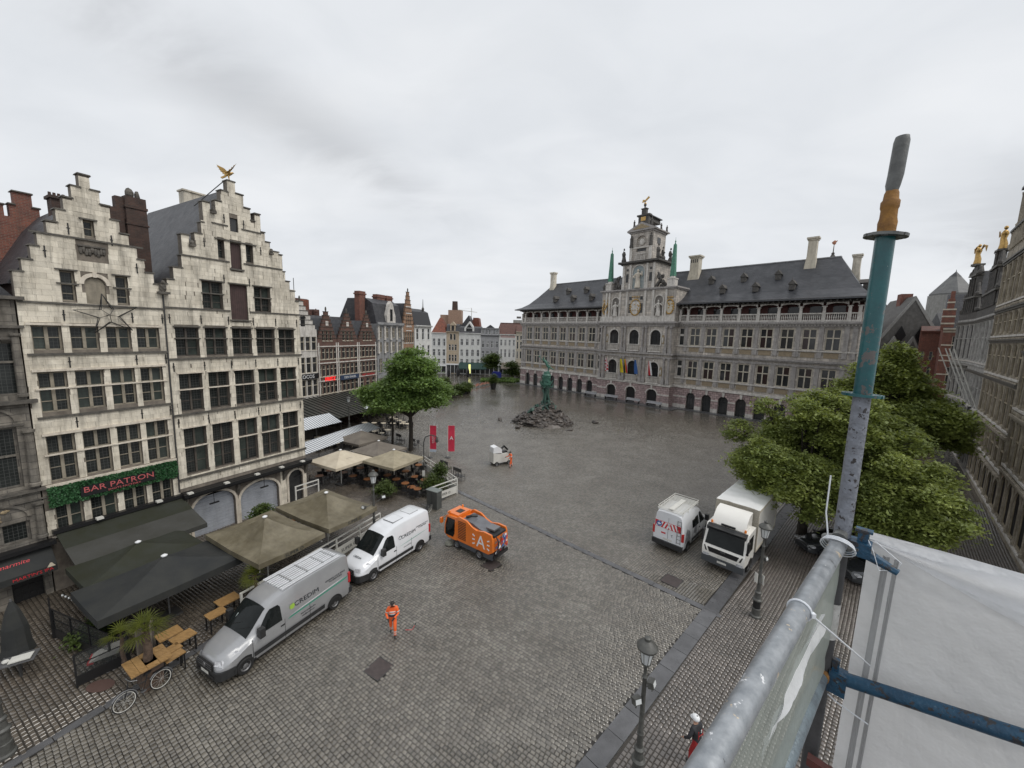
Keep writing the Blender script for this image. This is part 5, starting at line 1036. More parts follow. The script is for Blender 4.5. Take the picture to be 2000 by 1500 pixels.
canopy(bh[2], bx(897), bx(951), 2.4, 4.0, 6, mat('bottle_green_awning', (.015, .05, .045), (.01, .035, .03), 1, .5)); canopy(bh[4], bx(978), bx(1018), 2.6, 4.3, 4, GREYF)
# roofs and stacks further back
sk = [('grey_gable_roof_house', 'house with big grey slate gable roof behind the wide white house', bx(880), bx(921), 14, 20.8, 10, SLATE), ('orange_roof_house', 'house with dark orange tiled roof beyond the grey gable roof', bx(905), bx(930), 14, 20.2, 16, TILE), ('brown_roof_house', 'long brown tiled roof above the faded-letter house', bx(965), bx(1040), 14, 18.4, 9, TILEB), ('flat_roof_block', 'pale flat-roofed office block far behind the town hall corner', bx(999), bx(1024), 0, 20.6, 40, CONCL)]
for nm, lb, a, b, z0, z1, yb, rm in sk:
    t = thing(nm, lb, 'building', *FB)
    MB().box(a, b, yb, yb+9, 0, z0 if z0 else z1).build('wall', BEIGE if z0 else CONCL, t)
    if z0: MB().prism([(a, z0), (b, z0), ((a+b)/2+1.2, z1)] if 'gable' in nm else [(a, z0), (b, z0), (b-1, z1), (a+1.5, z1)], yb, yb+9).build('roof', rm, t)
    else: MB().box(a+5, b, yb+1, yb+6, z1, z1+.8).box(b-3, b-1, yb+1, yb+4, z1+.8, z1+1.6).build('roof_plant', CONC, t)
t = thing('factory_chimney', 'tall square brick chimney rising from a stepped brick base', 'chimney', *FB)
c = bx(874.5); MB().box(c-2.4, c+2.6, 14, 19, 0, 22.8).box(c-5.6, c-2.4, 15, 18, 0, 21).build('base_block', mat('pale_brick', (.38, .25, .18), (.28, .19, .14), 2, .85), t); MB().taper(c-1.1, c+.9, 15, 17, 22.8, 26.2, .12, .12).build('stack', DBRICK, t)
t = thing('tower_crane', 'thin pale tower crane jib far behind the orange roof', 'crane', *FB); cxx = bx(865)
MB().tube([(cxx, 90, 0), (cxx, 90, 28.5)], .25, 4).tube([(cxx-8, 88, 27.2), (cxx+3, 92, 26.2)], .22, 4).tube([(cxx, 90, 28.5), (cxx-7, 88, 27.2)], .06, 3).build('mast_and_jib', OFFW, t)
t = thing('rooftop_block', 'grey and orange rooftop box behind the guild house gables', 'building', *F2)
MB().box(7, 15, 16, 24, 0, 20.0).build('grey_side', CONCL, t); MB().box(10.2, 15.2, 15.9, 16, 14, 19.9).build('orange_side', TILE, t)
t = thing('long_slate_roof', 'grey slate roofs joined behind the three brick gables', 'building', *F2)
MB().prism([(3.2, 12.5), (6.5, 16.6), (10, 12.5)], -3, 15.1, 'x').build('roof', SLATE, t); MB().box(1.0, 15.1, 9.2, 11, 0, 14.5).build('wall', DBRICK, t)
m = MB()
for x, z, w in ((3.2, 17.5, .5), (5.6, 19.3, .7), (8, 17.6, .5), (9.5, 17.7, .6)): m.box(x-w, x+w, 8, 9, 12, z)
for x in (2.5, 4.4, 6.8, 8.8): m.lathe([(.25, 14), (.25, 17.2), (.35, 17.3), (.05, 17.8)], 6, (x, 7.4, 0))
m.build('chimney_stacks', TILEB, t)
MB().tube([(5.6, 8.5, 19), (5.6, 8.5, 22.5)], .05, 4).tube([(3.5, 8.5, 17), (3.5, 8.5, 20)], .04, 4).build('aerials', IRON, t)
# ---------------- right-hand guild houses ----------------
RO = (34.44, 24.53); RAZ = 44.46
rO = (RO[0]+math.sin(R(RAZ))*60, RO[1]+math.cos(R(RAZ))*60); FR = frame(rO, RAZ+180)
def X(s): return 60-s      # s metres from the near reference corner -> local x
GW = mat('gilt_window_timber', (.46, .39, .27), (.3, .25, .17), 2, .6, streak=.4); GY = mat('grey_window_stone', (.52, .505, .48), (.34, .33, .31), 1.5, .75, streak=.5, bump=.4); DGL = mat('very_dark_glass', (.015, .015, .017), None, 1, .45, spec=.12)
STW = mat('brown_weathered_stone', (.44, .39, .31), (.26, .225, .175), 1.3, .8, streak=.6, bump=.6)
def guild(nm, lb, s0, s1, floors, zt, wm, fmx, top, mtop, n, sh=0, fr=None, ab=None):
    h = thing(nm, lb, 'house', *(fr or FR)); a, b = ab or (X(s1), X(s0)); ops = []
    for z0, z1, nn, arch in floors:
        ww = (b-a)/nn
        for i in range(nn): ops.append((a+ww*i+ww*.11, a+ww*(i+1)-ww*.11, z0, z1, arch))
    m = MB(); cells(m, [(a, b, 0, zt)], [o[:4] for o in ops], 0, .5)
    for o in ops:
        if o[4]: spandrel(m, o[0], o[1], o[3], (o[1]-o[0])/2, 0, .5)
    m.build('wall', wm, h)
    for o in ops:
        w = o[1]-o[0]; window(h, *o[:4], 1 if w < .9 or o[4] else 2, () if o[4] else (o[2]+(o[3]-o[2])*.6,), .07, fmx, DGL, fw=.05, mull=.06, arch=o[4], fd=.055)
    for z0, z1, nn, arch in floors:
        ww = (b-a)/nn
        for i in range(nn+1): x = a+ww*i; MB().lathe([(.11, 0), (.11, .25), (.07, .3), (.06, (z1-z0)*.9), (.10, z1-z0), (.11, z1-z0+.15)], 7, (x if 0 < i < nn else x+(.12 if i == 0 else -.12), -.03, z0-.1)).build('half_column', mtop if 0 else wm, h)
        MB().box(a, b, -.22, 0, z1+.34, z1+.5).box(a, b, -.12, 0, z1+.15, z1+.34).build('entablature', COPE if z1 > 9 else wm, h); MB().box(a, b, -.12, 0, z0-.3, z0-.14).build('sill_band', THPALE, h)
        m = MB(); k = a+.3
        while k < b-.2: m.blob((k, -.08, z0-.55), .16, .1, .17, 5, 4, .3); k += .5
        if z0 > 5: m.build('carved_frieze', wm, h)
    MB().box(a, b, .5, 10, 0, zt, skip='f').build('rear_body', DBRICK, h); c = (a+b)/2+sh; w = b-a
    ts = [(a, b, zt-.001, zt+.9)]; z = zt+.9; pr = top
    rects = []
    for f0, zz_ in pr: rects.append((c-w/2*f0, c+w/2*f0, z-.001, zz_)); z = zz_
    m = MB(); cells(m, ts+rects, [], 0, .5); g = m.build('gable', mtop, h)
    for r in rects:
        MB().box(r[0]-.15, r[1]+.15, -.25, .6, r[3]-.12, r[3]+.1).build('gable_cornice', COPE, h)
        m = MB()
        for sgn, xx in ((-1, r[0]), (1, r[1])): m.tube([(xx+sgn*.9, .2, r[2]+.2), (xx+sgn*.55, .2, r[2]+.9), (xx+sgn*.15, .2, min(r[3]-.2, r[2]+1.9))], [.28, .22, .15], 6); m.blob((xx+sgn*.7, .1, r[2]+.35), .4, .3, .4, 7, 5, .2)
        k = r[0]+.3
        if r[1]-r[0] > 1.5:
            while k < r[1]-.3: m.lathe([(.13, 0), (.1, .2), (.09, (r[3]-r[2])*.8), (.14, (r[3]-r[2])*.88)], 6, (k, -.1, r[2])); k += .75
        m.build('scrollwork', mtop, h)
    MB().prism([(a, zt), (b, zt), (c, z-.8)], .5, 10).build('roof', SLATE, h)
    return h, c, z
F3 = frame((65.6, 57.7), 216)
h1 = guild('tall_guild_house', 'towering brown guild house with many narrow windows at the right edge', 8.0, 24.0, [(.9, 3.3, 6, True), (4.3, 6.6, 7, False), (7.6, 10.9, 7, False), (11.9, 14.6, 7, False), (15.6, 17.6, 7, False), (18.8, 22.6, 7, False)], 23.2, STW, GW, [(.8, 25.9), (.55, 29.5), (.3, 32)], STW, 10)
h2 = guild('gilt_guild_house', 'guild house with dark top and gilded standing figure on its gable', 24.0, 38.3, [(.3, 3.6, 5, True), (4.4, 6.6, 6, False), (7.4, 10.9, 6, False), (12.6, 17.2, 6, False)], 18.0, GY, GY, [(.6, 20.6), (.34, 23.3), (.13, 25.2)], THDARK, 6, 1.6)
h3 = guild('winged_figure_guild_house', 'pale grey guild house with gilded winged figure on its narrow dark gable', 0, 0, [(.3, 3.6, 3, True), (4.4, 6.6, 4, False), (7.4, 11.2, 4, False), (12.6, 17.2, 4, False)], 18.0, GY, GY, [(.62, 21.0), (.34, 24.0), (.2, 25.4)], THDARK, 5, fr=F3, ab=(0, 7.2))
h5 = guild('near_guild_house', 'brown carved guild house nearest the scaffold at the right edge', -4.0, 8.0, [(.9, 4.2, 5, True), (5.2, 8.6, 6, False), (9.8, 13.6, 6, False), (14.8, 18.6, 6, False)], 20, STW, GW, [(.8, 25), (.5, 29)], STW, 10)
def gilt(label, s, z, hgt, wings, at=None):
    v = Matrix.Rotation(FR[1], 3, 'Z') @ Vector((X(s), .2, z)); t = thing('gilded_figure', label, 'statue', (*(at or (rO[0]+v.x, rO[1]+v.y)), z), FR[1]+R(25))
    k = hgt/2.2; m = MB(); m.tube([(0, 0, 0), (.06*k, 0, .5*k), (-.08*k, 0, 1.0*k), (.02, 0, 1.45*k), (0, 0, 1.75*k)], [.3*k, .26*k, .2*k, .26*k, .1*k], 9).blob((0.03, 0, 1.95*k), .14*k, .15*k, .18*k, 8, 6)
    m.tube([(.22*k, 0, 1.55*k), (.5*k, -.1, 1.3*k), (.25*k, -.25*k, 1.6*k)], [.1*k, .08*k, .05*k], 6).tube([(-.22*k, 0, 1.55*k), (-.42*k, -.1, 1.2*k), (-.3*k, -.2*k, 1.7*k)], [.1*k, .08*k, .05*k], 6); m.build('body', GOLD, t, smooth=True)
    if wings:
        m = MB()
        for sg in (-1, 1): m.tube([(sg*.1*k, .1, 1.4*k), (sg*.45*k, .15, 1.95*k), (sg*.7*k, .2, 1.8*k), (sg*.75*k, .2, 1.2*k)], [.06, .12*k, .12*k, .02], 5)
        m.build('wings', GOLD, t)
    MB().box(-.35*k, .35*k, -.3*k, .3*k, -.3, 0).build('plinth', THDARK, t)
gilt('tall gilded standing figure on the dark gable, upper right of the two golden figures', 29.5, 25.3, 2.7, False); gilt('gilded winged figure on the slim dark gable, left of the two golden figures', 0, 25.6, 2.7, True, (63.6, 54.9))
# flag poles leaning from the right-hand houses
for i, (s, lb) in enumerate(((23, 'bare white flagpole leaning from the brown guild house'), (28, 'bare white flagpole leaning between the two gilded gables'), (33, 'bare white flagpole leaning from the winged-figure house'), (44, 'bare white flagpole on the far end of the winged-figure house'))):
    v = Matrix.Rotation(FR[1], 3, 'Z') @ Vector((X(s), 0, 0)); t = thing('bare_flagpole', lb, 'flagpole', (rO[0]+v.x, rO[1]+v.y, 7), FR[1], 'bare flagpoles on the guild houses')
    MB().tube([(0, 0, 0), (0, -2.6, 7.0)], .07, 6).build('pole', OFFW, t); MB().box(-.15, .15, -.4, 0, -.2, .3).build('bracket', IRON, t)
# brick house and modern grey building at the back right
def P3(px_, dist):  # direction of a column at a distance along +Y
    return ((px_-1000)/751*dist, dist)
FBk = frame((75.0, 68.0), 135)
h = rowhouse('brick_corner_house', 'red brick corner house with white stone bands, stepped gable and slate roof', FBk, 0, 7.5, 17.3, RBRICK, [(12.9, 16.0, 2, .36, 1, T3, False), (7.6, 10.6, 2, .4, 1, T3, False), (2.6, 5.5, 2, .4, 1, T3, False)], fm=CREAM, cornm=CREAM, depth=8, roof=('eave', 23.4))
for z in (6.6, 9.2, 11.6, 12.5, 14.3, 16.6): MB().box(0, 7.5, -.06, 0, z, z+.22).build('stone_band', CREAM, h)
m = MB(); cells(m, [(-.4, 1.1, 17, 20.5), (0, .8, 20.5, 22.3), (.2, .7, 22.3, 23.6)], [], -.1, .5); m.build('stepped_parapet', RBRICK, h)
for z in (18, 19.2, 20.4, 21.6): MB().box(-.45 if z < 20.5 else -.05, 1.15 if z < 20.5 else .85, -.15, .55, z, z+.25).build('stone_band', CREAM, h)
h = rowhouse('brick_side_house', 'tall narrow red brick house with small windows behind the tree tops', frame((78.0, 74.5), 135), 0, 4.6, 17, RBRICK, [(z, z+1.6, 4, .4, 1, (), False) for z in (2.5, 5.5, 8.6, 11.5)], fm=CREAM, depth=7, roof=('eave', 18), rm=TILEB)
t = thing('modern_grey_building', 'dark grey modern building with pointed concrete gables and square windows', 'building', *frame((76, 81.5), 118)); t.scale = (.62, 1, .86)
FM_X = [0, 4.6, 9.2, 13.8]
m = MB(); hz = []
for x in FM_X:
    for z in (3.0, 7.0, 11.2): hz.append((x+.9, x+2.7, z, z+2.5))
cells(m, [(-1, 18.4, 0, 15.5)], hz, 0, .4); m.box(-1, 18.4, .4, 14, 0, 15.5, skip='f'); m.build('wall', CONC, t)
for o in hz: window(t, *o, 1, (), .15, CONCL, PANEW, fw=.16)
m = MB()
for x in FM_X+[18.4]: m.box(x-.15, x+.15, -.15, 0, 0, 15.5)
for z in (6.2, 10.3, 14.6): m.box(-1, 18.4, -.12, 0, z, z+.25)
m.build('concrete_ribs', CONCL, t)
for x in FM_X[1:]: MB().prism([(x-2.3, 14.8), (x+2.3, 14.8), (x, 18.6)], -.3, .5).build('pointed_gable', CONCL, t); MB().prism([(x-1.6, 14.8), (x+1.6, 14.8), (x, 17.5)], -.33, -.3).build('gable_infill', CONC, t)
MB().prism([(-1, 15.5), (18.4, 15.5), (8.7, 28.0)], .6, 14).build('great_gable', CONC, t)
m = MB()
for a, b in (((-1, 15.5), (8.7, 28)), ((18.4, 15.5), (8.7, 28))): m.prism([a, b, (b[0], b[1]-1.0), (a[0]+(1 if a[0] < 0 else -1), a[1])], .45, .6)
m.build('gable_edge', CONCL, t)
for x in (6.3, 11.1): MB().prism([(x-1.3, 18.8), (x, 17.0), (x+1.3, 18.8), (x, 21.0)], .3, .58).build('diamond_window', BLACK, t)
MB().prism([(0, 15.5), (8, 24.5), (16, 15.5)], 18.4, 30, 'x').build('side_roof', SLATE, t); MB().box(-9, -1, 2, 10, 0, 17).build('side_wing', RBRICK, t); MB().prism([(2, 17), (6, 22), (10, 17)], -9, -1, 'x').build('side_wing_roof', TILEB, t)
MB().box(-.5, 1.2, 2, 4, 16, 24.5).box(7.2, 10.2, 5, 7, 24, 29).build('brick_chimneys', RBRICK, t)
v = P3(1834, 112); t = thing('concrete_tower', 'pale octagonal tower with pyramid slate cap beyond the grey building', 'tower', (v[0], v[1], 0), R(10))
MB().lathe([(4.9, 0), (4.9, 28.4)], 8).build('shaft', CONCL, t); MB().lathe([(4.6, 28.2), (4.7, 28.8), (1.2, 33.6)], 8).build('cap', mat('grey_cap', (.12, .12, .12), (.17, .17, .165), 1, .6), t); MB().lathe([(1.25, 33.6), (.1, 35.0), (.03, 35.6)], 8).build('cap_tip', SLATE, t)
for a in (-2.0, -1.2, -.4): MB().box(-.7, .7, -4.75, -4.5, 25.5, 27.6).build('tower_window', BLACK, t).rotation_euler = (0, 0, a+R(77))
# ---------------- vehicles ----------------
def ring(x, prof):
    """prof(x) -> (zb, zs, zt, w, wt): bottom, shoulder, top, half width, half width at roof"""
    zb, zs, zt, w, wt = prof(x); c = min(.16, (zt-zs)*.5)
    h = [(w*.96, zb), (w, zb+.12), (w, zs*.5+zb*.5), (w, zs), ((w+wt)/2+.01, (zs+zt-c)/2), (wt, zt-c), (wt-c*.35, zt-c*.3), (wt-c*1.1, zt), (wt*.5, zt+.02)]
    return [(y, z) for y, z in h]+[(0, zt+.03)]+[(-y, z) for y, z in reversed(h)]
def loft(xs, prof, name, mt, parent, **kw):
    m = MB(); n = None
    for x in xs:
        r = ring(x, prof); n = len(r); m.v += [(x, y, z) for y, z in r]
    for i in range(len(xs)-1):
        for k in range(n-1): a = i*n+k; m.f.append((a, a+n, a+n+1, a+1)); m.m.append(0); m.t.append(0)
        a = i*n; m.f.append((a, a+n-1, a+2*n-1, a+n)); m.m.append(0); m.t.append(0)
    e = (len(xs)-1)*n; m.f += [tuple(range(n)), tuple(range(e+n-1, e-1, -1))]; m.m += [0, 0]; m.t += [0, 0]
    return m.build(name, mt, parent, smooth=True, **kw)
def surf_y(x, z, prof, side_):
    r = ring(x, prof); h = r[:9]
    for (y0, z0), (y1, z1) in zip(h[:-1], h[1:]):
        if z0 <= z <= z1+1e-6 and z1 > z0: return side_*(y0+(y1-y0)*(z-z0)/(z1-z0))
    return side_*h[-1][0]
def side_patch(poly, prof, side_, off, name, mt, parent, sub=6, nx=8):
    """polygon in (x,z) laid on the flank; cut in strips and columns so that it follows the curve"""
    zs = [p[1] for p in poly]; z0, z1 = min(zs), max(zs); m = MB(); rows_ = []
    for k in range(sub+1):
        z = z0+(z1-z0)*k/sub; z = min(max(z, z0+1e-4), z1-1e-4); xsn = []
        for (xa, za), (xb, zb) in zip(poly, poly[1:]+poly[:1]):
            if (za-z)*(zb-z) <= 0 and abs(za-zb) > 1e-9: xsn.append(xa+(xb-xa)*(z-za)/(zb-za))
        rows_.append((min(xsn), max(xsn), z))
    for (a, b, z), (c, d, zz_) in zip(rows_[:-1], rows_[1:]):
        for i in range(nx):
            f, g = i/nx, (i+1)/nx; q = [(a+(b-a)*f, z), (a+(b-a)*g, z), (c+(d-c)*g, zz_), (c+(d-c)*f, zz_)]; pts = [(x, surf_y(x, zc, prof, side_)+side_*off, zc) for x, zc in q]
            m.face(pts if side_ > 0 else pts[::-1])
    return m.build(name, mt, parent)
def top_patch(xs, f0, f1, prof, off, name, mt, parent, n=8):
    m = MB()
    for x in xs:
        zb, zs, zt, w, wt = prof(x)
        r = ring(x, prof); top = r[5:14]
        for k in range(n+1):
            y = (f0+(f1-f0)*k/n)*wt; zz_ = zt+.03-.01*abs(y/wt)
            for (ya, za), (yb, zb_) in zip(top[:-1], top[1:]):
                if min(ya, yb) <= y <= max(ya, yb) and abs(ya-yb) > 1e-6: zz_ = za+(zb_-za)*(y-ya)/(yb-ya)
            m.v.append((x-off*.7, y, zz_+off))
    for i in range(len(xs)-1):
        for k in range(n): a = i*(n+1)+k; m.f.append((a, a+1, a+n+2, a+n+1)); m.m.append(0); m.t.append(0)
    return m.build(name, mt, parent, smooth=True)
def wheel(parent, x, y, r, w=.22, name='wheel', rimm=None):
    s = 1 if y > 0 else -1; m = MB(); m.lathe([(r*.62, -w/2), (r*.9, -w/2), (r, -w*.35), (r, w*.35), (r*.9, w/2), (r*.62, w/2), (r*.6, w*.26)], 20)
    o = m.build(name, RUBBER, parent, smooth=True, loc=(x, y, r)); o.rotation_euler = (R(-90*s), 0, 0)
    m = MB(); m.lathe([(r*.64, w*.30), (r*.6, w*.44), (r*.5, w*.32), (r*.2, w*.42), (r*.12, w*.46)], 16)
    q = m.build('rim', rimm or RIM, o, smooth=True)
    m = MB()
    for k in range(8): a = k*math.pi/4; m.lathe([(r*.065, w*.36), (r*.065, w*.43)], 6, (r*.36*math.cos(a), r*.36*math.sin(a), 0))
    m.build('hub_hole', BLACK, o); return o
def pw(tbl):
    def f(x):
        if x <= tbl[0][0]: return tbl[0][1]
        for (a, va), (b, vb) in zip(tbl[:-1], tbl[1:]):
            if a <= x <= b: t = (x-a)/(b-a); return va+(vb-va)*t
        return tbl[-1][1]
    return f
def panel_van(name, label, loc, az, L_, body, wb, hgt=2.48, rr=0, roofribs=True, brand='m', front=0.9):
    """x runs from the nose (0) to the tail (L_)"""
    t = thing(name, label, 'van', (loc[0], loc[1], .05), R(90-az)+math.pi)
    zt = pw([(0, .78), (.06, .95), (.2, 1.06), (.6, 1.2), (1.0, 1.32), (1.12, 1.38), (1.85, 2.1), (2.1, 2.27), (2.6, 2.41), (3.2, hgt), (L_-.25, hgt), (L_, hgt-.1)])
    w = pw([(0, .66), (.08, .8), (.25, .92), (.6, 1.0), (1.2, 1.03), (L_-.12, 1.03), (L_, .98)])
    wt = pw([(0, .56), (.3, .78), (1.1, .86), (1.9, .80), (3, .84), (L_, .84)])
    zs = pw([(0, .62), (.3, .8), (1.1, 1.15), (1.9, 1.3), (L_, 1.3)])
    prof = lambda x: (.30, min(zs(x), zt(x)-.12), zt(x), w(x), min(wt(x), w(x)-.05))
    xs = sorted({0, .03, .08, .16, .3, .45, .6, .8, 1.0, 1.12, 1.3, 1.5, 1.7, 1.85, 2.0, 2.15, 2.4, 2.7, 3.0, 3.4, L_-1, L_-.5, L_-.25, L_-.1, L_})
    loft(xs, prof, 'body', body, t)
    ws = top_patch([1.08, 1.25, 1.4, 1.55, 1.7, 1.85, 1.95], -.93, .93, prof, .012, 'windscreen', CARG, t)
    for s in (1, -1):
        side_patch([(1.42, 1.3), (2.5, 1.3), (2.5, 1.98), (2.42, 2.04), (2.08, 2.04), (1.98, 1.98)], prof, s, .012, 'side_window', CARG, t)
        side_patch([(1.25, .48), (wb+.3, .48), (wb+.3, .68), (1.25, .68)], prof, s, .03, 'rubbing_strip', PLAST, t, 2)
        m = MB(); m.box(1.40, 1.62, s*1.08-.02 if s > 0 else -1.30, 1.30 if s > 0 else -1.06, 1.28, 1.68); mi = m.build('mirror', PLAST, t); MB().box(1.45, 1.6, -.3, .3, 1.2, 1.26).build('mirror_arm', PLAST, mi) if 0 else None
        m = MB()
        for x in (1.22, 2.62, 3.85): pts = [(x, z) for z in (.4, 1.25)]; yy = surf_y(x, .9, prof, s); m.box(x-.008, x+.008, yy-.004 if s > 0 else yy-.006, yy+.006 if s > 0 else yy+.004, .36, 1.28)
        m.box(2.42, 2.6, (1.03 if s > 0 else -1.06), (1.06 if s > 0 else -1.03), 1.02, 1.07); m.build('door_seam', PLAST, t)
        # head lamps wrap round the corner
        m = MB(); P = [(.15, .74), (.78, 1.0), (.70, 1.13), (.20, .98)]; pp = [(x, surf_y(x, z, prof, s)+s*.014, z) for x, z in P]; m.face(pp)
        c = [(.03, s*.50, .82), (.17, pp[0][1], .80), (.20, pp[3][1], .98), (.10, s*.52, .99)]; m.face([(x-.03, y*1.01, z) for x, y, z in c]); m.build('headlight', LAMPG, t)
        MB().box(L_-.12, L_+.012, (.9 if s > 0 else -1.045), (1.045 if s > 0 else -.9), .95, 1.5).build('tail_light', REDL, t)
        wheel(t, front, s*.935, .345, .24); wheel(t, front+wb, s*.935, .345, .24)
        m = MB(); n = 12
        for cx0 in (front, front+wb):
            for k in range(n):
                a, b = math.pi*k/n, math.pi*(k+1)/n; y = surf_y(cx0, .6, prof, s)+s*.012
                m.face([(cx0, y, .33), (cx0+.44*math.cos(a), y, .33+.44*math.sin(a)), (cx0+.44*math.cos(b), y, .33+.44*math.sin(b))])
        m.build('wheel_arch', BLACK, t)
    m = MB(); m.add([(x, y, z) for z in (.26, .62) for x, y in ((-.06, -.72), (-.06, .72), (.06, .9), (.55, 1.04), (.55, -1.04), (.06, -.9))], [(5, 4, 3, 2, 1, 0), (6, 7, 8, 9, 10, 11)]+[(i, (i+1) % 6, 6+(i+1) % 6, 6+i) for i in range(6)]); bp = m.build('front_bumper', PLAST, t)
    m = MB(); m.box(-.075, -.02, -.5, .5, .62, .93).box(-.08, -.07, -.62, .62, .34, .44)
    g = m.build('grille', BLACK, t); m = MB()
    for z in (.68, .78, .87): m.box(-.09, -.075, -.47, .47, z, z+.015)
    m.prism([(0, .92), (-.055, .8), (0, .68), (.055, .8)], -.11, -.09, 'x') if brand == 'd' else m.lathe([(.09, 0), (.09, .02)], 14, (0, 0, 0)) if 0 else m.prism([(.1*math.cos(a), .78+.1*math.sin(a)) for a in [k*math.pi/6 for k in range(12)]], -.11, -.09, 'x')
    m.build('chrome_trim', RIM, g)
    MB().box(-.10, -.085, -.26, .26, .44, .55).build('number_plate', OFFW, bp)
    MB().box(L_-.1, L_+.12, -1.02, 1.02, .30, .62).build('rear_bumper', PLAST, t); MB().box(.4, L_-.1, -.95, .95, .22, .36).build('underbody', BLACK, t)
    m = MB(); m.box(L_, L_+.01, -.006, .006, .62, 2.3); m.build('rear_door_seam', BLACK, t)
    MB().box(L_, L_+.012, -.3, .3, .7, .82).build('rear_number_plate', OFFW, t)
    # wipers and papers behind the screen
    m = MB(); m.tube([(1.16, .55, 1.47), (1.35, -.1, 1.66)], .01, 4).tube([(1.16, -.1, 1.47), (1.33, -.62, 1.62)], .01, 4); m.build('wipers', BLACK, ws)
    return t, prof
def place_from_front(front_wheel, az, side_y, front=.9):   # centre-nose point from the ground position of a near-side front wheel
    fx, fy = math.sin(R(az)), math.cos(R(az)); return front_wheel, fx, fy
# silver van
az = 206.5; f = Vector((math.sin(R(az)), math.cos(R(az)))); lft = Vector((-f.y, f.x))    # lft: to the left of travel
vs_nose = Vector((-10.83, 14.36))+f*.9-lft*0.98
vs, pr_ = panel_van('delivery_van', 'silver panel van with green side stripe beside the palm tubs', vs_nose, az, 6.2, VANS, 4.33)
def ribs(t, L_, prof, ys, mt):
    m = MB()
    for y in ys: m.box(2.75, L_-.35, y-.022, y+.022, 2.49, 2.535)
    m.build('highlit_roof_ribs', VANW, t); m = MB()  # silver ribs coloured white so their bright highlights are painted in
    for x in (3.3, 4.15, 5.0, 5.6):
        if x < L_-.4: m.box(x, x+.07, -.5, .5, 2.49, 2.55)
    m.build('roof_bows', mt, t)
ribs(vs, 6.2, pr_, (-.7, -.58, -.38, -.24, -.08, .08, .24, .38, .58, .7), VANS)
# local +y is the left of travel reversed: nose at 0, tail +x; the flank seen from the camera
SV = -1 if ((Matrix.Rotation(R(90-az)+math.pi, 3, 'Z') @ Vector((0, -1, 0))).dot(Vector((-vs_nose.x, -vs_nose.y, 0))) > 0) else 1
def flank_text(t, body, x, z, size, mt, sd, sx=1.0, shear=0, tilt=None):
    yy = surf_y(x, z, pr_, sd)+sd*.02; rot = (R(90), 0, 0) if sd < 0 else (R(90), 0, math.pi)
    rx = R(90)-sd*0 ; o = text(body, size, t, (x, yy, z), rot, mt, .003, sx=sx, shear=shear); o.rotation_euler = (R(90+ (9 if z > 1.35 else 0)*(-1)), 0, 0 if sd < 0 else math.pi); return o
side_patch([(2.75, 1.16), (6.1, 1.30), (6.1, 1.36), (2.75, 1.22)], pr_, SV, .014, 'green_stripe', GREENS, vs, 3); side_patch([(2.85, 1.27), (6.0, 1.41), (6.0, 1.44), (2.85, 1.30)], pr_, SV, .014, 'white_stripe', WHITE, vs, 3)
flank_text(vs, 'CREDIM', 3.75 if SV < 0 else 3.75, 1.62, .30, LETTER, SV, 1.2); m = MB(); yq = surf_y(3.0, 1.6, pr_, SV)+SV*.02
m.prism([(2.95, 1.5), (3.08, 1.5), (3.14, 1.62), (3.08, 1.76), (2.92, 1.72), (2.88, 1.6)], yq-.003, yq+.003); m.prism([(2.98, 1.57), (3.06, 1.57), (3.06, 1.68), (2.96, 1.66)], yq-.006, yq+.006); m.build('leaf_logo', LIME, vs)
flank_text(vs, 'UPGRADE YOUR SPACE\nTO GREATNESS', 5.35, 1.68, .11, LETTER, SV); flank_text(vs, 'www.credim.be', 3.75, 1.0, .12, LETTER, SV); flank_text(vs, 'info@credim.be', 3.75, .86, .10, LETTER, SV)
m = MB()
for (x, y, s_) in ((1.38, .35, .13), (1.42, .1, .11), (1.5, -.15, .08), (1.5, -.35, .08), (1.3, .08, .1)): z = 1.38+(x-1.12)*.986+.01; m.face([(x, y, z+.025), (x, y+s_, z+.025), (x+.12, y+s_, z+.145), (x+.12, y, z+.145)])
m.build('dashboard_papers', mat('paper_notes', (.6, .68, .66), None, 1, .6), vs)
# white van
azw = 211; f = Vector((math.sin(R(azw)), math.cos(R(azw)))); lft = Vector((-f.y, f.x)); vw_nose = Vector((-7.73, 20.57))+f*.9-lft*.98
vw, _ = panel_van('delivery_van', 'white panel van with dark lettering parked before the orange sweeper', vw_nose, azw, 5.55, VANW, 3.68)
m = MB()
for x0, x1 in ((2.9, 3.7), (4.3, 5.0)): m.box(x0, x1, -.42, .42, 2.5, 2.525)
m.build('roof_panels', VANW, vw); m = MB()
for x0, x1 in ((2.9, 3.7), (4.3, 5.0)): m.box(x0-.02, x1+.02, -.44, -.42, 2.49, 2.52).box(x0-.02, x1+.02, .42, .44, 2.49, 2.52).box(x0-.02, x0, -.44, .44, 2.49, 2.52).box(x1, x1+.02, -.44, .44, 2.49, 2.52)
m.build('roof_seams', RIM, vw)
side_patch([(2.7, 1.13), (5.5, 1.25), (5.5, 1.28), (2.7, 1.16)], pr_, SV, .014, 'teal_stripe', GREENS, vw, 2); flank_text(vw, 'CREDIM', 3.65, 1.62, .28, LETTER, SV, 1.2)
flank_text(vw, 'UPGRADE YOUR SPACE\nTO GREATNESS', 4.85, 1.7, .10, LETTER, SV); flank_text(vw, 'www.credim.be', 3.5, .95, .10, LETTER, SV)
o = text('CREDIM', .18, vw, (.62, 0, 1.245), (R(-14), 0, R(-90)), LETTER, .003); o.rotation_euler = (0, 0, 0); o.matrix_basis = Matrix.Translation((.6, 0, 1.26)) @ Matrix.Rotation(R(-90), 4, 'Z') @ Matrix.Rotation(R(17), 4, 'X')
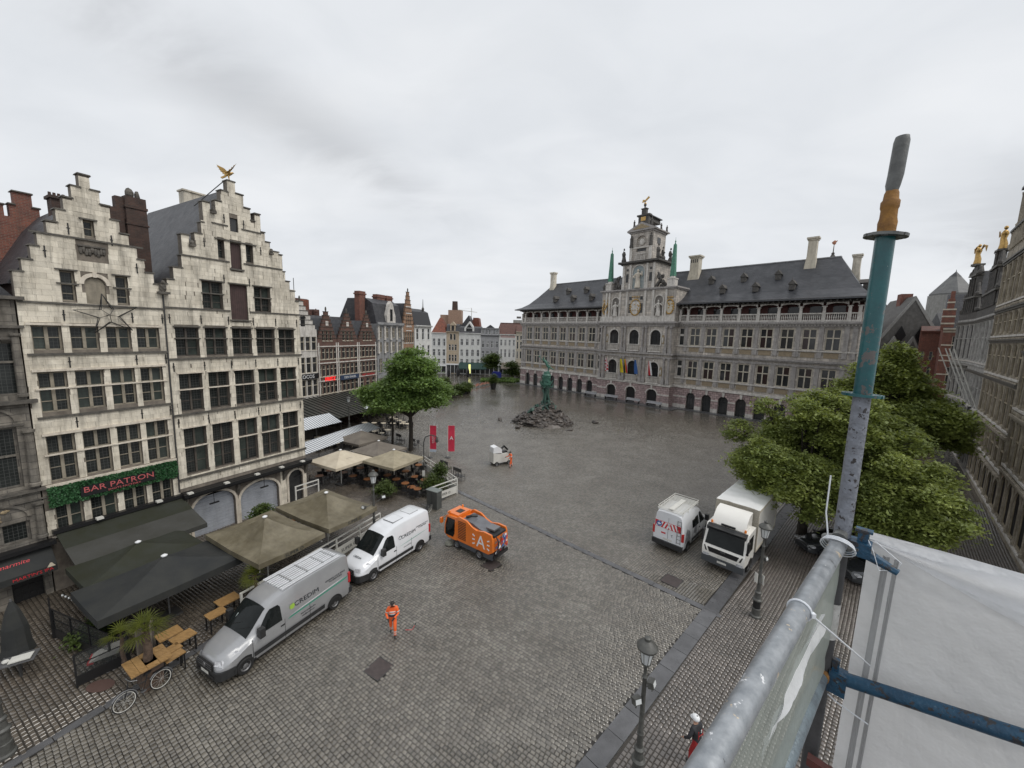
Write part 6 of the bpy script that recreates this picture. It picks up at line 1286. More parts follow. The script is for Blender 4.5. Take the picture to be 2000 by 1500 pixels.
m = MB(); yq = surf_y(3.0, 1.6, pr_, SV)+SV*.02; arch_ring(m, 2.86, 3.06, 1.76, .1, .03, yq-.003, yq+.003, 12); arch_ring(m, 2.86, 3.06, 1.54, -.1, .03, yq-.003, yq+.003, 12); m.build('ring_logo', LETTER, vw)
# van with roof rack
az3 = 44.5; f = Vector((math.sin(R(az3)), math.cos(R(az3)))); lft = Vector((-f.y, f.x)); rear_c = Vector((10.75, 24.5))+f*.1; v3n = rear_c+f*5.5
v3, _ = panel_van('rack_van', 'white van with roof rack, rear ladder and red striped doors', v3n, az3, 5.5, VANW, 3.65, hgt=2.7)
m = MB()
for y in (-.82, .82): m.tube([(2.5, y, 2.80), (5.45, y, 2.80)], .02, 5).tube([(2.5, y, 2.94), (5.4, y, 2.94)], .02, 5)
for k in range(15): x = 2.5+k*.21; m.box(x, x+.09, -.8, .8, 2.80, 2.82)
for x in (2.5, 5.42): m.tube([(x, -.82, 2.94), (x, .82, 2.94)], .018, 5)
for x in (2.6, 3.5, 4.4, 5.3):
    for y in (-.82, .82): m.tube([(x, y, 2.6), (x, y, 2.94)], .018, 4)
m.build('roof_rack', OFFW, v3); MB().box(3.0, 5.3, -.16, .16, 2.83, 2.86).build('rack_walkway', OFFW, v3)
m = MB()
for y in (.62, .86): m.tube([(5.56, y, .75), (5.56, y, 2.35)], .014, 5)
for k in range(7): m.tube([(5.57, .62, .82+k*.25), (5.57, .86, .82+k*.25)], .012, 4)
m.build('rear_ladder', IRON, v3)
bd = MB().box(5.508, 5.52, -.9, .84, 1.5, 1.95).build('red_panel', REDP, v3); m = MB()
for k in range(7):
    y = -.85+k*.24; d = 1 if k < 3.5 else -1; m.prism([(y, 1.52), (y+.12, 1.52), (y+.12+d*.22*.8, 1.93), (y+d*.22*.8, 1.93)], 5.521, 5.526, 'x')
m.build('chevrons', WHITE, bd); MB().prism([(-.62+.19*math.cos(a), 1.72+.19*math.sin(a)) for a in [k*math.pi/8 for k in range(16)]], 5.527, 5.531, 'x').build('blue_disc', BLUEP, bd)
MB().prism([(-.74, 1.72), (-.6, 1.6), (-.6, 1.68), (-.5, 1.68), (-.5, 1.76), (-.6, 1.76), (-.6, 1.84)], 5.532, 5.535, 'x').build('white_arrow', WHITE, bd)
m = MB(); rg = random.Random(9); s3 = 1 if (Matrix.Rotation(R(90-az3)+math.pi, 3, 'Z') @ Vector((0, 1, 0))).dot(Vector((-v3n.x, -v3n.y, 0))) > 0 else -1
def sprof(poly, nm, mt): side_patch(poly, pr_, s3, .02, nm, mt, v3, 4)
sprof([(5.15, .75), (4.2, .75), (4.3, 1.35), (4.75, 1.62), (5.0, 1.45)], 'printed_figures', GREYP2); sprof([(3.1, .78), (2.95, 1.5), (3.4, 1.55), (3.7, .8)], 'printed_figures', GREYP2)
side_patch([(2.7, 1.38), (3.85, 1.38), (3.85, 1.98), (2.7, 1.98)], pr_, s3, .022, 'rear_side_window', CARG, v3); text('T.', .22, v3, (5.515, .3, 1.1), (R(90), 0, R(90)), LETTER, .003); MB().box(5.512, 5.518, -.45, -.15, 1.1, 1.2).build('red_logo', REDP, v3)
# box truck
azt = 225.5; f = Vector((math.sin(R(azt)), math.cos(R(azt)))); rgt = Vector((f.y, -f.x)); tn = (Vector((12.41, 22.77))+Vector((14.6, 21.35)))/2+f*.05+rgt*.28
tr = thing('box_truck', 'cream box truck with black grille parked beside the roof-rack van', 'truck', (tn.x, tn.y, .05), R(90-azt)+math.pi)
hw2 = 1.2
cab = MB(); pr2 = [(.05, .75), (0, 1.0), (.0, 1.35), (.08, 1.5), (.42, 2.5), (.55, 2.68), (2.0, 2.72), (2.0, .75)]; cab.prism(pr2, -hw2, hw2); c_ = cab.build('cab', TRUCKW, tr, smooth=True)
m = MB(); m.face([(.07, -1.08, 1.52), (.07, 1.08, 1.52), (.405, 1.02, 2.46), (.405, -1.02, 2.46)]); m.v = [(x-.012, y, z) for x, y, z in m.v]; wsb = m.build('windscreen', CARG, tr)
MB().prism([(.3, 2.5), (.2, 2.42), (.5, 2.68), (.6, 2.7)], -1.12, 1.12).box(.12, .5, -1.1, 1.1, 2.60, 2.64).build('sun_visor', PLAST, tr)
for s in (-1, 1):
    MB().prism([(.35, 1.5), (1.55, 1.45), (1.55, 2.4), (.6, 2.4)], s*hw2-(.0 if s > 0 else .012), s*hw2+(.012 if s > 0 else 0)).build('side_window', CARG, tr)
    MB().box(.1, .4, s*1.28-.06, s*1.28+.06, 1.75, 2.35).box(.1, .2, min(s*1.2, s*1.32), max(s*1.2, s*1.32), 1.6, 1.7).build('mirror', BLACK, tr)
    MB().box(-.03, .0, min(s*.78, s*1.12), max(s*.78, s*1.12), .78, .92).build('headlight', LAMPG, tr); MB().lathe([(.07, 0), (.06, .14), (.02, .17)], 8, (.62, s*.95, 2.74)).build('beacon', AMBER, tr)
    MB().prism([(s*.9, 1.08), (s*1.0, 1.08), (s*1.1, 1.4), (s*1.04, 1.4)], -.016, .01, 'x').build('air_slot', BLACK, tr)
    wheel(tr, 1.3, s*1.02, .42, .28); wheel(tr, 5.2, s*1.02, .42, .28)
MB().prism([(-.78, 1.06), (.78, 1.06), (.9, 1.36), (-.9, 1.36)], -.02, .01, 'x').build('grille', BLACK, tr); text('MAN', .13, tr, (-.03, 0, 1.28), (R(90), 0, R(-90)), RIM, .003)
MB().box(-.06, .3, -1.2, 1.2, .38, .78).build('bumper', mat('dark_grey_bumper', (.06, .065, .07)), tr); MB().box(-.075, -.06, -.26, .26, .9, 1.01).box(-.075, -.06, -.26, .26, .56, .68).build('number_plate', OFFW, tr)
m = MB(); m.prism([(.65, 2.72), (.85, 3.15), (1.35, 3.55), (1.95, 3.62), (1.95, 2.72)], -.95, .95); m.build('wind_deflector', TRUCKW, tr, smooth=True)
MB().box(.58, .64, -.4, .4, 2.74, 2.86).build('roof_light_bar', PLAST, tr)
bxm = MB(); bxm.box(2.15, 7.2, -1.25, 1.25, 1.0, 3.75); bo = bxm.build('cargo_box', TRUCKW, tr); m = MB(); rgx = random.Random(3); nx_, ny_ = 26, 10
for i in range(nx_+1):
    for j in range(ny_+1): x = 2.12+5.1*i/nx_; y = -1.27+2.54*j/ny_; m.v.append((x, y, 3.77+.012*math.sin(i*1.3+math.sin(j)*1.2)+rgx.uniform(0, .012)+.05*math.sin(math.pi*j/ny_)))
for i in range(nx_):
    for j in range(ny_): a = i*(ny_+1)+j; m.f.append((a, a+ny_+1, a+ny_+2, a+1)); m.m.append(0); m.t.append(0)
m.build('tarpaulin_roof', mat('white_tarpaulin', (.86, .86, .85), (.80, .80, .79), 1, .3), bo, smooth=True); m = MB()
for x in (2.15, 7.14): m.box(x, x+.06, -1.27, 1.27, 1.0, 3.78)
m.box(2.15, 7.2, -1.27, -1.25, 3.6, 3.76).box(2.15, 7.2, 1.25, 1.27, 3.6, 3.76).box(2.15, 7.2, -1.27, -1.25, 1.0, 1.15).box(2.15, 7.2, 1.25, 1.27, 1.0, 1.15); m.build('box_edging', CREAM, bo)
MB().box(2.0, 7.1, -.9, .9, .55, 1.0).build('chassis', BLACK, tr); m = MB(); m.prism([(1.0+.5*math.cos(a), .45+.5*math.sin(a)) for a in [k*math.pi/8 for k in range(9)]], -1.21, 1.21); m.v = [(x+.3, y, z) for x, y, z in m.v]; m.build('wheel_arch', BLACK, tr)
# sweeper: x from front (0) to rear
azs = 306.5; f = Vector((math.sin(R(azs)), math.cos(R(azs)))); rt = Vector((f.y, -f.x)); sn = Vector((-3.39, 24.14))+f*1.15+rt*.72
sw = thing('street_sweeper', 'orange street sweeper with big white A standing on its own reflection', 'street sweeper', (sn.x, sn.y, .05), R(90-azs)+math.pi)
hw3 = .78; m = MB(); m.prism([(0.0, .75), (0, 1.35), (.18, 2.0), (.3, 2.12), (1.15, 2.16), (1.15, .55), (.35, .55)], -hw3, hw3); m.cm = 1
cab = m.build('cab', [ORANGE, BLACK], sw, smooth=True)
MB().prism([(-.012, .8), (-.012, 1.35), (.15, 1.93), (.25, 1.93), (.12, 1.35), (.12, .8)], -.7, .7).build('windscreen', CARG, sw); MB().box(.1, 1.1, -.6, .6, 2.1, 2.24).build('cab_roof', ORANGE, sw); MB().box(.5, .95, -.25, .25, 2.24, 2.26).build('roof_hatch', PLAST, sw)
for s in (-1, 1):
    MB().prism([(.1, .72), (.82, .72), (.95, 1.0), (.98, 1.98), (.28, 1.98), (.1, 1.35)], s*hw3-(.0 if s > 0 else .014), s*hw3+(.014 if s > 0 else 0)).build('side_window', CARG, sw); MB().box(-.3, -.15, s*.85-.1, s*.85+.1, 1.45, 1.8).tube([(-.2, s*.85, 1.8), (.25, s*.75, 2.1)], .02, 4).build('mirror', ORANGE, sw)
    MB().lathe([(.06, 0), (.06, .13), (.02, .16)], 8, (.35, s*.62, 2.22)).build('beacon', AMBER, sw); wheel(sw, 1.15, s*.68, .3, .22); wheel(sw, 3.15, s*.68, .33, .24)
    MB().lathe([(.36, 0), (.3, .12), (.1, .16)], 14, (.35, s*.62, .03)).tube([(.5, s*.4, .5), (.35, s*.62, .2)], .04, 5).build('side_brush', mat('brush_bristles_%s' % ('l' if s < 0 else 'r'), (.12, .12, .1), (.3, .3, .25), 20, .9), sw)
body = MB(); pts = [(1.17, .62), (1.17, 2.2), (1.35, 2.28), (2.0, 2.22), (2.5, 1.95), (2.9, 1.85), (3.5, 1.98), (4.1, 1.95), (4.2, 1.7), (4.25, .85), (3.9, .62)]
body.prism(pts, -hw3, -hw3+.12); body.prism(pts, hw3-.12, hw3); body.prism([(1.17, .62), (1.17, 2.0), (4.2, 1.7), (4.25, .85), (3.9, .62)], -hw3+.12, hw3-.12); body.build('body', ORANGE, sw)
MB().prism([(1.3, 1.95), (1.5, 2.15), (2.4, 2.08), (3.0, 1.9), (3.6, 1.85), (3.6, 1.7), (1.3, 1.8)], -.55, .55).build('hopper_lid', mat('grey_hopper', (.16, .165, .18), (.12, .12, .13), 3, .35), sw); MB().box(3.3, 3.95, -.3, .35, 1.95, 2.05).build('water_hatch', RIM, sw); MB().tube([(1.6, -.35, 2.2), (1.9, -.1, 2.3), (2.1, .2, 2.25)], .09, 8).build('suction_hose', BLACK, sw)
MB().box(3.6, 4.2, -.6, .6, 1.72, 1.86).build('engine_cover', PLAST, sw)
MB().box(1.1, 4.2, -hw3+.03, hw3-.03, .3, .62).box(.6, 1.3, -.6, .6, .3, .6).build('chassis_skirt', mat('grey_skirt', (.07, .075, .085), None, 1, .5), sw)
ss = -1 if (Matrix.Rotation(R(90-azs)+math.pi, 3, 'Z') @ Vector((0, -1, 0))).dot(Vector((-sn.x, -sn.y, 0))) > 0 else 1
yq = ss*hw3; m = MB()
for k in range(11): z = .82+k*.115; m.box(1.28, 1.98, min(yq, yq+ss*.015), max(yq, yq+ss*.015), z, z+.05)
m.build('air_louvres', BLACK, sw); o = text('A', 1.15, sw, (3.28, yq+ss*.012, 1.2), (R(90), 0, 0 if ss < 0 else math.pi), WHITE, .006, sx=.95)
m = MB()
for sg in (-1, 1):
    for a in (25, 0, -25): a = R(a); c = Vector((3.28+sg*.52, 0, 1.22)); d = Vector((sg*math.cos(a), 0, math.sin(a))); n_ = Vector((-d.z, 0, d.x)); p = c+d*0+Vector((0, 0, .25*math.sin(a)*2.2)); q = p+d*.2; m.prism([(p.x-n_.x*.035, p.z-n_.z*.035), (q.x-n_.x*.045, q.z-n_.z*.045), (q.x+n_.x*.045, q.z+n_.z*.045), (p.x+n_.x*.035, p.z+n_.z*.035)], min(yq, yq+ss*.014), max(yq, yq+ss*.014))
m.build('ray_marks', WHITE, sw)
m = MB(); rg = random.Random(8)
for k in range(46): c = Vector((4.28+rg.uniform(0, .14), rg.uniform(-.62, .62), rg.uniform(.75, 1.75))); s_ = rg.uniform(.05, .12); m.cm = rg.choice([0, 1, 2, 3, 3]); m.prism([(c.y-s_, c.z-s_), (c.y+s_, c.z-s_*.5), (c.y+s_*.6, c.z+s_), (c.y-s_*.5, c.z+s_*.7)], c.x, c.x+.01, 'x')
m.build('printed_rear_door', [REDP, WHITE, BLUEP, GREYP2], sw); MB().box(4.24, 4.34, -.7, .7, .4, .62).tube([(4.4, -.5, .5), (4.5, -.5, 1.5), (4.3, -.5, 1.8)], .04, 5).build('rear_bumper', BLACK, sw)
# dark parked cars under the big tree
def car(name, label, loc, az, mt):
    t = thing(name, label, 'car', (loc[0], loc[1], .03), R(90-az)+math.pi); L_ = 4.4
    zt = pw([(0, .62), (.1, .78), (1.0, .98), (1.25, 1.02), (2.0, 1.5), (3.1, 1.55), (3.9, 1.3), (4.3, 1.0), (4.4, .8)]); w = pw([(0, .6), (.2, .8), (.9, .92), (4.1, .92), (4.4, .75)]); wt = pw([(0, .5), (1.0, .78), (2.0, .62), (3.4, .62), (4.4, .6)])
    zs = pw([(0, .5), (1.2, .85), (3.9, .92), (4.4, .6)]); pf = lambda x: (.22, min(zs(x), zt(x)-.1), zt(x), w(x), min(wt(x), w(x)-.05))
    loft([0, .05, .15, .3, .6, 1.0, 1.25, 1.5, 1.75, 2.0, 2.5, 3.1, 3.5, 3.9, 4.2, 4.35, 4.4], pf, 'body', mt, t); top_patch([1.27, 1.45, 1.6, 1.75, 1.92], -.95, .95, pf, .012, 'windscreen', CARG, t)
    top_patch([3.2, 3.5, 3.8], -.9, .9, pf, .014, 'rear_window', CARG, t)
    for s in (-1, 1):
        side_patch([(1.6, .95), (3.5, 1.0), (3.2, 1.36), (2.1, 1.36)], pf, s, .012, 'side_window', CARG, t); wheel(t, .85, s*.845, .32, .2); wheel(t, 3.5, s*.845, .32, .2); m = MB()
        for c0 in (.85, 3.5):
            for k in range(10): a, b = math.pi*k/10, math.pi*(k+1)/10; y = surf_y(c0, .5, pf, s)+s*.01; m.face([(c0, y, .3), (c0+.4*math.cos(a), y, .3+.38*math.sin(a)), (c0+.4*math.cos(b), y, .3+.38*math.sin(b))])
        m.build('wheel_arch', BLACK, t); MB().box(.1, .35, min(s*.55, s*.8), max(s*.55, s*.8), .62, .72).build('headlight', LAMPG, t)
    MB().box(1.5, 1.65, -1.02, 1.02, .95, 1.08).build('mirrors', BLACK, t); return t
DKC = mat('dark_grey_car_paint', (.045, .048, .052), (.03, .032, .036), 2, .2, metal=.3, coat=.8)
car('parked_car', 'dark grey car half hidden under the tree, left of the scaffold pole', (20.3, 25.0), 315-45, DKC); car('parked_car', 'dark car behind the scaffold pole under the tree', (20.6, 21.9), 270, DKC)
# bicycles
def bicycle(label, loc, az, lean=8):
    t = thing('bicycle', label, 'bicycle', loc, R(90-az)); m = MB(); fr_ = [((.55, .3), (.05, .95)), ((.42, .35), (.0, .9))]
    for nm, x in (('front_wheel', .55), ('rear_wheel', -.55)):
        n = 24; w_ = MB(); w_.tube([(x+.34*math.cos(2*math.pi*k/n), 0, .34+.34*math.sin(2*math.pi*k/n)) for k in range(n+1)], .02, 5, False); o = w_.build(nm, RUBBER, t); w_ = MB(); w_.tube([(x+.315*math.cos(2*math.pi*k/n), 0, .34+.315*math.sin(2*math.pi*k/n)) for k in range(n+1)], .012, 4, False)
        for k in range(12): a = 2*math.pi*k/12; w_.tube([(x, 0, .34), (x+.31*math.cos(a), 0, .34+.31*math.sin(a))], .0025, 3)
        w_.build('rim', OFFW, o); g = MB(); g.tube([(x+.38*math.cos(a), 0, .34+.38*math.sin(a)) for a in [R(d) for d in range(35, 176, 20)]], .025, 5); g.build('mudguard', RIM, t)
    m.tube([(.55, 0, .34), (.42, 0, .75), (.36, 0, .98)], .018, 5).tube([(.4, 0, .78), (0, 0, .3), (-.18, 0, .82)], .017, 5).tube([(0, 0, .3), (-.55, 0, .34), (-.14, 0, .72)], .013, 5).tube([(.39, 0, .7), (-.14, 0, .62)], .016, 5); m.build('frame', BLACK, t)
    MB().tube([(.2, -.3, .98), (.36, -.2, 1.04), (.36, .2, 1.04), (.2, .3, .98)], .014, 6).build('handlebar', RIM, t); MB().blob((-.2, 0, .87), .14, .08, .04, 8, 5).build('saddle', BLACK, t); MB().lathe([(.09, -.01), (.09, .01)], 12).tube([(0, -.1, -.12), (0, -.06, .12)], .012, 4).build('crank', RIM, t, loc=(0, 0, .3))
    m = MB(); m.box(-.75, -.35, -.06, .06, .72, .74); m.build('carrier', BLACK, t); t.rotation_euler = (R(lean), 0, R(90-az)); return t
bicycle('black bicycle with white rims leaning at the planter table with the palm', (-13.9, 13.15, .03), 205, 10); b2_ = bicycle('dark bicycle leaning against the grey cabinet behind the white van', (-6.55, 28.7, .03), 200, -8)
# ---------------- statue fountain ----------------
SP = (5.6, 62.0)
ft = thing('hero_fountain', 'verdigris bronze fountain figure throwing a hand on a wet brown rock pile', 'fountain', (SP[0], SP[1], 0)); rg = random.Random(12)
def rock(r, h, seed, n=7):
    g = random.Random(seed); m = MB(); m.cv = .02+g.random()*.9; m.blob((0, 0, 0), r, r*g.uniform(.6, .95), h, n, 5, .22, g); return m
pts = []
for k in range(420):
    a = rg.uniform(0, 2*math.pi); q = rg.random()**.55; ra = 4.4 if math.cos(a) > -.5 else 5.4
    x, y = q*ra*math.cos(a), q*ra*.85*math.sin(a); z = 3.3*max(0, 1-q)**.9; pts.append((x, y, z))
stf = MB()
for i, (x, y, z) in enumerate(pts):
    r = rg.uniform(.4, .85)*(1-.35*(x*x+y*y)**.5/5)
    if i < 150: o = rock(r, r*.42, i).build('rock', ROCK, ft, loc=(x, y, z+.12)); o.rotation_euler = (rg.uniform(-.5, .5), rg.uniform(-.5, .5), rg.uniform(0, 6))
    else: stf.cv = rg.random(); stf.blob((x, y, z), r, r*.8, r*.4, 6, 4, .28, rg)
stf.lathe([(4.1, 0), (3.2, .9), (2.0, 1.8), (1.0, 2.7), (.5, 3.2)], 14); stf.build('rock_mass', ROCK, ft)
m = MB(); rg = random.Random(5)
for k in range(34): a = rg.uniform(0, 6.28); q = rg.uniform(.2, 2.1); x, y = q*math.cos(a), q*math.sin(a)*.8; z = 3.7-.62*q; m.tube([(x, y, z-.2), (x+rg.uniform(-.5, .5), y+rg.uniform(-.4, .4), z+rg.uniform(0, .35)), (x+rg.uniform(-.9, .9), y+rg.uniform(-.6, .6), z-.2)], [.14, .2, .08], 6)
m.build('sea_creatures', BRONZE, ft, smooth=True)
m = MB()
for k in range(7):
    a = k*6.28/7; c_, s_ = math.cos(a), math.sin(a); j = rg.uniform(-.2, .2); m.tube([(.62*c_, .5*s_, 3.2), (.5*c_+j, .45*s_, 4.0), (.3*c_, .3*s_, 4.7+j), (.42*c_-j, .4*s_, 5.3), (.36*c_, .34*s_, 5.75)], [.2, .13, .17, .15, .1], 6); m.blob((.46*c_, .44*s_, 6.0), .13, .13, .16, 6, 5); m.tube([(.4*c_, .4*s_, 5.5), (.8*math.cos(a+.5), .7*math.sin(a+.5), 5.8+j), (.6*math.cos(a+.3), .6*math.sin(a+.3), 6.4)], [.08, .07, .05], 5)
m.blob((0, 0, 4.6), .3, .3, 1.5, 8, 8, .15); m.build('figure_column', BRONZE, ft, smooth=True)
m = MB(); m.lathe([(.35, 6.0), (.62, 6.3), (.55, 6.9), (.62, 7.5), (.72, 7.9), (.5, 8.2), (.55, 8.4), (.25, 8.5)], 9)
for k in range(9): a = k*math.pi/4.5; m.blob((.58*math.cos(a), .55*math.sin(a), 6.5+.5*(k % 3)), .2, .2, .3, 6, 5, .25, rg); m.tube([(.5*math.cos(a), .5*math.sin(a), 6.0+.3*(k % 2)), (1.0*math.cos(a), .9*math.sin(a), 6.0+.4*(k % 3)), (1.15*math.cos(a+.2), 1.0*math.sin(a+.2), 6.6+.3*(k % 3))], [.13, .1, .04], 5)
m.build('castle_pedestal', mat('bright_verdigris', (.085, .22, .16), (.025, .075, .058), 5, .5, bump=.6, bs=7), ft, smooth=True)
HO = -.25
m = MB(); m.tube([(.15, 0, 8.4), (.28, 0, 8.95), (.1, 0, 9.4)], [.1, .12, .17], 7); m.tube([(-.05, .1, 9.4), (.42, .1, 9.2), (.85, .1, 8.9), (1.1, .1, 8.85)], [.16, .13, .08, .05], 7); m.tube([(.05, 0, 9.35), (-.15, 0, 9.8), (-.4, 0, 10.25), (-.48, 0, 10.4)], [.18, .19, .22, .1], 8); m.blob((-.6, -.05, 10.6), .13, .13, .17, 8, 6)
m.tube([(-.35, .1, 10.2), (.1, .2, 10.0), (.45, .2, 9.7)], [.09, .07, .05], 6); m.tube([(-.52, -.1, 10.25), (-.95, -.2, 10.45), (-1.2, -.2, 10.75)], [.09, .07, .05], 6); m.blob((-1.28, -.2, 10.9), .13, .08, .15, 6, 5); m.tube([(-.3, .2, 10.1), (.2, .35, 9.5), (.6, .4, 9.25)], [.1, .13, .04], 6); m.build('throwing_hero', mat('hero_verdigris', (.08, .21, .155), (.03, .09, .07), 5, .5), ft, smooth=True)
m = MB(); m.blob((-2.2, -.9, 2.3), .5, .45, .35, 7, 5, .2).tube([(-2.6, -.9, 2.1), (-3.0, -1.1, 1.8)], [.25, .1], 6); m.build('bronze_seal', BRONZE, ft, smooth=True)
for i, (x, y, sx, sy, sz, lb) in enumerate(((-1.9, 62.8, .5, .35, .42, 'small dark block of stone, leftmost of the four loose ones by the fountain'), (1.05, 57.6, .5, .36, .45, 'small dark square stone in front of the fountain to its left'), (9.0, 57.3, .55, .4, .2, 'flat dark stone in front of the fountain to its right'), (13.9, 62.6, .7, .45, .42, 'loose grey boulder standing alone right of the fountain'))):
    t = thing('loose_rock', lb, 'rock', (x, y, 0), rg.random()*3, 'loose stones round the fountain'); m = MB(); m.cv = .3; m.blob((0, 0, sz*.55), sx, sy, sz*.7, 7, 5, .2, rg); m.build('boulder', ROCK, t)
# ---------------- lamps, banners, street things ----------------
def lamp_post(name, label, loc, boxes=True, h=5.26):
    t = thing(name, label, 'street lamp', loc, 0, 'old style lamp posts of the square'); k = h/5.26
    m = MB(); m.lathe([(.26, 0), (.26, .1), (.2, .14), (.2, .5), (.17, .52), (.17, .9), (.22, .95), (.22, 1.0), (.15, 1.06), (.13, 1.3), (.16, 1.34), (.16, 1.4), (.1, 1.46), (.085, 1.9), (.11, 1.94), (.08, 2.0), (.065, 3.9*k), (.09, 3.94*k), (.055, 4.0*k), (.05, 4.3*k), (.1, 4.36*k), (.06, 4.42*k)], 12); m.build('post', IRONG, t, smooth=True)
    l = MB().lathe([(.13, 4.42*k), (.22, 4.92*k)], 8).build('lantern_glass', mat('lamp_glass', (.62, .64, .64), None, 1, .2, spec=.5) if 'lamp_glass' not in MATS else MATS['lamp_glass'], t); m = MB()
    for q in range(8): a = q*math.pi/4; m.tube([(.135*math.cos(a), .135*math.sin(a), 4.42*k), (.225*math.cos(a), .225*math.sin(a), 4.92*k)], .01, 4)
    m.lathe([(.15, 4.4*k), (.15, 4.43*k)], 10); m.build('lantern_bars', IRONG, l); m = MB(); m.lathe([(.31, 4.92*k), (.32, 4.98*k), (.24, 5.08*k), (.1, 5.18*k), (.09, 5.24*k), (.1, 5.26*k), (.05, 5.3*k)], 14); m.build('lantern_hood', IRONG, t, smooth=True)
    return t
def spot(t, x, y, z, rz): o = MB().box(-.09, .09, -.13, .13, -.1, .1).box(-.1, -.09, -.1, .1, -.07, .07).tube([(0, 0, -.1), (.02, .05, -.22)], .02, 4).build('spotlight', IRONG, t, loc=(x, y, z)); o.rotation_euler = (0, .3, rz); MB().box(-.105, -.1, -.1, .1, -.07, .07).build('spotlight_glass', MATS['lamp_glass'], o)
l1 = lamp_post('street_lamp', 'lamp post with two box spotlights nearest the camera', (4.36, 10.67, .03)); spot(l1, .2, -.05, 3.75, 2.5); spot(l1, -.22, -.05, 3.15, 1.9); MB().tube([(0, 0, 3.15), (-.2, -.03, 3.1)], .015, 4).tube([(0, 0, 3.6), (.2, -.03, 3.6)], .015, 4).build('spotlight_arm', IRONG, l1)
l2 = lamp_post('street_lamp', 'lamp post with a small white notice beside the box truck', (13.08, 18.47, .03)); spot(l2, .22, .1, 3.2, 2.2); MB().box(-.2, -.17, -.1, .12, 1.95, 2.45).box(.12, .15, -.12, .12, 1.85, 2.35).build('notice_board', OFFW, l2); MB().lathe([(.175, .5), (.175, .95)], 12).build('black_band', BLACK, l2)
v = (-8.95, 24.2); l3 = lamp_post('street_lamp', 'lamp post rising behind the white van beside the olive parasol', (v[0], v[1], .03)); spot(l3, -.5, -.4, 2.9, 1.2); spot(l3, .5, .4, 3.3, 2.2); MB().tube([(-.5, -.4, 2.85), (0, 0, 3.0), (.5, .4, 3.25)], .02, 4).build('spotlight_arm', IRONG, l3)
l4 = lamp_post('street_lamp', 'far lamp post standing before the black slatted café awning', (-22.6, 52.5, 0)); l5 = lamp_post('street_lamp', 'base of a lamp post cut off by the left edge of the picture', (-16.55, 11.05, .03))
def banner(label, loc, rz, letters):
    t = thing('banner', label, 'banner', loc, rz, 'red banners on the square'); MB().tube([(0, 0, 0), (0, 0, 3.9)], .03, 6).tube([(0, 0, 3.85), (.8, 0, 3.85)], .015, 4).build('pole', OFFW, t); MB().lathe([(.35, 0), (.35, .06), (.1, .12)], 12).build('foot', IRON, t); m = MB(); n = 10
    for k in range(n): z0, z1 = 3.83-3.05*k/n, 3.83-3.05*(k+1)/n; y0_, y1_ = .02*math.sin(k), .02*math.sin(k+1); m.face([(.03, y0_, z0), (.78, y0_-.02, z0), (.78, y1_-.02, z1), (.03, y1_, z1)])
    c = m.build('cloth', mat('crimson_cloth', (.60, .03, .07), (.5, .025, .06), 3, .7) if 'crimson_cloth' not in MATS else MATS['crimson_cloth'], t)
    if letters: text('A', .62, c, (.42, -.05, 2.35), (R(90), 0, 0), WHITE, .004)
    else: text('grote markt\nantwerpen', .17, c, (.42, -.05, 2.2), (R(90), R(-90), 0), WHITE, .004); MB().box(.04, .78, -.03, -.01, .75, 1.05).build('pale_foot_print', mat('pale_blue_print', (.45, .52, .6)), c)
banner('red banner with small white writing, left of the pair', (-9.25, 42.75, 0), R(-6), False); banner('red banner with a white A, right of the pair', (-7.2, 42.9, 0), R(4), True)
t = thing('crook_lamp', 'slim curved lamp pole with hanging lantern beside the white fence', 'street lamp', (-7.9, 34.0, 0)); MB().tube([(0, 0, 0), (0, 0, 4.4), (.15, 0, 4.9), (.7, 0, 5.1), (1.2, 0, 4.95)], .05, 6).build('pole', IRON, t); MB().lathe([(.03, 4.95), (.14, 4.7), (.16, 4.5), (.05, 4.4)], 8, (1.2, 0, 0)).build('lantern', IRON, t); MB().box(-.6, -.4, -.1, .1, 4.3, 4.6).tube([(0, 0, 4.0), (-.5, 0, 4.35)], .02, 4).build('camera_box', IRON, t); MB().box(-.12, .12, -.08, -.05, 1.2, 1.75).build('notice', OFFW, t)
t = thing('steel_cabinet', 'grey steel street cabinet behind the white van', 'cabinet', (-6.15, 30.1, .03), R(-30)); MB().box(-.55, .55, -.3, .3, 0, 1.5).build('body', mat('cabinet_steel', (.13, .135, .13), (.08, .085, .08), 2, .4, metal=.3), t); MB().box(-.6, .6, -.35, .35, 1.5, 1.56).build('lid', mat('cabinet_lid', (.2, .22, .21), None, 1, .35), t); MB().box(-.01, .01, -.31, -.3, .1, 1.4).build('door_seam', BLACK, t)
def armchair(label, loc, rz):
    t = thing('public_seat', label, 'seat', loc, rz, 'metal armchairs on the square'); MB().box(-.55, .55, -.25, .25, .42, .47).build('seat', IRON, t)
    m = MB()
    for x in (-.55, -.2, .2, .55): m.box(x-.03, x+.03, .24, .28, .47, 1.1)
    m.box(-.58, .58, .24, .29, .95, 1.3); m.build('backrest', IRON, t)
    for s in (-.55, .55): MB().tube([(s, -.25, 0), (s, -.25, .68), (s, .25, .72)], .025, 4).build('armrest', IRON, t); MB().tube([(s, .25, 0), (s, .25, .45)], .025, 4).build('leg', IRON, t)
    return t
a1 = armchair('grey metal armchair seat nearest the end of the white fence', (-4.95, 36.3, 0), R(140)); ta = tree_of(a1); dup(a1, (-6.6, 38.3, 0), R(140), 'grey metal armchair seat, second behind the white fence', tree=ta); dup(a1, (-12.0, 46.4, 0), R(140), 'metal seat near the foot of the big green tree', tree=ta); dup(a1, (-14.2, 48.2, 0), R(140), 'metal seat left of the thin tree trunk', tree=ta)
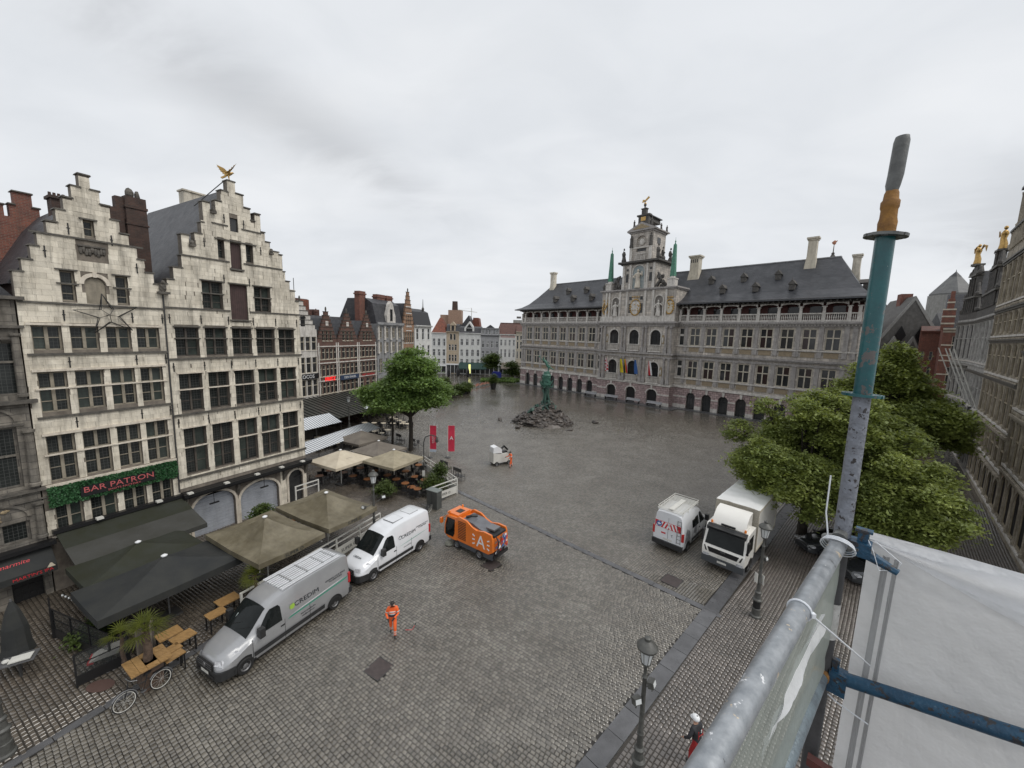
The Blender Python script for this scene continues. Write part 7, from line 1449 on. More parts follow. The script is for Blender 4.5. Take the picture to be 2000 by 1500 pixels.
m = MB(); m.prism([(-5.6, 33.4), (-2.6, 36.6), (-3.8, 37.6), (-7.0, 35.0)], 0, .02, 'z') if 0 else None
# ---------------- white café fence ----------------
def fence(name, label, p, q, h=1.05, posts=None, panel=None, top=1.45, word=True):
    p, q = Vector(p), Vector(q); d = q-p; L_ = d.length; rz = math.atan2(d.y, d.x); t = thing(name, label, 'fence', (p.x, p.y, .03), rz); n = posts or max(1, round(L_/2.0))
    for k in range(n+1): x = L_*k/n; MB().box(x-.045, x+.045, -.045, .045, 0, top).build('post', OFFW, t)
    for k in range(n):
        a, b = L_*k/n+.05, L_*(k+1)/n-.05
        MB().box(a, b, -.03, .03, top-.08, top).build('rail', OFFW, t); MB().box(a, b, -.025, .025, top-.42, top-.36).build('rail', OFFW, t); pn = MB().box(a, b, -.02, .02, .1, .72).build('panel', OFFW, t)
        if word: text('SUPER O', .3, pn, ((a+b)/2, -.03, .4), (R(90), 0, 0), LETTER, .003, sx=1.05)
    return t
FA = along(KL0, KLaz, 9.6, -1.05); FB_ = (-8.15, 25.2)
fence('terrace_fence', 'long white railing with lettered panels behind the two parked vans', (-13.0, 17.3), (-9.2, 26.0), posts=5); fence('terrace_fence', 'white railing corner beside the crook lamp on the square', (-6.5, 30.9), (-4.7, 33.0), posts=1)
fence('terrace_fence', 'white railing running back behind the bar tables', (-4.7, 33.0), (-9.2, 39.2), posts=4, word=False).rotation_euler; fence('terrace_gate', 'white gate frame standing open by the arched doorway', (-17.0, 29.2), (-16.0, 30.8), posts=1, top=1.9)
# ---------------- parasols and awnings ----------------
def parasol(name, label, loc, rz, w, d, zt, ze, mt, group, val=.25, sag=.12, word=None, hub=True, pole=OFFW, sub=8):
    t = thing(name, label, 'parasol', (loc[0], loc[1], .03), rz, group); m = MB(); n = sub
    def P_(u, v): # u,v in -1..1
        r = max(abs(u), abs(v)); z = zt-(zt-ze)*r; ed = min(abs(u), abs(v))/(r+1e-6); z += -sag*math.sin(math.pi*min(r, 1))*(.6+.4*(1-ed)) - sag*.5*r*(1-ed)*.5
        return (u*w/2, v*d/2, z)
    g = [[P_(-1+2*i/n, -1+2*j/n) for j in range(n+1)] for i in range(n+1)]
    for i in range(n):
        for j in range(n):
            a, b, c, e = g[i][j], g[i+1][j], g[i+1][j+1], g[i][j+1]; u, v = i+.5-n/2, j+.5-n/2
            if u*v > 0: m.face([a, b, c]); m.face([a, c, e])
            else: m.face([a, b, e]); m.face([b, c, e])
    c = m.build('canopy', mt, t); m = MB()
    for s, ax in ((-1, 0), (1, 0), (-1, 1), (1, 1)):
        for i in range(n):
            if ax == 0: a, b = P_(-1+2*i/n, s), P_(-1+2*(i+1)/n, s)
            else: a, b = P_(s, -1+2*i/n), P_(s, -1+2*(i+1)/n)
            m.face([a, b, (b[0], b[1], b[2]-val), (a[0], a[1], a[2]-val)])
    vl = m.build('valance', mt, c)
    MB().tube([(0, 0, 0), (0, 0, zt-.05)], .04, 8).build('pole', pole, t); MB().box(-.4, .4, -.4, .4, 0, .1).build('foot', IRON, t)
    m = MB()
    for u, v in ((1, 1), (1, -1), (-1, 1), (-1, -1)): m.tube([(0, 0, zt-.5), (u*w/2*.95, v*d/2*.95, ze-sag-.18)], .018, 4)
    m.build('ribs', pole, t)
    if hub: MB().lathe([(.12, 0), (.13, .05), (.05, .1)], 10, (0, 0, zt)).build('hub_cap', WHITE, t)
    if word:
        for (x, y, rz_) in ((0, -d/2-.02, 0), (w/2+.02, 0, R(90))): text(word, .26, t, (x, y, ze-.13-sag*.25), (R(90), 0, rz_), LETTER, .002)
    return t
RT = R(90-29)      # terrace direction
GP = 'large café parasols'
parasol('cafe_parasol', 'big olive-brown parasol above the silver van, nearer of the two', (-13.75, 20.5), RT, 3.6, 5.4, 3.75, 2.75, OLIVEF, GP, .28, .34, 'SUPER O'); parasol('cafe_parasol', 'big olive-brown parasol beside the lamp post, farther of the two', (-11.95, 23.95), RT, 3.55, 5.4, 3.75, 2.8, OLIVEF, GP, .28, .34, 'SUPER O')
for nm, lb, lo, mt in (('p', 'pale cream parasol with a grey emblem, leftmost of the bar terrace', (-15.7, 34.4), CREAMF), ('p', 'tan parasol with a grey emblem nearest the crook lamp', (-10.9, 34.9), TANF), ('p', 'grey-brown parasol between the two pale ones', (-13.3, 37.7), GREYF), ('p', 'grey-brown parasol farthest back beside the striped awning', (-16.6, 41.6), GREYF)):
    t = parasol('terrace_parasol', lb, lo, RT, 3.9, 3.9, 3.3, 2.45, mt, 'square parasols of the bar terrace', .24, .05)
    if mt in (CREAMF, TANF):
        for (x, y, q) in ((0, -1.2, 0), (1.2, 0, R(90))):
            m = MB(); arch_ring(m, -.28, .28, .12, .12, .03, -.004, .004, 12); arch_ring(m, -.28, .28, -.12, -.12, .03, -.004, .004, 12); o = m.build('emblem', GREYP2, t, loc=(x, y, 3.3-.85*.615+.03)); o.rotation_euler = (R(67), 0, q)
# striped white awnings
def striped(label, c, w, d, z1, z0, rz, per=.32):
    t = thing('striped_awning', label, 'awning', (c[0], c[1], 0), rz, 'white striped awnings'); m = MB(); n = int(w/per)
    for k in range(n):
        a, b = -w/2+w*k/n, -w/2+w*(k+.68)/n; e = -w/2+w*(k+1)/n; m.cm = 0
        for (x0, x1, ci) in ((a, b, 0), (b, e, 1)):
            m.cm = ci; m.face([(x0, -d/2, z0), (x1, -d/2, z0), (x1, 0, z1), (x0, 0, z1)]); m.face([(x0, 0, z1), (x1, 0, z1), (x1, d/2, z0), (x0, d/2, z0)])
    m.cm = 0; m.face([(-w/2, -d/2, z0), (-w/2, 0, z1), (-w/2, d/2, z0)]); m.face([(w/2, -d/2, z0), (w/2, d/2, z0), (w/2, 0, z1)]); m.build('canopy', [STRF, STRB], t)
    for x in (-w/2+.1, 0, w/2-.1):
        for y in (-d/2+.1, d/2-.1): MB().tube([(x, y, 0), (x, y, z0)], .04, 5).build('post', IRON, t)
    return t
striped('long striped white awning behind the cream parasols', (-19.6, 40.6), 13.0, 3.4, 3.0, 2.5, R(90-17)); striped('striped white awning under the black slatted roof, nearer the stone house', (-25.6, 46.4), 7.5, 4.6, 3.4, 2.5, R(90-25)); striped('low striped white awning far behind the lamp', (-19.5, 58.0), 5.5, 2.2, 2.9, 2.6, R(-5), .3)
# black slatted glass roof of the cafés along the guild houses
t = thing('slatted_terrace_roof', 'long black slatted glass awning in front of the guild houses', 'awning', *F2); m = MB(); m.prism([(-7.6, 2.3), (-.05, 4.1), (-.05, 4.2), (-7.6, 2.4)], -6, 12.5, 'x'); m.build('roof_cloth', mat('dark_glass_roof', (.05, .052, .045), (.08, .08, .07), .8, .35), t)
for k in range(26): x = -6+k*.74; MB().prism([(-7.62, 2.42), (-.05, 4.22), (-.05, 4.3), (-7.62, 2.5)], x, x+.1, 'x').build('glazing_bar', BLACK, t)
for x in (-4, 0, 4, 8, 12): MB().tube([(x, -7.4, 0), (x, -7.4, 2.35)], .06, 6).build('post', BLACK, t)
t = thing('black_cloth_awning', 'plain black awning behind the big green tree', 'awning', *F2); MB().prism([(-6.0, 2.5), (-.05, 4.0), (-.05, 4.1), (-6.0, 2.58)], 12.8, 24, 'x').build('cloth', BLKF, t)
# bar awning and dark market parasols before house A
t = thing('bar_awning', 'wide grey-green drop awning below the bar sign', 'awning', floc, frz); m = MB(); m.prism([(-.1, 3.25), (-.5, 3.15), (-1.55, 2.78), (-1.55, 2.82), (-.5, 3.2), (-.1, 3.3)], -14.0, -8.55, 'x'); m.build('upper_cloth', GRNF, t)
m = MB(); m.prism([(-1.55, 2.8), (-3.3, 2.35), (-3.3, 2.1), (-3.34, 2.1), (-3.34, 2.37), (-1.55, 2.84)], -14.0, -8.55, 'x'); m.build('lower_cloth', mat('grey_awning_cloth', (.06, .06, .055), (.042, .042, .035), .8, .8, bump=.2, bs=3), t); MB().box(-14.1, -8.5, -.35, -.05, 3.3, 3.5).build('awning_box', BLACK, t)
for x in (-13.9, -8.7): MB().tube([(x, -.2, 3.1), (x, -1.6, 2.5), (x, -3.3, 2.25)], .04, 5).build('folding_arm', IRON, t)
for x in (-12.4, -9.8): MB().box(x-.14, x+.14, -.6, -.3, 3.5, 3.6).build('spot_lamp', OFFW, t)
def fpt(x, y): v = Matrix.Rotation(frz, 3, 'Z') @ Vector((x, y, 0)); return (FO[0]+v.x, FO[1]+v.y)
parasol('market_parasol', 'dark green-grey parasol directly below the bar awning', fpt(-12.0, -4.35), RT, 4.6, 3.0, 3.05, 2.35, GRNF, 'dark parasols under the bar sign', .3, .1, hub=True, pole=RIM); parasol('market_parasol', 'charcoal parasol nearest the potted palm', fpt(-11.9, -7.2), RT, 5.6, 3.4, 3.15, 2.3, BLKF, 'dark parasols under the bar sign', .35, .12, pole=RIM)
t = thing('closed_parasol', 'folded grey-black parasol at the left edge', 'parasol', (-20.3, 14.4, 0)); MB().lathe([(.5, .7), (.42, 1.1), (.36, 1.9), (.2, 2.6), (.05, 3.0)], 9).build('folded_cloth', BLKF, t); MB().tube([(0, 0, 0), (0, 0, 3.1)], .035, 6).build('pole', RIM, t)
t = thing('folded_table', 'pile of folded white and steel tables beside the closed parasol', 'table', (-19.7, 13.95, 0), .6); MB().box(-.5, .5, -.35, .35, .8, .84).build('top', RIM, t); MB().box(-.2, .4, -.3, .1, .88, .92).build('tray', OFFW, t); MB().tube([(0, 0, 0), (0, 0, .8)], .05, 6).build('leg', IRON, t); MB().blob((-.3, -.1, .92), .12, .1, .08, 6, 4).build('cloth', OFFW, t)
# black metal wind screens
def screen(label, p, q): 
    p, q = Vector(p), Vector(q); d = q-p; L_ = d.length; t = thing('wind_screen', label, 'screen', (p.x, p.y, .03), math.atan2(d.y, d.x), 'black framed wind screens'); n = max(1, round(L_/1.3))
    for k in range(n+1): x = L_*k/n; MB().box(x-.03, x+.03, -.03, .03, 0, 1.45).build('post', BLACK, t)
    for k in range(n):
        a, b = L_*k/n+.03, L_*(k+1)/n-.03; MB().box(a, b, -.02, .02, 1.4, 1.45).box(a, b, -.02, .02, .95, .98).build('rail', BLACK, t); MB().box(a, b, -.02, .02, .08, .5).build('panel', BLACK, t); MB().box(a, b, -.004, .004, .5, 1.4).build('pane', mat('screen_glass', (.05, .055, .055), None, 1, .05, alpha=.35) if 'screen_glass' not in MATS else MATS['screen_glass'], t)
    return t
sc = screen('black framed glass screen running from the wall towards the palm, with a string of bulbs', (-20.6, 15.9), (-16.7, 14.6)); screen('short black framed glass screen beside the barrel', (-16.9, 13.5), (-16.0, 14.7)); screen('black framed glass screen nearest the dark doorway', (-21.6, 16.6), (-20.7, 15.9))
t = thing('string_lights', 'string of small round bulbs hanging along the black screen', 'lights', (0, 0, 0)); pts_ = [(-20.4+k*.23, 16.2-.07*k, 1.75+.25*abs(math.cos(k*.18))) for k in range(18)]; MB().tube(pts_, .01, 4).build('cable', BLACK, t)
bm = MB().blob((0, 0, -.05), .045, .045, .055, 7, 5).mesh('bulb', MATS['lamp_glass'])
for p in pts_: link('bulb', bm, t, p)
t = thing('white_sledge_sign', 'white wedge-shaped board lying behind the short screen', 'board', (-17.0, 14.7, .4), .6); MB().prism([(-.5, 0), (.45, .1), (.5, .3), (-.1, .22)], -.3, .3).build('board', OFFW, t); MB().box(-.5, -.3, -.31, .31, -.05, .03).build('red_edge', REDP, t)
for i, (x, y, lb) in enumerate(((-16.1, 15.3, 'weathered grey plank barrel half at the foot of the dark parasols'), (-15.75, 15.5, 'second weathered plank board beside the palm trunk'))):
    t = thing('plank_screen', lb, 'screen', (x, y, .03), R(-70)+i*.3)
    for k in range(4): MB().box(-.3+k*.15, -.17+k*.15, -.03, .03, 0, 1.3).build('plank', mat('silvered_plank', (.22, .19, .16), (.12, .1, .085), 4, .85, nstretch=(1, 1, .15)) if 'silvered_plank' not in MATS else MATS['silvered_plank'], t)
# palms and planter table
def palm(label, loc, h, n, ln, r=.13, seed=1, skirt=False):
    t = thing('palm_tree', label, 'palm', loc, seed); g = random.Random(seed); m = MB(); n_ = 9; m.tube([(.03*math.sin(k), 0, h*k/n_) for k in range(n_+1)], [r*(1.25-.4*k/n_+.08*(k % 2)) for k in range(n_+1)], 9); m.build('trunk', PALMB, t)
    for k in range(n):
        a = 2*math.pi*k/n+g.uniform(-.3, .3); el = g.uniform(-.25, 1.45); f = MB(); d = Vector((math.cos(a)*math.cos(el), math.sin(a)*math.cos(el), math.sin(el))); st = ln*.4*g.uniform(.7, 1.1); c = Vector((0, 0, h))+d*st; f.tube([(0, 0, h-.05), c], .012, 3); sd_ = d.cross(Vector((0, 0, 1))).normalized(); up_ = sd_.cross(d)
        for j in range(11):
            b = R(-72+144*j/10); dd = (d*math.cos(b)+sd_*math.sin(b)).normalized(); l_ = ln*.7*(.7+.3*math.cos(b))*g.uniform(.8, 1.15); w_ = (dd.cross(up_)).normalized()*.013; e1 = c+dd*l_*.6+Vector((0, 0, -.02)); e2 = c+dd*l_+Vector((0, 0, -.16*l_-.03*g.random())); f.face([c-w_*.5, e1-w_, e1+w_, c+w_*.5]); f.face([e1-w_, e2, e1+w_])
        f.build('frond', PALML, t)
    return t
palm('potted palm with thick trunk growing through the wooden table', (-14.32, 13.85, .7), 1.6, 24, .92, .13, 3); palm('potted palm between the silver van and the olive parasol', (-12.75, 17.95, .5), 1.5, 26, .75, .11, 5); palm('small drooping palm just left of the big potted palm', (-15.5, 14.0, .6), 1.3, 12, .75, .06, 8)
t = thing('planter_table', 'varnished wooden table built round the palm tub beside the bicycle', 'table', (-14.3, 13.78, .03), R(90-31)); t.scale = (.66, .95, 1)
bs = [(-.95, -.55, -.6, .6), (-.55, -.2, -.6, .6), (-.2, .35, -.6, -.3), (-.2, .35, .3, .6), (.35, .95, -.6, -.2), (.35, .95, -.2, .2), (.35, .95, .2, .6), (.35, .95, .2, .6)]
for a, b, c, d in bs[:7]: MB().box(a+.008, b-.008, c+.008, d-.008, 1.0, 1.06).build('top_board', TEAK, t)
MB().taper(-.42, .5, -.4, .4, 0, 1.0, -.06, -.06).build('tub', mat('rusty_tub', (.12, .075, .05), (.07, .05, .04), 4, .7), t); MB().box(-.3, .4, -.3, .3, .98, 1.0).build('soil', DARKST, t)
def stool(label, loc, rz, group='wooden high stools and benches by the palm', w=.33, d=.2, h=.75):
    t = thing('wooden_stool', label, 'stool', loc, rz, group); MB().box(-w, w, -d, d, h, h+.05).build('seat', TEAK, t)
    for x in (-w+.05, w-.05):
        for y in (-d+.04, d-.04): MB().box(x-.02, x+.02, y-.02, y+.02, 0, h).build('leg', BLACK, t)
    return t
s0 = stool('wooden high stool at the right end of the palm table', (-13.72, 14.3, .03), R(65)); ts_ = tree_of(s0)
for x, y, rz, lb, sc_ in ((-14.1, 14.62, 65, 'wooden high stool just behind the palm table end', .9), (-14.2, 15.3, 65, 'low wooden bench behind the palm table', 1.2), (-14.95, 15.45, 60, 'wooden table half in shade under the charcoal parasol', 1.25), (-13.85, 16.75, 60, 'wooden table seen under the charcoal parasol beside the silver van', 1.15), (-14.0, 17.7, 60, 'wooden table seen behind the windscreen of the silver van', 1.4)): dup(s0, (x, y, .03), R(rz), lb, tree=ts_, scale=(sc_, sc_*1.3, 1))
t = thing('rug_stone', 'reddish round drain mat on the pavement left of the bicycle', 'mat', (-16.1, 13.6, .05)); MB().lathe([(.5, 0), (.5, .015)], 16, sy=.6).build('disc', mat('reddish_mat', (.10, .06, .05), None, 1, .5), t)
# ---------------- café tables and chairs ----------------
def cafe_chair(mt):
    t = thing('cafe_chair', 'x', 'chair'); MB().box(-.22, .22, -.22, .22, .43, .47).build('seat', mt, t); MB().box(-.22, .22, .19, .23, .5, .88).build('backrest', mt, t); m = MB()
    for x in (-.19, .19):
        for y in (-.19, .2): m.tube([(x, y, 0), (x, y, .45 if y < 0 else .86)], .014, 4)
    m.build('legs', IRON, t); return t
def cafe_table(mt, rnd_=True):
    t = thing('cafe_table', 'x', 'table'); (MB().lathe([(.36, .72), (.36, .75)], 14) if rnd_ else MB().box(-.35, .35, -.35, .35, .72, .75)).build('top', mt, t); MB().lathe([(.25, 0), (.22, .03), (.03, .06), (.03, .72)], 8).build('pedestal', IRON, t); return t
chair = cafe_chair(BLACK); table = cafe_table(TABLEW); tc_, tt_ = tree_of(chair), tree_of(table); used = [0, 0]; rg = random.Random(77)
def put(proto, tr_, i, loc, rz, lb, gr):
    if not used[i]: used[i] = 1; proto.location = loc; proto.rotation_euler = (0, 0, rz); proto['label'] = lb; proto['group'] = gr
    else: dup(proto, loc, rz, lb, gr, tr_)
def cafe_set(x, y, n, z=.05, lb=None, ct='black café chair under the square parasols of the bar terrace', gt='round orange-brown café table under the square parasols'):
    put(table, tt_, 1, (x, y, z), 0, gt, 'café tables '+gt[-24:]); a0 = rg.uniform(0, 6)
    for k in range(n): a = a0+2*math.pi*k/n; q = rg.uniform(.5, .62); put(chair, tc_, 0, (x+q*math.cos(a), y+q*math.sin(a), z), a-math.pi/2, ct, 'café chairs '+ct[-24:])
for x, y in ((-17.6, 36.0), (-16.0, 35.6), (-14.6, 34.6), (-13.2, 34.0), (-16.9, 37.6), (-15.0, 37.0), (-13.2, 36.0), (-11.8, 35.0), (-10.6, 34.2), (-9.6, 33.4), (-8.7, 32.6), (-11.6, 37.6), (-10.0, 36.4), (-8.8, 35.0), (-7.8, 34.2), (-9.3, 38.0), (-12.6, 39.4), (-14.6, 39.6), (-8.0, 32.0), (-17.9, 34.3)): cafe_set(x+rg.uniform(-.2, .2), y+rg.uniform(-.2, .2), 4)
for x, y in ((-15.8, 24.8), (-15.2, 26.2), (-14.2, 23.2), (-13.2, 26.4)): cafe_set(x, y, 4, ct='black café chair between the olive parasols and the roller shutters', gt='orange-brown café table by the roller shutters')
# far terrace furniture (each single mesh)
fcm = MB().box(-.22, .22, -.22, .22, .4, .46).box(-.22, .22, .18, .23, .46, .85).box(-.2, -.17, -.2, -.17, 0, .4).box(.17, .2, -.2, -.17, 0, .4).box(-.2, -.17, .17, .2, 0, .4).box(.17, .2, .17, .2, 0, .4).mesh('far_chair', BLACK); ftm = MB().lathe([(.4, .7), (.4, .74)], 10).lathe([(.2, 0), (.03, .05), (.03, .7)], 6).mesh('far_table', CREAMF)
def far_set(x, y, ct, gt, n=3):
    link('cafe_table', ftm, None, (x, y, .0), label=gt, cat='table', group='tables: '+gt[:30])
    for k in range(n): a = k*2*math.pi/n+rg.random(); link('cafe_chair', fcm, None, (x+.6*math.cos(a), y+.6*math.sin(a), 0), a-math.pi/2, label=ct, cat='chair', group='chairs: '+ct[:30])
for i in range(6):
    for j in range(4): far_set(-25.5+i*1.5+j*.3, 42.5+j*1.7+i*.9, 'dark chair on the terrace between the two striped awnings', 'pale round table between the two striped awnings')
for i in range(5): far_set(-21.8+i*1.4, 56.0, 'dark chair before the far low striped awning', 'pale table before the far low striped awning'); far_set(-19.0+i*.9, 60.0-i, 'dark chair under the big green tree edge', 'pale table under the big green tree edge', 2)
RCH = MB().box(-.25, .25, -.25, .25, .35, .42).box(-.25, .25, .18, .25, .42, .85).mesh('rust_chair', mat('salmon_chair', (.42, .2, .15), None, 1, .6))
for i in range(8):
    for j in range(3): link('terrace_chair', RCH, None, (-13.4+i*.95+j*.2, 92+i*2.2+j*1.1, 0), rg.random()*6, label='salmon pink chair stacked on the far terrace left of the clipped shrub', cat='chair', group='salmon chairs on the far terrace')
# far closed parasols, shrubs, bollards
for i, (px_, d_, lb) in enumerate(((875, 112, 'closed black parasol, leftmost of the three on the far terrace'), (893.5, 108, 'closed black parasol, middle and tallest of the three'), (912.5, 112, 'closed black parasol, rightmost of the three'))):
    t = thing('closed_black_parasol', lb, 'parasol', ((px_-1000)/751*d_, d_, 0), 0, 'closed black parasols'); MB().lathe([(.25, .9), (.55, 1.6), (.5, 2.8), (.15, 3.9), (.05, 4.2)], 8, (0, 0, .5+(i == 1)*.6)).build('folded_cloth', BLACK, t); MB().tube([(0, 0, 0), (0, 0, 1.6)], .06, 6).build('pole', IRON, t)
t = thing('sky_blue_tables', 'stack of dark blue tables under the green awning', 'table', (-4.9, 126, 0)); MB().box(-1.9, 1.3, -.6, .6, 0, 1.5).box(-1.5, .9, -.4, .4, 1.5, 1.9).build('stack', mat('cobalt_plastic', (.02, .035, .3), None, 1, .4), t)
t = thing('yellow_light_box', 'small glowing yellow sign post below the green awning', 'sign', (-14.2, 127, 0)); MB().box(-.35, .35, -.1, .1, 1, 4.0).build('light_box', mat('yellow_light', (.8, .8, .3), emit=(.9, .9, .35, .8)), t); MB().box(-.06, .06, -.05, .05, 0, 1).build('post', IRON, t)
# small white sweeper machine
t = thing('pedestrian_sweeper', 'small white ride-on sweeping machine next to the orange worker', 'sweeper', (-1.0, 41.3, 0), R(30))
MB().prism([(-1.2, .35), (1.1, .35), (1.15, .9), (.5, 1.35), (-.4, 1.3), (-1.2, 1.5)], -.5, .5).build('body', OFFW, t); MB().prism([(-1.2, 1.5), (-1.2, 2.1), (-.7, 2.2), (-.2, 1.9), (-.1, 1.4)], -.45, .45).build('hopper', WHITE, t); MB().box(.0, .6, -.3, .3, 1.3, 1.5).build('seat', BLACK, t); MB().tube([(-.3, 0, 1.5), (.4, .1, 2.0), (.9, .2, 1.5)], .12, 7).build('suction_hose', BLACK, t)
for x in (-.8, .7):
    for s in (-1, 1): wheel(t, x, s*.5, .25, .16)
MB().box(1.0, 1.18, -.4, .4, .5, .65).build('red_strip', REDL, t)
# ---------------- scaffold (foreground) ----------------
GALV = mat('galvanised_tube', (.42, .44, .46), (.26, .28, .30), 26, .38, rvar=.25, metal=.55, bump=.05, bs=120); t_ = GALV.node_tree
def splat(m, col_, scale, th, st=None, seed=0):
    t = m.node_tree; P = t.nodes['Principled BSDF']; g = t.nodes.new('ShaderNodeNewGeometry'); mp = t.nodes.new('ShaderNodeMapping'); mp.inputs['Location'].default_value = (seed, seed*2, seed*3); t.links.new(g.outputs['Position'], mp.inputs[0]); n = t.nodes.new('ShaderNodeTexNoise'); n.inputs['Scale'].default_value = scale; n.inputs['Detail'].default_value = 5; n.inputs['Roughness'].default_value = .65; t.links.new(mp.outputs[0], n.inputs[0])
    f = cr(t, n.outputs[0], [(th, (0, 0, 0)), (th+.015, (1, 1, 1))]); src = P.inputs['Base Color'].links[0].from_socket; t.links.new(mixc(t, f, src, col_), P.inputs['Base Color'])
    if P.inputs['Metallic'].default_value: t.links.new(mth('MULTIPLY', mth('SUBTRACT', 1.0, f, tree=t), P.inputs['Metallic'].default_value, tree=t), P.inputs['Metallic'])
splat(GALV, (.66, .56, .42), 15, .635); splat(GALV, (.16, .165, .17), 28, .68, seed=7); splat(GALV, (.72, .73, .74), 34, .66, seed=3)
SCP = mat('weathered_scaffold_tube', (.27, .29, .335), (.19, .2, .225), 30, .5, metal=.2, bump=.3, bs=60); splat(SCP, (.045, .04, .04), 45, .60)
TEAL = mat('teal_painted_tube', (.003, .10, .11), (.002, .07, .082), 14, .35, coat=.3, bump=.1, bs=60); splat(TEAL, (.10, .09, .085), 20, .62); splat(TEAL, (.6, .62, .6), 70, .735, seed=5)
BLUET = mat('scuffed_blue_tube', (.018, .08, .15), (.012, .05, .10), 20, .4, bump=.25, bs=70); splat(BLUET, (.035, .035, .04), 26, .56); splat(BLUET, (.10, .18, .24), 50, .66, seed=2)
RUST = mat('ochre_rust', (.34, .17, .04), (.2, .10, .035), 30, .8, bump=.2, bs=60); splat(RUST, (.12, .11, .10), 25, .6); SPG = mat('dull_steel', (.17, .175, .17), (.09, .092, .09), 16, .45, metal=.3, bump=.1, bs=50)
PX, PY = 1.196, 1.3; r0 = .0242
def V3(dx, z=0, off=0): return None
po = thing('scaffold_post', 'upright scaffold post painted teal above with rusty spigot top', 'scaffolding', (PX, PY, 0)); lean = Vector((-.012, 0, 1)).normalized()
def pp_(z): return (-(z-14.2)*.0+(-.02)*(z-14.2)*0+.0*(z), 0, z)
MB().tube([pp_(13.70), pp_(14.226)], r0, 24).build('middle_tube', SCP, po, smooth=True); MB().tube([pp_(10.5), pp_(13.70)], r0, 24).build('lower_tube', mat('dark_grey_tube', (.07, .07, .072), (.045, .045, .047), 14, .5, bump=.1, bs=60), po, smooth=True); MB().tube([pp_(14.226), pp_(14.745)], r0+.001, 24).build('teal_tube', TEAL, po, smooth=True)
m = MB(); m.lathe([(.0225, 14.735), (.0235, 14.77), (.0245, 14.785), (.0215, 14.80), (.021, 14.825), (.0235, 14.832), (.0238, 14.85), (.0195, 14.856), (.018, 14.875), (.0145, 14.885)], 20); m.build('rusty_collar', RUST, po, smooth=True)
m = MB(); m.tube([(0, 0, 14.88), (.0, 0, 14.90), (.004, 0, 14.93), (.008, 0, 15.03), (.008, 0, 15.045)], [.0145, .0185, .0195, .0195, .0165], 20); m.build('spigot', SPG, po, smooth=True)
def rosette(z, mt, tilt):
    m = MB(); n = 32; ri, ro, h = .027, .0555, .0045
    for k in range(n):
        a, b = 2*math.pi*k/n, 2*math.pi*(k+1)/n; hole = (k % 8) in (3, 4); rr_ = ro*(1-.04*(k % 8 in (0, 7)))
        for (p, q) in (((.047 if hole else ri), rr_), (ri, .031)) if hole else ((ri, rr_),):
            f = lambda r, t: (r*math.cos(t), r*math.sin(t)); x = [f(p, a), f(q, a), f(q, b), f(p, b)]; m.prism(x, -h, h, 'z')
    o = m.build('rosette', mt, po, loc=(0, 0, z)); o.rotation_euler = tilt; return o
rosette(14.745, SPG, (R(4), R(5), 0)); rosette(14.224, TEAL, (0, R(2), .2)); rosette(13.69, SPG, (0, 0, 0))
MB().tube([(0, 0, 13.32), (0, 0, 13.46)], r0+.0012, 24, False).build('white_tape', mat('white_tape', (.6, .6, .58), (.35, .34, .32), 20, .5), po); splat(MATS['white_tape'], (.05, .05, .05), 40, .60)
J = Vector((PX, PY, 13.70)); dA = Vector((-math.sin(R(48.8)), -math.cos(R(48.8)), 0)); dB = Vector((math.sin(R(136)), math.cos(R(136)), 0)); nA = Vector((-dA.y, dA.x, 0)); oB = Vector((math.cos(R(44)), math.sin(R(44)), 0))
h1_ = thing('scaffold_handrail', 'pale galvanised handrail tube coming towards the camera', 'scaffolding', tuple(J)); m = MB(); m.tube([dA*.035, dA*.05, dA*1.75], [.020, .0242, .0242], 28); m.build('tube', GALV, h1_, smooth=True); MB().tube([dA*-.002+Vector((0, 0, -.03)), dA*.03+Vector((0, 0, .03)), dA*.055+Vector((0, 0, .022))], [.012, .02, .022], 10).build('wedge_head', SPG, h1_)
h2_ = thing('scaffold_rail', 'lower grey-blue rail tube running under the handrail', 'scaffolding', tuple(J-Vector((0, 0, .53)))); m = MB(); m.tube([dA*.03, dA*1.6], .0235, 20); m.build('tube', SCP if 0 else mat('grey_blue_tube', (.20, .25, .28), (.12, .14, .16), 18, .4, metal=.3, bump=.2, bs=60), h2_, smooth=True); MB().tube([dA*.0, dA*.04], .026, 12).build('wedge_head', RUST, h2_)
h3_ = thing('scaffold_ledger', 'scuffed blue tube crossing the lower right corner', 'scaffolding', tuple(J-Vector((0, 0, .53)))); eB = dB*.9+Vector((0, 0, .22)); m = MB(); m.tube([dB*.05+Vector((0, 0, .012)), dB*.07+Vector((0, 0, .016)), eB], [.02, .0235, .0235], 24); m.build('tube', BLUET, h3_, smooth=True)
hd = MB(); M3 = Matrix((dB, Vector((-dB.y, dB.x, 0)), Vector((0, 0, 1)))).transposed(); hd.obox(dB*.045, .05, .045, .07, M3); hd.obox(dB*.035+Vector((0, 0, .045)), .02, .02, .06, M3); hd.obox(dB*.04+Vector((0, 0, -.045)), .06, .03, .02, M3); hd.build('wedge_head', BLUET, h3_)
bk = thing('netting_bracket', 'dark blue wedge bracket holding the white netting at the post', 'bracket', tuple(J)); m = MB(); m.obox(dB*.05+Vector((0, 0, -.01)), .06, .05, .05, M3); m.obox(dB*.055+Vector((0, 0, .03)), .028, .022, .05, M3); m.obox(dB*.056+Vector((0, 0, .056)), .045, .03, .008, M3); m.tube([dB*.06+Vector((0, 0, -.02)), dB*.15+Vector((0, 0, -.055))], [.022, .012], 8); m.build('bracket', BLUET, bk)
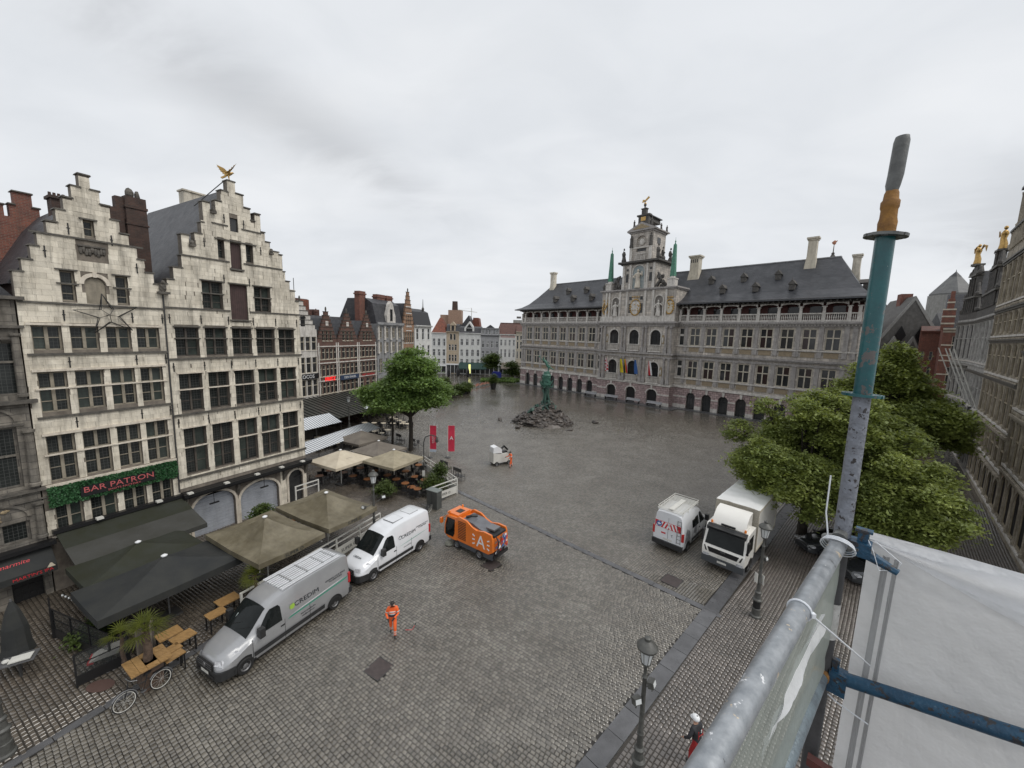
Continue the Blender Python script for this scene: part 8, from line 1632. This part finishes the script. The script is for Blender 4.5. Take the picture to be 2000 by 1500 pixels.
# white netting: hanging sheet on the outer side of the ledger
def cloth(name, label, mt, o, d1, d2, n1, n2, amp, seed, parts=True, fn=None):
    t = thing(name, label, 'netting', tuple(o)); g = np.random.default_rng(seed); nn = d1.cross(d2).normalized(); m = MB(); ph = g.uniform(0, 6, 12); fr_ = g.uniform(2, 14, (12, 2))
    for i in range(n1+1):
        for j in range(n2+1):
            u, v = i/n1, j/n2; w = sum(math.sin(fr_[k][0]*u+fr_[k][1]*v+ph[k])/(1+.12*sum(fr_[k])) for k in range(12)); w2 = abs(math.sin(ph[0]+5*u+9*v+2*math.sin(4*u+ph[1])))**.3+.5*abs(math.sin(ph[2]+13*u-7*v+1.5*math.sin(9*v+ph[3])))**.35+.4*abs(math.sin(ph[4]+4*u+17*v+1.2*math.sin(11*u)))**.4
            p = d1*u+d2*v+nn*(amp*w*.35+amp*.4*w2)
            if fn: p += fn(u, v)
            m.v.append(tuple(p))
    for i in range(n1):
        for j in range(n2): a = i*(n2+1)+j; m.f.append((a, a+n2+1, a+n2+2, a+1)); m.m.append(0); m.t.append(0)
    m.build('sheet', mt, t, smooth=True); return t
def netmat(name, c, al, sc_):
    m = mat(name, c, tuple(x*.8 for x in c), 5, .8, world=True, bump=.9, bs=7); t = m.node_tree; P = t.nodes['Principled BSDF']; tr = t.nodes.new('ShaderNodeBsdfTransparent'); tl = t.nodes.new('ShaderNodeBsdfTranslucent'); tl.inputs[0].default_value = (*c, 1); m1 = t.nodes.new('ShaderNodeMixShader'); m1.inputs[0].default_value = .5; m2 = t.nodes.new('ShaderNodeMixShader'); m2.inputs[0].default_value = al
    t.links.new(P.outputs[0], m1.inputs[1]); t.links.new(tl.outputs[0], m1.inputs[2]); t.links.new(tr.outputs[0], m2.inputs[1]); t.links.new(m1.outputs[0], m2.inputs[2]); t.links.new(m2.outputs[0], t.nodes['Material Output'].inputs[0]); return m
NET = netmat('white_scaffold_net', (.80, .805, .81), .92, 1); NET2 = netmat('bright_white_net', (.88, .89, .91), .96, 1); NET3 = netmat('thin_green_grey_net', (.42, .46, .42), .72, 1); NETD = netmat('grey_net_hem', (.40, .405, .41), .85, 1)
O1 = J+dB*.07+oB*.05
cloth('scaffold_netting', 'large pale grey-white netting sheet filling the lower right corner', NET, O1+Vector((0, 0, .0)), dB*.95+Vector((0, 0, .04)), Vector((-.01, 0, -1.25)), 110, 110, .022, 4)
cloth('netting_fold', 'bright white folded-over upper edge of the netting', NET2, O1+Vector((0, 0, .035))-oB*.012, dB*.95+Vector((0, 0, .03)), Vector((0, 0, -.26)), 90, 30, .016, 8, fn=lambda u, v: Vector((0, 0, .26*v*(1-min(1, .12+1.35*u)))))
for k, (a, w_) in enumerate(((.04, .017), (.068, .012))): cloth('netting_hem', ('outer grey hem strip of the netting', 'inner grey hem strip of the netting')[k], NETD, O1+dB*a-oB*.010+Vector((0, 0, -.03)), dB*w_, Vector((-.02, .0, -1.2)), 6, 50, .006, 20+k)
cloth('thin_netting', 'thin greenish netting strip hanging under the galvanised handrail', NET3, J+dA*.02+nA*.0+Vector((0, 0, -.02)), dA*1.6, Vector((0, 0, -.62)), 60, 30, .012, 31)
cloth('rail_sleeve', 'bright strip of net wrapped below the handrail', NET2, J+dA*.25+Vector((0, 0, -.16)), dA*.55+Vector((0, 0, -.05)), Vector((0, 0, -.05)), 30, 6, .016, 33)
def tie(label, path, r=.0022, head=None):
    t = thing('cable_tie', label, 'cable tie', (0, 0, 0), 0, 'white cable ties'); m = MB(); m.tube(path, r, 6); m.build('strap', MATS['tie_white'], t)
    if head: MB().box(head[0]-.005, head[0]+.005, head[1]-.005, head[1]+.005, head[2]-.006, head[2]+.006).build('head', MATS['tie_white'], t)
mat('tie_white', (.75, .78, .82), None, 1, .4)
def ringp(c, n1_, n2_, r, a0=0, a1=360, n=20): return [tuple(Vector(c)+n1_*r*math.cos(R(a0+(a1-a0)*k/n))+n2_*r*math.sin(R(a0+(a1-a0)*k/n))) for k in range(n+1)]
Z = Vector((0, 0, 1)); c = J+dA*.05
tie('white cable tie standing upright beside the post', [tuple(c+nA*-.03+Z*.01), tuple(c+nA*-.045+Z*.10), tuple(c+nA*-.046+Z*.235)], .0026, tuple(c+nA*-.03+Z*.012)); 
for k in range(3): tie('white cable tie looped round the tube at the post, one of three', ringp(c+dA*(.006*k)+Z*(-.004*k), nA, (Z*.4+dA*.3).normalized(), .042+.003*k), .0022)
c = J+dA*.565; tie('white cable tie strapped round the middle of the handrail with a long tail', ringp(c, nA, Z, .0262)+[tuple(c+nA*.026+Z*.0), tuple(J+dB*.12+Vector((0, 0, -.42))+dA*.2*0)], .0028, tuple(c+nA*.028+Z*.002))
tie('white cable tie below the lower blue joint', [tuple(J+Vector((0, 0, -.58))-dB*.03), tuple(J+Vector((0, 0, -.62))+dB*.05), tuple(J+Vector((0, 0, -.64))+dB*.14)], .0024)
t = thing('tie_wire', 'thin white wire loop holding the netting to the blue bracket', 'wire', (0, 0, 0)); b0 = J+dB*.055; MB().tube([tuple(b0+Z*.055), tuple(b0+dB*.03+Z*.0-oB*.02), tuple(b0+dB*.05+Z*-.06-oB*.02), tuple(b0+dB*.09+Z*-.05), tuple(b0+dB*.1+Z*-.02), tuple(b0+dB*.03+Z*.03)], .0012, 5).build('wire', MATS['tie_white'], t)
t = thing('toe_board', 'dark red edge of a plank at the bottom of the picture', 'board', tuple(J+Vector((0, 0, -.86)))); M4 = Matrix((dB, Vector((-dB.y, dB.x, 0)), Vector((0, 0, 1)))).transposed(); MB().obox(dB*.35+dA*.06, .7, .03, .03, M4).build('plank', mat('dark_red_plank', (.12, .03, .025), (.07, .03, .025), 20, .7), t)
# ---------------- trees ----------------
def tree(name, label, loc, trunk_h, r_trunk, pads, leaf, mt, n_leaf, seed, group=None, rz=0, flat=.45, limbs=True, droop=.25):
    """pads: (x, y, z, rx, ry, rz) leaf masses; each is broken into many small sprays"""
    t = thing(name, label, 'tree', loc, rz, group); g = np.random.default_rng(seed); gr = random.Random(seed); m = MB(); m.tube([(0, 0, 0), (.05, .03, trunk_h*.5), (-.03, 0, trunk_h)], [r_trunk*1.25, r_trunk, r_trunk*.85], 9)
    top = Vector((-.03, 0, trunk_h*.9)); tr_ = m.build('trunk', BARK, t, smooth=True); lm = MB()
    for (x, y, z, rx, ry, rz_) in pads:
        e = Vector((x, y, z)); mid = top.lerp(e, .5)+Vector((gr.uniform(-.3, .3), gr.uniform(-.3, .3), .3)); lm.tube([top, mid, e], [r_trunk*.45, r_trunk*.25, .03], 5)
        for k in range(5): a = gr.uniform(0, 6.28); q = gr.uniform(.5, .9); lm.tube([mid.lerp(e, .5), e+Vector((rx*q*math.cos(a), ry*q*math.sin(a), rz_*gr.uniform(-.4, .4)))], [.04, .012], 4)
    if limbs: lm.build('limbs', BARK, t)
    vol = np.array([p[3]*p[4]*p[5] for p in pads])**.75; cnt = (n_leaf*vol/vol.sum()).astype(int); C = []; SD = []
    for p, n in zip(pads, cnt):
        ns = max(6, n//55); d = g.normal(size=(ns, 3)); d /= np.linalg.norm(d, axis=1)[:, None]; rr = g.uniform(.45, 1.06, ns)**.7; sc = np.array(p[:3])+d*rr[:, None]*np.array(p[3:6])
        sc[:, 2] -= droop*rr*(1-np.abs(d[:, 2]))*.6; per = n//ns+1; o = g.normal(size=(ns, per, 3))*np.array([1.0, 1.0, .33])*leaf*3.0
        o[:, :, 2] -= np.hypot(o[:, :, 0], o[:, :, 1])*.25; C.append((sc[:, None]+o).reshape(-1, 3)); SD.append(np.repeat(g.random(ns), per))
    C = np.concatenate(C); SD = np.concatenate(SD); n = len(C); a = g.uniform(0, 2*np.pi, n); tl = g.normal(0, flat, (n, 2)); s = leaf*g.uniform(.6, 1.25, n)
    u = np.stack([np.cos(a), np.sin(a), tl[:, 0]], 1)*s[:, None]; v = np.stack([-np.sin(a), np.cos(a), tl[:, 1]], 1)*(s*.62)[:, None]
    V = np.stack([C-u, C-v*.9+u*.1, C+u, C+v*.9+u*.1], 1).reshape(-1, 3); me = bpy.data.meshes.new('crown'); me.vertices.add(4*n); me.vertices.foreach_set('co', V.ravel()); me.loops.add(4*n); me.loops.foreach_set('vertex_index', np.arange(4*n, dtype=np.int32))
    me.polygons.add(n); me.polygons.foreach_set('loop_start', np.arange(0, 4*n, 4, dtype=np.int32)); me.update(calc_edges=True); me.materials.append(mt); at = me.attributes.new('v', 'FLOAT', 'FACE'); at.data.foreach_set('value', np.clip(.02+.96*(SD*.65+g.random(n)*.35), .02, .98).astype(np.float32)); link('crown', me, t); return t
def blobpads(spec, n, seed, shell=.8):
    n = int(n*2.6) if n > 12 else n
    g = random.Random(seed); out = []
    for (x, y, z, rx, ry, rz_) in spec:
        for k in range(n):
            a = g.uniform(0, 6.28); e = math.asin(g.uniform(-.85, 1)); q = shell*g.uniform(.45, 1.22); f = g.uniform(.13, .25) if n > 30 else g.uniform(.22, .36); out.append((x+rx*q*math.cos(a)*math.cos(e), y+ry*q*math.sin(a)*math.cos(e), z+rz_*q*math.sin(e), rx*f, ry*f, rz_*f*1.0))
    return out
tree('linden_tree', 'big fresh-green tree on a bare trunk behind the bar terrace parasols', (-12.1, 45.3, 0), 4.6, .24, blobpads([(0, 0, 7.6, 4.3, 4.2, 2.4), (.3, 0, 10.3, 2.3, 2.4, 2.4), (-.4, 0, 6.6, 4.2, 4, 1.5)], 16, 2), .17, LEAFA, 75000, 3)
tree('linden_tree', 'smaller green tree on a thin leaning trunk left of the big one', (-15.1, 47.8, 0), 4.4, .13, blobpads([(-1.0, 0, 6.3, 3.0, 3, 1.9)], 16, 5), .19, LEAFA, 22000, 6)
tree('linden_tree', 'large olive-green tree over the box truck and dark cars', (21.8, 27.0, 0), 4.0, .28, blobpads([(-.8, 0, 6.6, 4.3, 4.4, 4.0), (1.9, -.5, 8.0, 4.0, 4, 3.4), (-1.0, -1.5, 4.8, 4.2, 3.8, 2.4), (2.4, -1, 5.0, 3.4, 3.4, 2.6)], 17, 7), .105, LEAFB, 200000, 8, droop=.5)
tree('linden_tree', 'olive-green tree lowest and nearest above the white netting', (24.0, 22.6, 0), 3.4, .25, blobpads([(-.2, 0, 5.0, 3.5, 3.4, 2.6)], 30, 9), .1, LEAFB, 110000, 10, droop=.5)
tree('linden_tree', 'farther olive-green tree rising behind the teal post', (31.8, 33.0, 0), 5, .28, blobpads([(.6, 0, 10.0, 3.4, 3.4, 4.2), (2.6, -1.0, 8.2, 3.8, 3.6, 2.4)], 16, 11), .14, LEAFB, 90000, 12, droop=.5)
tree('young_tree', 'small dark green street tree before the grey house', ((-40+0)*0-14.6+(-1)*.0, 118, 0) if 0 else (-17.6+0, 118, 0) if 0 else (-6.3, 118, 0), 3.5, .1, blobpads([(0, 0, 6.0, 2.4, 2, 2.9)], 12, 13), .3, LEAFC, 4000, 14); tree('young_tree', 'low bushy tree nearer the town hall corner', (2.0-.6, 121, 0) if 0 else (-.2+.0, 122, 0), 1.6, .08, blobpads([(0, 0, 3.6, 2.0, 2, 2.1)], 10, 15), .3, LEAFC, 2600, 16)
# planting bed and far shrubs
gb_ = thing('planted_bed', 'strip of bright green ground planting left of the town hall', 'plants', (0, 0, 0)); m = MB(); rg = random.Random(6)
for k in range(5200):
    x, y = rg.uniform(-9.5, 2.4), rg.uniform(113, 119.5)
    if x > 1.2 and y < 115: continue
    z = rg.random()*.55*(1.6 if -3.5 < x < .5 and y > 116 else 1); s_ = rg.uniform(.12, .3); a = rg.uniform(0, 6.28); m.cv = .01+rg.random()*.98; d1 = Vector((math.cos(a)*s_, math.sin(a)*s_, rg.uniform(-.1, .2))); c = Vector((x, y, z+.1)); d2 = Vector((-math.sin(a)*s_*.5, math.cos(a)*s_*.5, rg.uniform(-.05, .15))); m.face([c-d1, c-d2, c+d1, c+d2])
m.build('ground_cover', LEAFA, gb_, kind='stuff')
for i, (px_, d_, w_, h_, lb) in enumerate(((868, 84, 1.8, 2.6, 'leafy terrace shrub beside the big green tree'), (885, 88, 1.9, 2.7, 'ragged olive shrub in a trough on the far terrace'), (902, 90, 1.7, 2.8, 'second olive shrub in a trough, nearer the salmon chairs'), (912, 93, 1.3, 2.5, 'small green shrub left of the salmon chairs'), (866, 100, 1.9, 3.0, 'dark hedge tree behind the far terrace'), (845, 92, 2.0, 3.2, 'shrub close behind the big green tree crown'))):
    x = (px_-1000)/751*d_; tree('terrace_shrub', lb, (x, d_, 0), .6, .05, blobpads([(0, 0, h_*.6, w_, w_, h_*.45)], 8, 30+i), .17, LEAFC, 3200, 40+i, group='shrubs of the far terrace', limbs=False)
    MB().box(x-w_*.7, x+w_*.7, d_-w_*.5, d_-w_*.4, 0, .6).build('planter_trough', BLACK, None, label='black planter trough in front of the '+lb[:40], cat='planter', group='black planter troughs')
t = tree('potted_shrub', 'clipped shrub in a tall dark tub standing alone on the far square', (-4.9, 99, 0), .3, .05, blobpads([(0, 0, 2.6, .9, .9, 1.3)], 7, 50), .15, LEAFC, 2500, 51, limbs=False); MB().lathe([(.6, 0), (.95, 1.7)], 8).build('tub', BLACK, t)
def bush(label, loc, r, h, seed, n=2600, lf=.09, mt=LEAFC): return tree('potted_bush', label, loc, .3, .03, blobpads([(0, 0, h*.55, r, r, h*.5)], 7, seed), lf, mt, n, seed+1, limbs=False, group='potted bushes of the terraces')
for i, (x, y, r, h, lb) in enumerate(((-10.6, 31.4, .75, 2.0, 'ochre-green bush by the bar tables nearest the lamp post'), (-7.0, 32.6, .6, 1.7, 'ochre bush at the corner of the white fence'), (-6.5, 33.9, .45, 2.4, 'dark slim bush by the crook lamp'), (-16.7, 24.6, .5, 2.6, 'slim green potted bush between the two roller shutters'), (40.5, 35.5, 1.2, 1.5, 'low green planter bush near the right arcade'), (-19.0, 15.9, .5, 1.2, 'green plant beside the barrel screen'))): bush(lb, (x, y, 0), r, h, 60+i*2)
# right side terrace under the trees
t = thing('terrace_canopy', 'dark café awning against the grey guild houses', 'awning', *FR); m = MB(); m.prism([(-7.5, 3.2), (-.2, 4.6), (-.2, 4.7), (-7.5, 3.3)], X(31.5), X(22.5), 'x'); m.build('cloth', BLKF, t)
for x in (X(31), X(23)): MB().tube([(x, -7.2, 0), (x, -7.2, 3.2)], .06, 5).build('post', IRON, t)
def rpt(s, d, z=0): v = Matrix.Rotation(FR[1], 3, 'Z') @ Vector((X(s), -d, z)); return (rO[0]+v.x, rO[1]+v.y, z)
parasol('dark_terrace_parasol', 'black parasol under the trees on the right', rpt(25, 11.5)[:2], FR[1], 5, 5, 3.4, 2.6, BLKF, None); 
t = thing('terrace_screen', 'grey-green panelled terrace screen under the right trees', 'screen', rpt(19.5, 10), FR[1])
for k in range(3): MB().box(k*1.2-1.8, k*1.2-.65, -.05, .05, .1, 1.5).build('panel', mat('sage_panel', (.16, .19, .15), (.11, .13, .11), 2, .6) if 'sage_panel' not in MATS else MATS['sage_panel'], t)
t = thing('patio_fire', 'small orange flame glowing under the black parasol', 'fire', rpt(22, 10.5, .03)); MB().lathe([(.3, 0), (.3, .9)], 8).build('burner', BLACK, t); MB().blob((0, 0, 1.5), .14, .14, .45, 7, 6, .25).blob((.2, 0, 1.3), .1, .1, .28, 6, 5, .2).build('flame', mat('flame', (.9, .3, .05), emit=(1, .3, .04, 4)), t)
for i, (s, d) in enumerate(((17.5, 6.2), (12.2, 6.0))):
    t = thing('planter_box', ('long brown planter near the waiter', 'dark red-brown planter farther from the waiter, nearer the camera')[i], 'planter', rpt(s, d), FR[1]); MB().box(-1.3, 1.3, -.35, .35, 0, .6).build('box', mat('rust_box_%d' % i, (.10, .06, .045), (.06, .04, .035), 3, .7), t); m = MB(); rg = random.Random(i)
    for k in range(500): c = Vector((rg.uniform(-1.3, 1.3), rg.uniform(-.35, .35), .6+rg.random()*.5)); s_ = .09; a = rg.uniform(0, 6.3); m.cv = .01+rg.random()*.9; m.face([c, c+Vector((math.cos(a)*s_, math.sin(a)*s_, .05)), c+Vector((math.cos(a)*s_*.2, math.sin(a)*s_*.2, .14))])
    m.build('plants', LEAFC, t)
t = thing('orange_chair', 'single orange-brown chair by the arcade on the right', 'chair', rpt(11.2, 2.6), FR[1]); MB().box(-.25, .25, -.25, .25, .42, .47).box(-.25, .25, .2, .25, .47, .9).build('seat_and_back', TABLEW, t); MB().box(-.22, -.18, -.22, -.18, 0, .42).box(.18, .22, -.22, -.18, 0, .42).box(-.22, -.18, .18, .22, 0, .42).box(.18, .22, .18, .22, 0, .42).build('legs', IRON, t)
for k in range(6): link('cafe_chair', fcm, None, rpt(20+k*.9, 6.5+.6*(k % 2)), rg.random()*6, label='dark chair on the shaded terrace under the right-hand awning', cat='chair', group='chairs under the right-hand awning')
# ---------------- people ----------------
SKIN = mat('skin', (.50, .30, .21), None, 1, .5); HVO = mat('orange_hi_vis', (.95, .16, .03), (.80, .12, .025), 9, .6, bump=.3, bs=12); REFL = mat('silver_reflective', (.62, .62, .60), None, 1, .3); HAIR = mat('dark_hair', (.02, .016, .014), None, 1, .6); BLKC = mat('black_work_cloth', (.02, .02, .023), (.035, .035, .04), 8, .7); REDC = mat('red_cloth', (.36, .02, .02), (.28, .02, .02), 6, .7); GREYC = mat('grey_shirt', (.36, .37, .39), None, 1, .7); BOOT = mat('boot_leather', (.03, .025, .022), None, 1, .5); NAVYC = mat('navy_cloth', (.02, .025, .045), None, 1, .7)
def person(label, loc, rz, J_, mats, headmat=None, cap=None, extra=None):
    """J_: joint dict; x right, y forward is -y (faces local -y)"""
    t = thing('person', label, 'person', loc, rz); names = list(J_); E_ = [('pel', 'waist'), ('waist', 'chest'), ('chest', 'neck'), ('neck', 'head'), ('head', 'crown')]+[(a+s, b+s) for s in 'LR' for a, b in (('sh', 'el'), ('el', 'wr'), ('wr', 'ha'), ('hip', 'kn'), ('kn', 'an'), ('an', 'toe'))]+[('chest', 'shL'), ('chest', 'shR'), ('pel', 'hipL'), ('pel', 'hipR')]
    rad = dict(pel=.15, waist=.135, chest=.165, neck=.062, head=.098, crown=.075, sh=.085, el=.058, wr=.042, ha=.042, hip=.105, kn=.075, an=.058, toe=.045); key = lambda n: rad.get(n, rad.get(n[:-1], .06)); ix = {n: i for i, n in enumerate(names)}
    me = bpy.data.meshes.new('body'); me.from_pydata([J_[n] for n in names], [(ix[a], ix[b]) for a, b in E_], []); o = bpy.data.objects.new('body_tmp', me); col.objects.link(o); mo = o.modifiers.new('s', 'SKIN'); sv_ = me.skin_vertices[0].data
    for n in names: r = key(n); sv_[ix[n]].radius = (r*(1.25 if n in ('pel', 'waist', 'chest') else 1), r*(.85 if n in ('pel', 'waist', 'chest') else 1)); sv_[ix[n]].use_root = n == 'pel'
    mo.use_smooth_shade = True; sb = o.modifiers.new('b', 'SUBSURF'); sb.levels = 2; sb.render_levels = 2; dg = bpy.context.evaluated_depsgraph_get(); m2 = bpy.data.meshes.new_from_object(o.evaluated_get(dg)); bpy.data.objects.remove(o)
    m2.materials.clear(); order = ['head', 'torso', 'arms', 'legs', 'shoes', 'hands']
    for k in order: m2.materials.append(mats[k])
    zone = {'head': 0, 'crown': 0, 'neck': 0, 'toe': 4, 'ha': 5}; P_ = {n: Vector(p) for n, p in J_.items()}; mi = []
    def seg(p, a, b): ab = b-a; q = max(0, min(1, (p-a).dot(ab)/ab.length_squared)); return (p-a-ab*q).length
    for f in m2.polygons:
        best = min(E_, key=lambda e: seg(f.center, P_[e[0]], P_[e[1]])-.5*min(key(e[0]), key(e[1]))); a, b = best; b_ = b.rstrip('LR') if b not in ('pel',) else b; a_ = a.rstrip('LR')
        if b in ('neck',): z = 1
        elif b in ('head', 'crown'): z = 0
        elif b_ == 'toe': z = 4
        elif b_ == 'ha': z = 5
        elif b_ in ('kn', 'an'): z = 3
        elif b_ in ('el', 'wr'): z = 2
        elif b_ == 'hip': z = 3
        else: z = 1
        mi.append(z)
    m2.polygons.foreach_set('material_index', mi); m2.polygons.foreach_set('use_smooth', [True]*len(mi)); link('body', m2, t)
    h, c = P_['head'], P_['crown']; up = (c-h).normalized(); fw_ = Vector((0, -1, 0)); fw_ = (fw_-up*fw_.dot(up)).normalized(); sd_ = up.cross(fw_)
    f = MB(); f.blob(h+fw_*.1, .014, .026, .02, 6, 4); f.build('nose', mats['head'], t)
    f = MB()
    for s in (-1, 1): f.blob(h+fw_*.088+sd_*s*.033+up*.025, .012, .012, .01, 6, 4)
    f.blob(h+fw_*.088-up*.045, .025, .01, .008, 6, 4); f.build('eyes_and_mouth', HAIR, t)
    f = MB()
    for s in (-1, 1): f.blob(h+sd_*s*.098, .012, .02, .03, 6, 5)
    f.build('ear', mats['head'], t)
    for s in 'LR':   # hands: palm + fingers
        w_, hh = P_['wr'+s], P_['ha'+s]; d = (hh-w_).normalized(); o1 = d.orthogonal().normalized(); o2 = d.cross(o1); f = MB()
        for k, l_ in enumerate((.06, .072, .07, .055)): b = hh+o2*(k-1.5)*.018+d*.01; f.tube([b, b+d*l_*.55+o1*.006, b+d*l_+o1*.024], [.010, .0095, .007], 5)
        f.tube([w_.lerp(hh, .5)+o2*.03, hh+o2*.05+d*.0, hh+o2*.055+d*.03], [.012, .011, .008], 5); f.build('fingers', mats['hands'], t)
    if extra: extra(t, P_, MB)
    return t
def stand(dx=0, stride=.12, lean=0, arm=((.28, 0, 1.12), (.3, -.12, .88)), arm2=None, bend=0):
    l = lean; J_ = dict(pel=(0, 0, .95), waist=(0, -l*.3, 1.12), chest=(0, -l*.7, 1.36), neck=(0, -l, 1.52), head=(0, -l*1.15-.02, 1.64), crown=(0, -l*1.2-.01, 1.74)); arm2 = arm2 or arm
    for s, sg, a in (('L', 1, arm), ('R', -1, arm2)):
        J_['sh'+s] = (sg*.19, -l*.85, 1.43); e, w = a; J_['el'+s] = (sg*e[0], e[1]-l*.8, e[2]); J_['wr'+s] = (sg*w[0], w[1]-l*.8, w[2]); J_['ha'+s] = (sg*(w[0]+(w[0]-e[0])*.3), w[1]-l*.8+(w[1]-e[1])*.35, w[2]+(w[2]-e[2])*.35); k = sg*stride
        J_['hip'+s] = (sg*.095, 0, .9); J_['kn'+s] = (sg*.11, -k*.8-.03, .49); J_['an'+s] = (sg*.11, -k if k > 0 else -k*1.3, .09 if k > 0 else .14); J_['toe'+s] = (sg*.12, J_['an'+s][1]-.16, .045 if k > 0 else .06)
    return J_
def hivis(t, P_, MB_):
    m = MB_()
    for n in ('anL', 'anR'): p = P_[n]; kn = P_['kn'+n[-1]]; q = p.lerp(kn, .28); d = (kn-p).normalized()*.02; m.tube([q-d, q+d], .072, 12, False); q = p.lerp(kn, .55); m.tube([q-d, q+d], .078, 12, False)
    for a, b in (('elL', 'shL'), ('elR', 'shR')): q = P_[a].lerp(P_[b], .4); d = (P_[b]-P_[a]).normalized()*.02; m.tube([q-d, q+d], .078, 10, False)
    m.build('reflective_band', REFL, t); m = MB_(); c = P_['waist']; m.lathe([(.185, 0), (.185, .045)], 16, (c.x, c.y, c.z+.02), 1, .72); m.lathe([(.2, 0), (.2, .045)], 16, (c.x, c.y-.01, c.z+.14), 1, .72); m.build('reflective_waist_band', REFL, t)
    c = P_['waist']; m = MB_(); m.lathe([(.195, -.08), (.195, .015)], 16, (c.x, c.y, c.z), 1, .75); m.build('dark_jacket_hem', NAVYC, t)
    h = P_['head']; m = MB_(); m.blob(h+Vector((0, .015, .045)), .108, .112, .095, 10, 6); m.box(h.x-.06, h.x+.06, h.y-.17, h.y-.08, h.z+.05, h.z+.065); m.build('dark_cap', HAIR, t)
hv = dict(head=SKIN, torso=HVO, arms=HVO, legs=HVO, shoes=BOOT, hands=BLKC)
p1 = person('street worker in orange hi-vis walking in the middle of the setts, hands together', (-5.36, 16.62, .035), R(12), stand(stride=.17, lean=.06, arm=((.27, -.05, 1.15), (.10, -.24, 1.08)), arm2=((.30, .02, 1.16), (.2, -.12, .98))), hv, extra=hivis)
t = thing('litter_picker', 'small red litter grabber held out at ankle height beside the walking worker', 'tool', (-4.85, 16.9, .035)); MB().tube([(0, 0, .02), (.35, -.1, .12), (.5, -.05, .38)], .013, 5).build('rod', REDP, t); MB().tube([(.48, -.06, .34), (.53, -.04, .46)], .02, 5).build('grip', BLACK, t)
p2 = person('worker in orange hi-vis beside the small white sweeping machine', (.12, 40.35, .02), R(-60), stand(stride=.16, lean=.1, arm=((.3, -.1, 1.15), (.32, -.35, 1.1))), hv, extra=hivis)
def helmet(t, P_, MB_):
    h = P_['head']; m = MB_(); m.blob(h+Vector((0, .005, .06)), .125, .14, .11, 12, 8); m.blob(h+Vector((0, -.06, .03)), .11, .11, .02, 10, 4); m.build('white_helmet', WHITE, t); MB_().lathe([(.02, 0), (.02, .01)], 8, (h.x, h.y+.05, h.z+.165)).build('helmet_mark', BLACK, t)
    c = P_['chest']; m = MB_(); m.tube([(c.x-.1, c.y+.15, c.z+.05), (c.x-.12, c.y+.17, c.z-.2)], .015, 5).tube([(c.x+.1, c.y+.15, c.z+.05), (c.x+.12, c.y+.17, c.z-.2)], .015, 5).tube([(c.x-.12, c.y+.17, c.z-.1), (c.x+.12, c.y+.17, c.z-.1)], .012, 5); m.build('harness_strap', REDC, t)
    MB_().box(c.x-.03, c.x+.01, c.y+.16, c.y+.18, c.z, c.z+.09).build('back_mark', REFL, t)
p3 = person('worker with white helmet and black-red clothes below the handrail', (6.55, 11.3, .04), R(-150), stand(stride=.12, lean=.1, arm=((.32, -.02, 1.15), (.28, -.2, .95))), dict(head=SKIN, torso=BLKC, arms=BLKC, legs=REDC, shoes=BOOT, hands=SKIN), extra=helmet)
def hair(t, P_, MB_): h = P_['head']; MB_().blob(h+Vector((0, .025, .03)), .105, .11, .11, 10, 7).build('hair', HAIR, t)
w_ = rpt(17.4, 3.6); p4 = person('waiter in grey shirt and dark trousers bending by the arcade', (w_[0], w_[1], .0), R(60), stand(stride=.05, lean=.34, arm=((.28, -.15, 1.1), (.2, -.42, .95))), dict(head=SKIN, torso=GREYC, arms=GREYC, legs=NAVYC, shoes=BOOT, hands=SKIN), extra=hair)
# a tiny figure by the far shop fronts
p5 = person('distant person in red and white by the far dark awnings', (4.0-5.2+3.4, 124, 0), 0, stand(), dict(head=SKIN, torso=REDC, arms=WHITE, legs=BLKC, shoes=BOOT, hands=SKIN), extra=hair)
rnd_ = sum(1 for o in col.objects); print('objects', rnd_, 'faces', sum(len(m.polygons) for m in bpy.data.meshes))
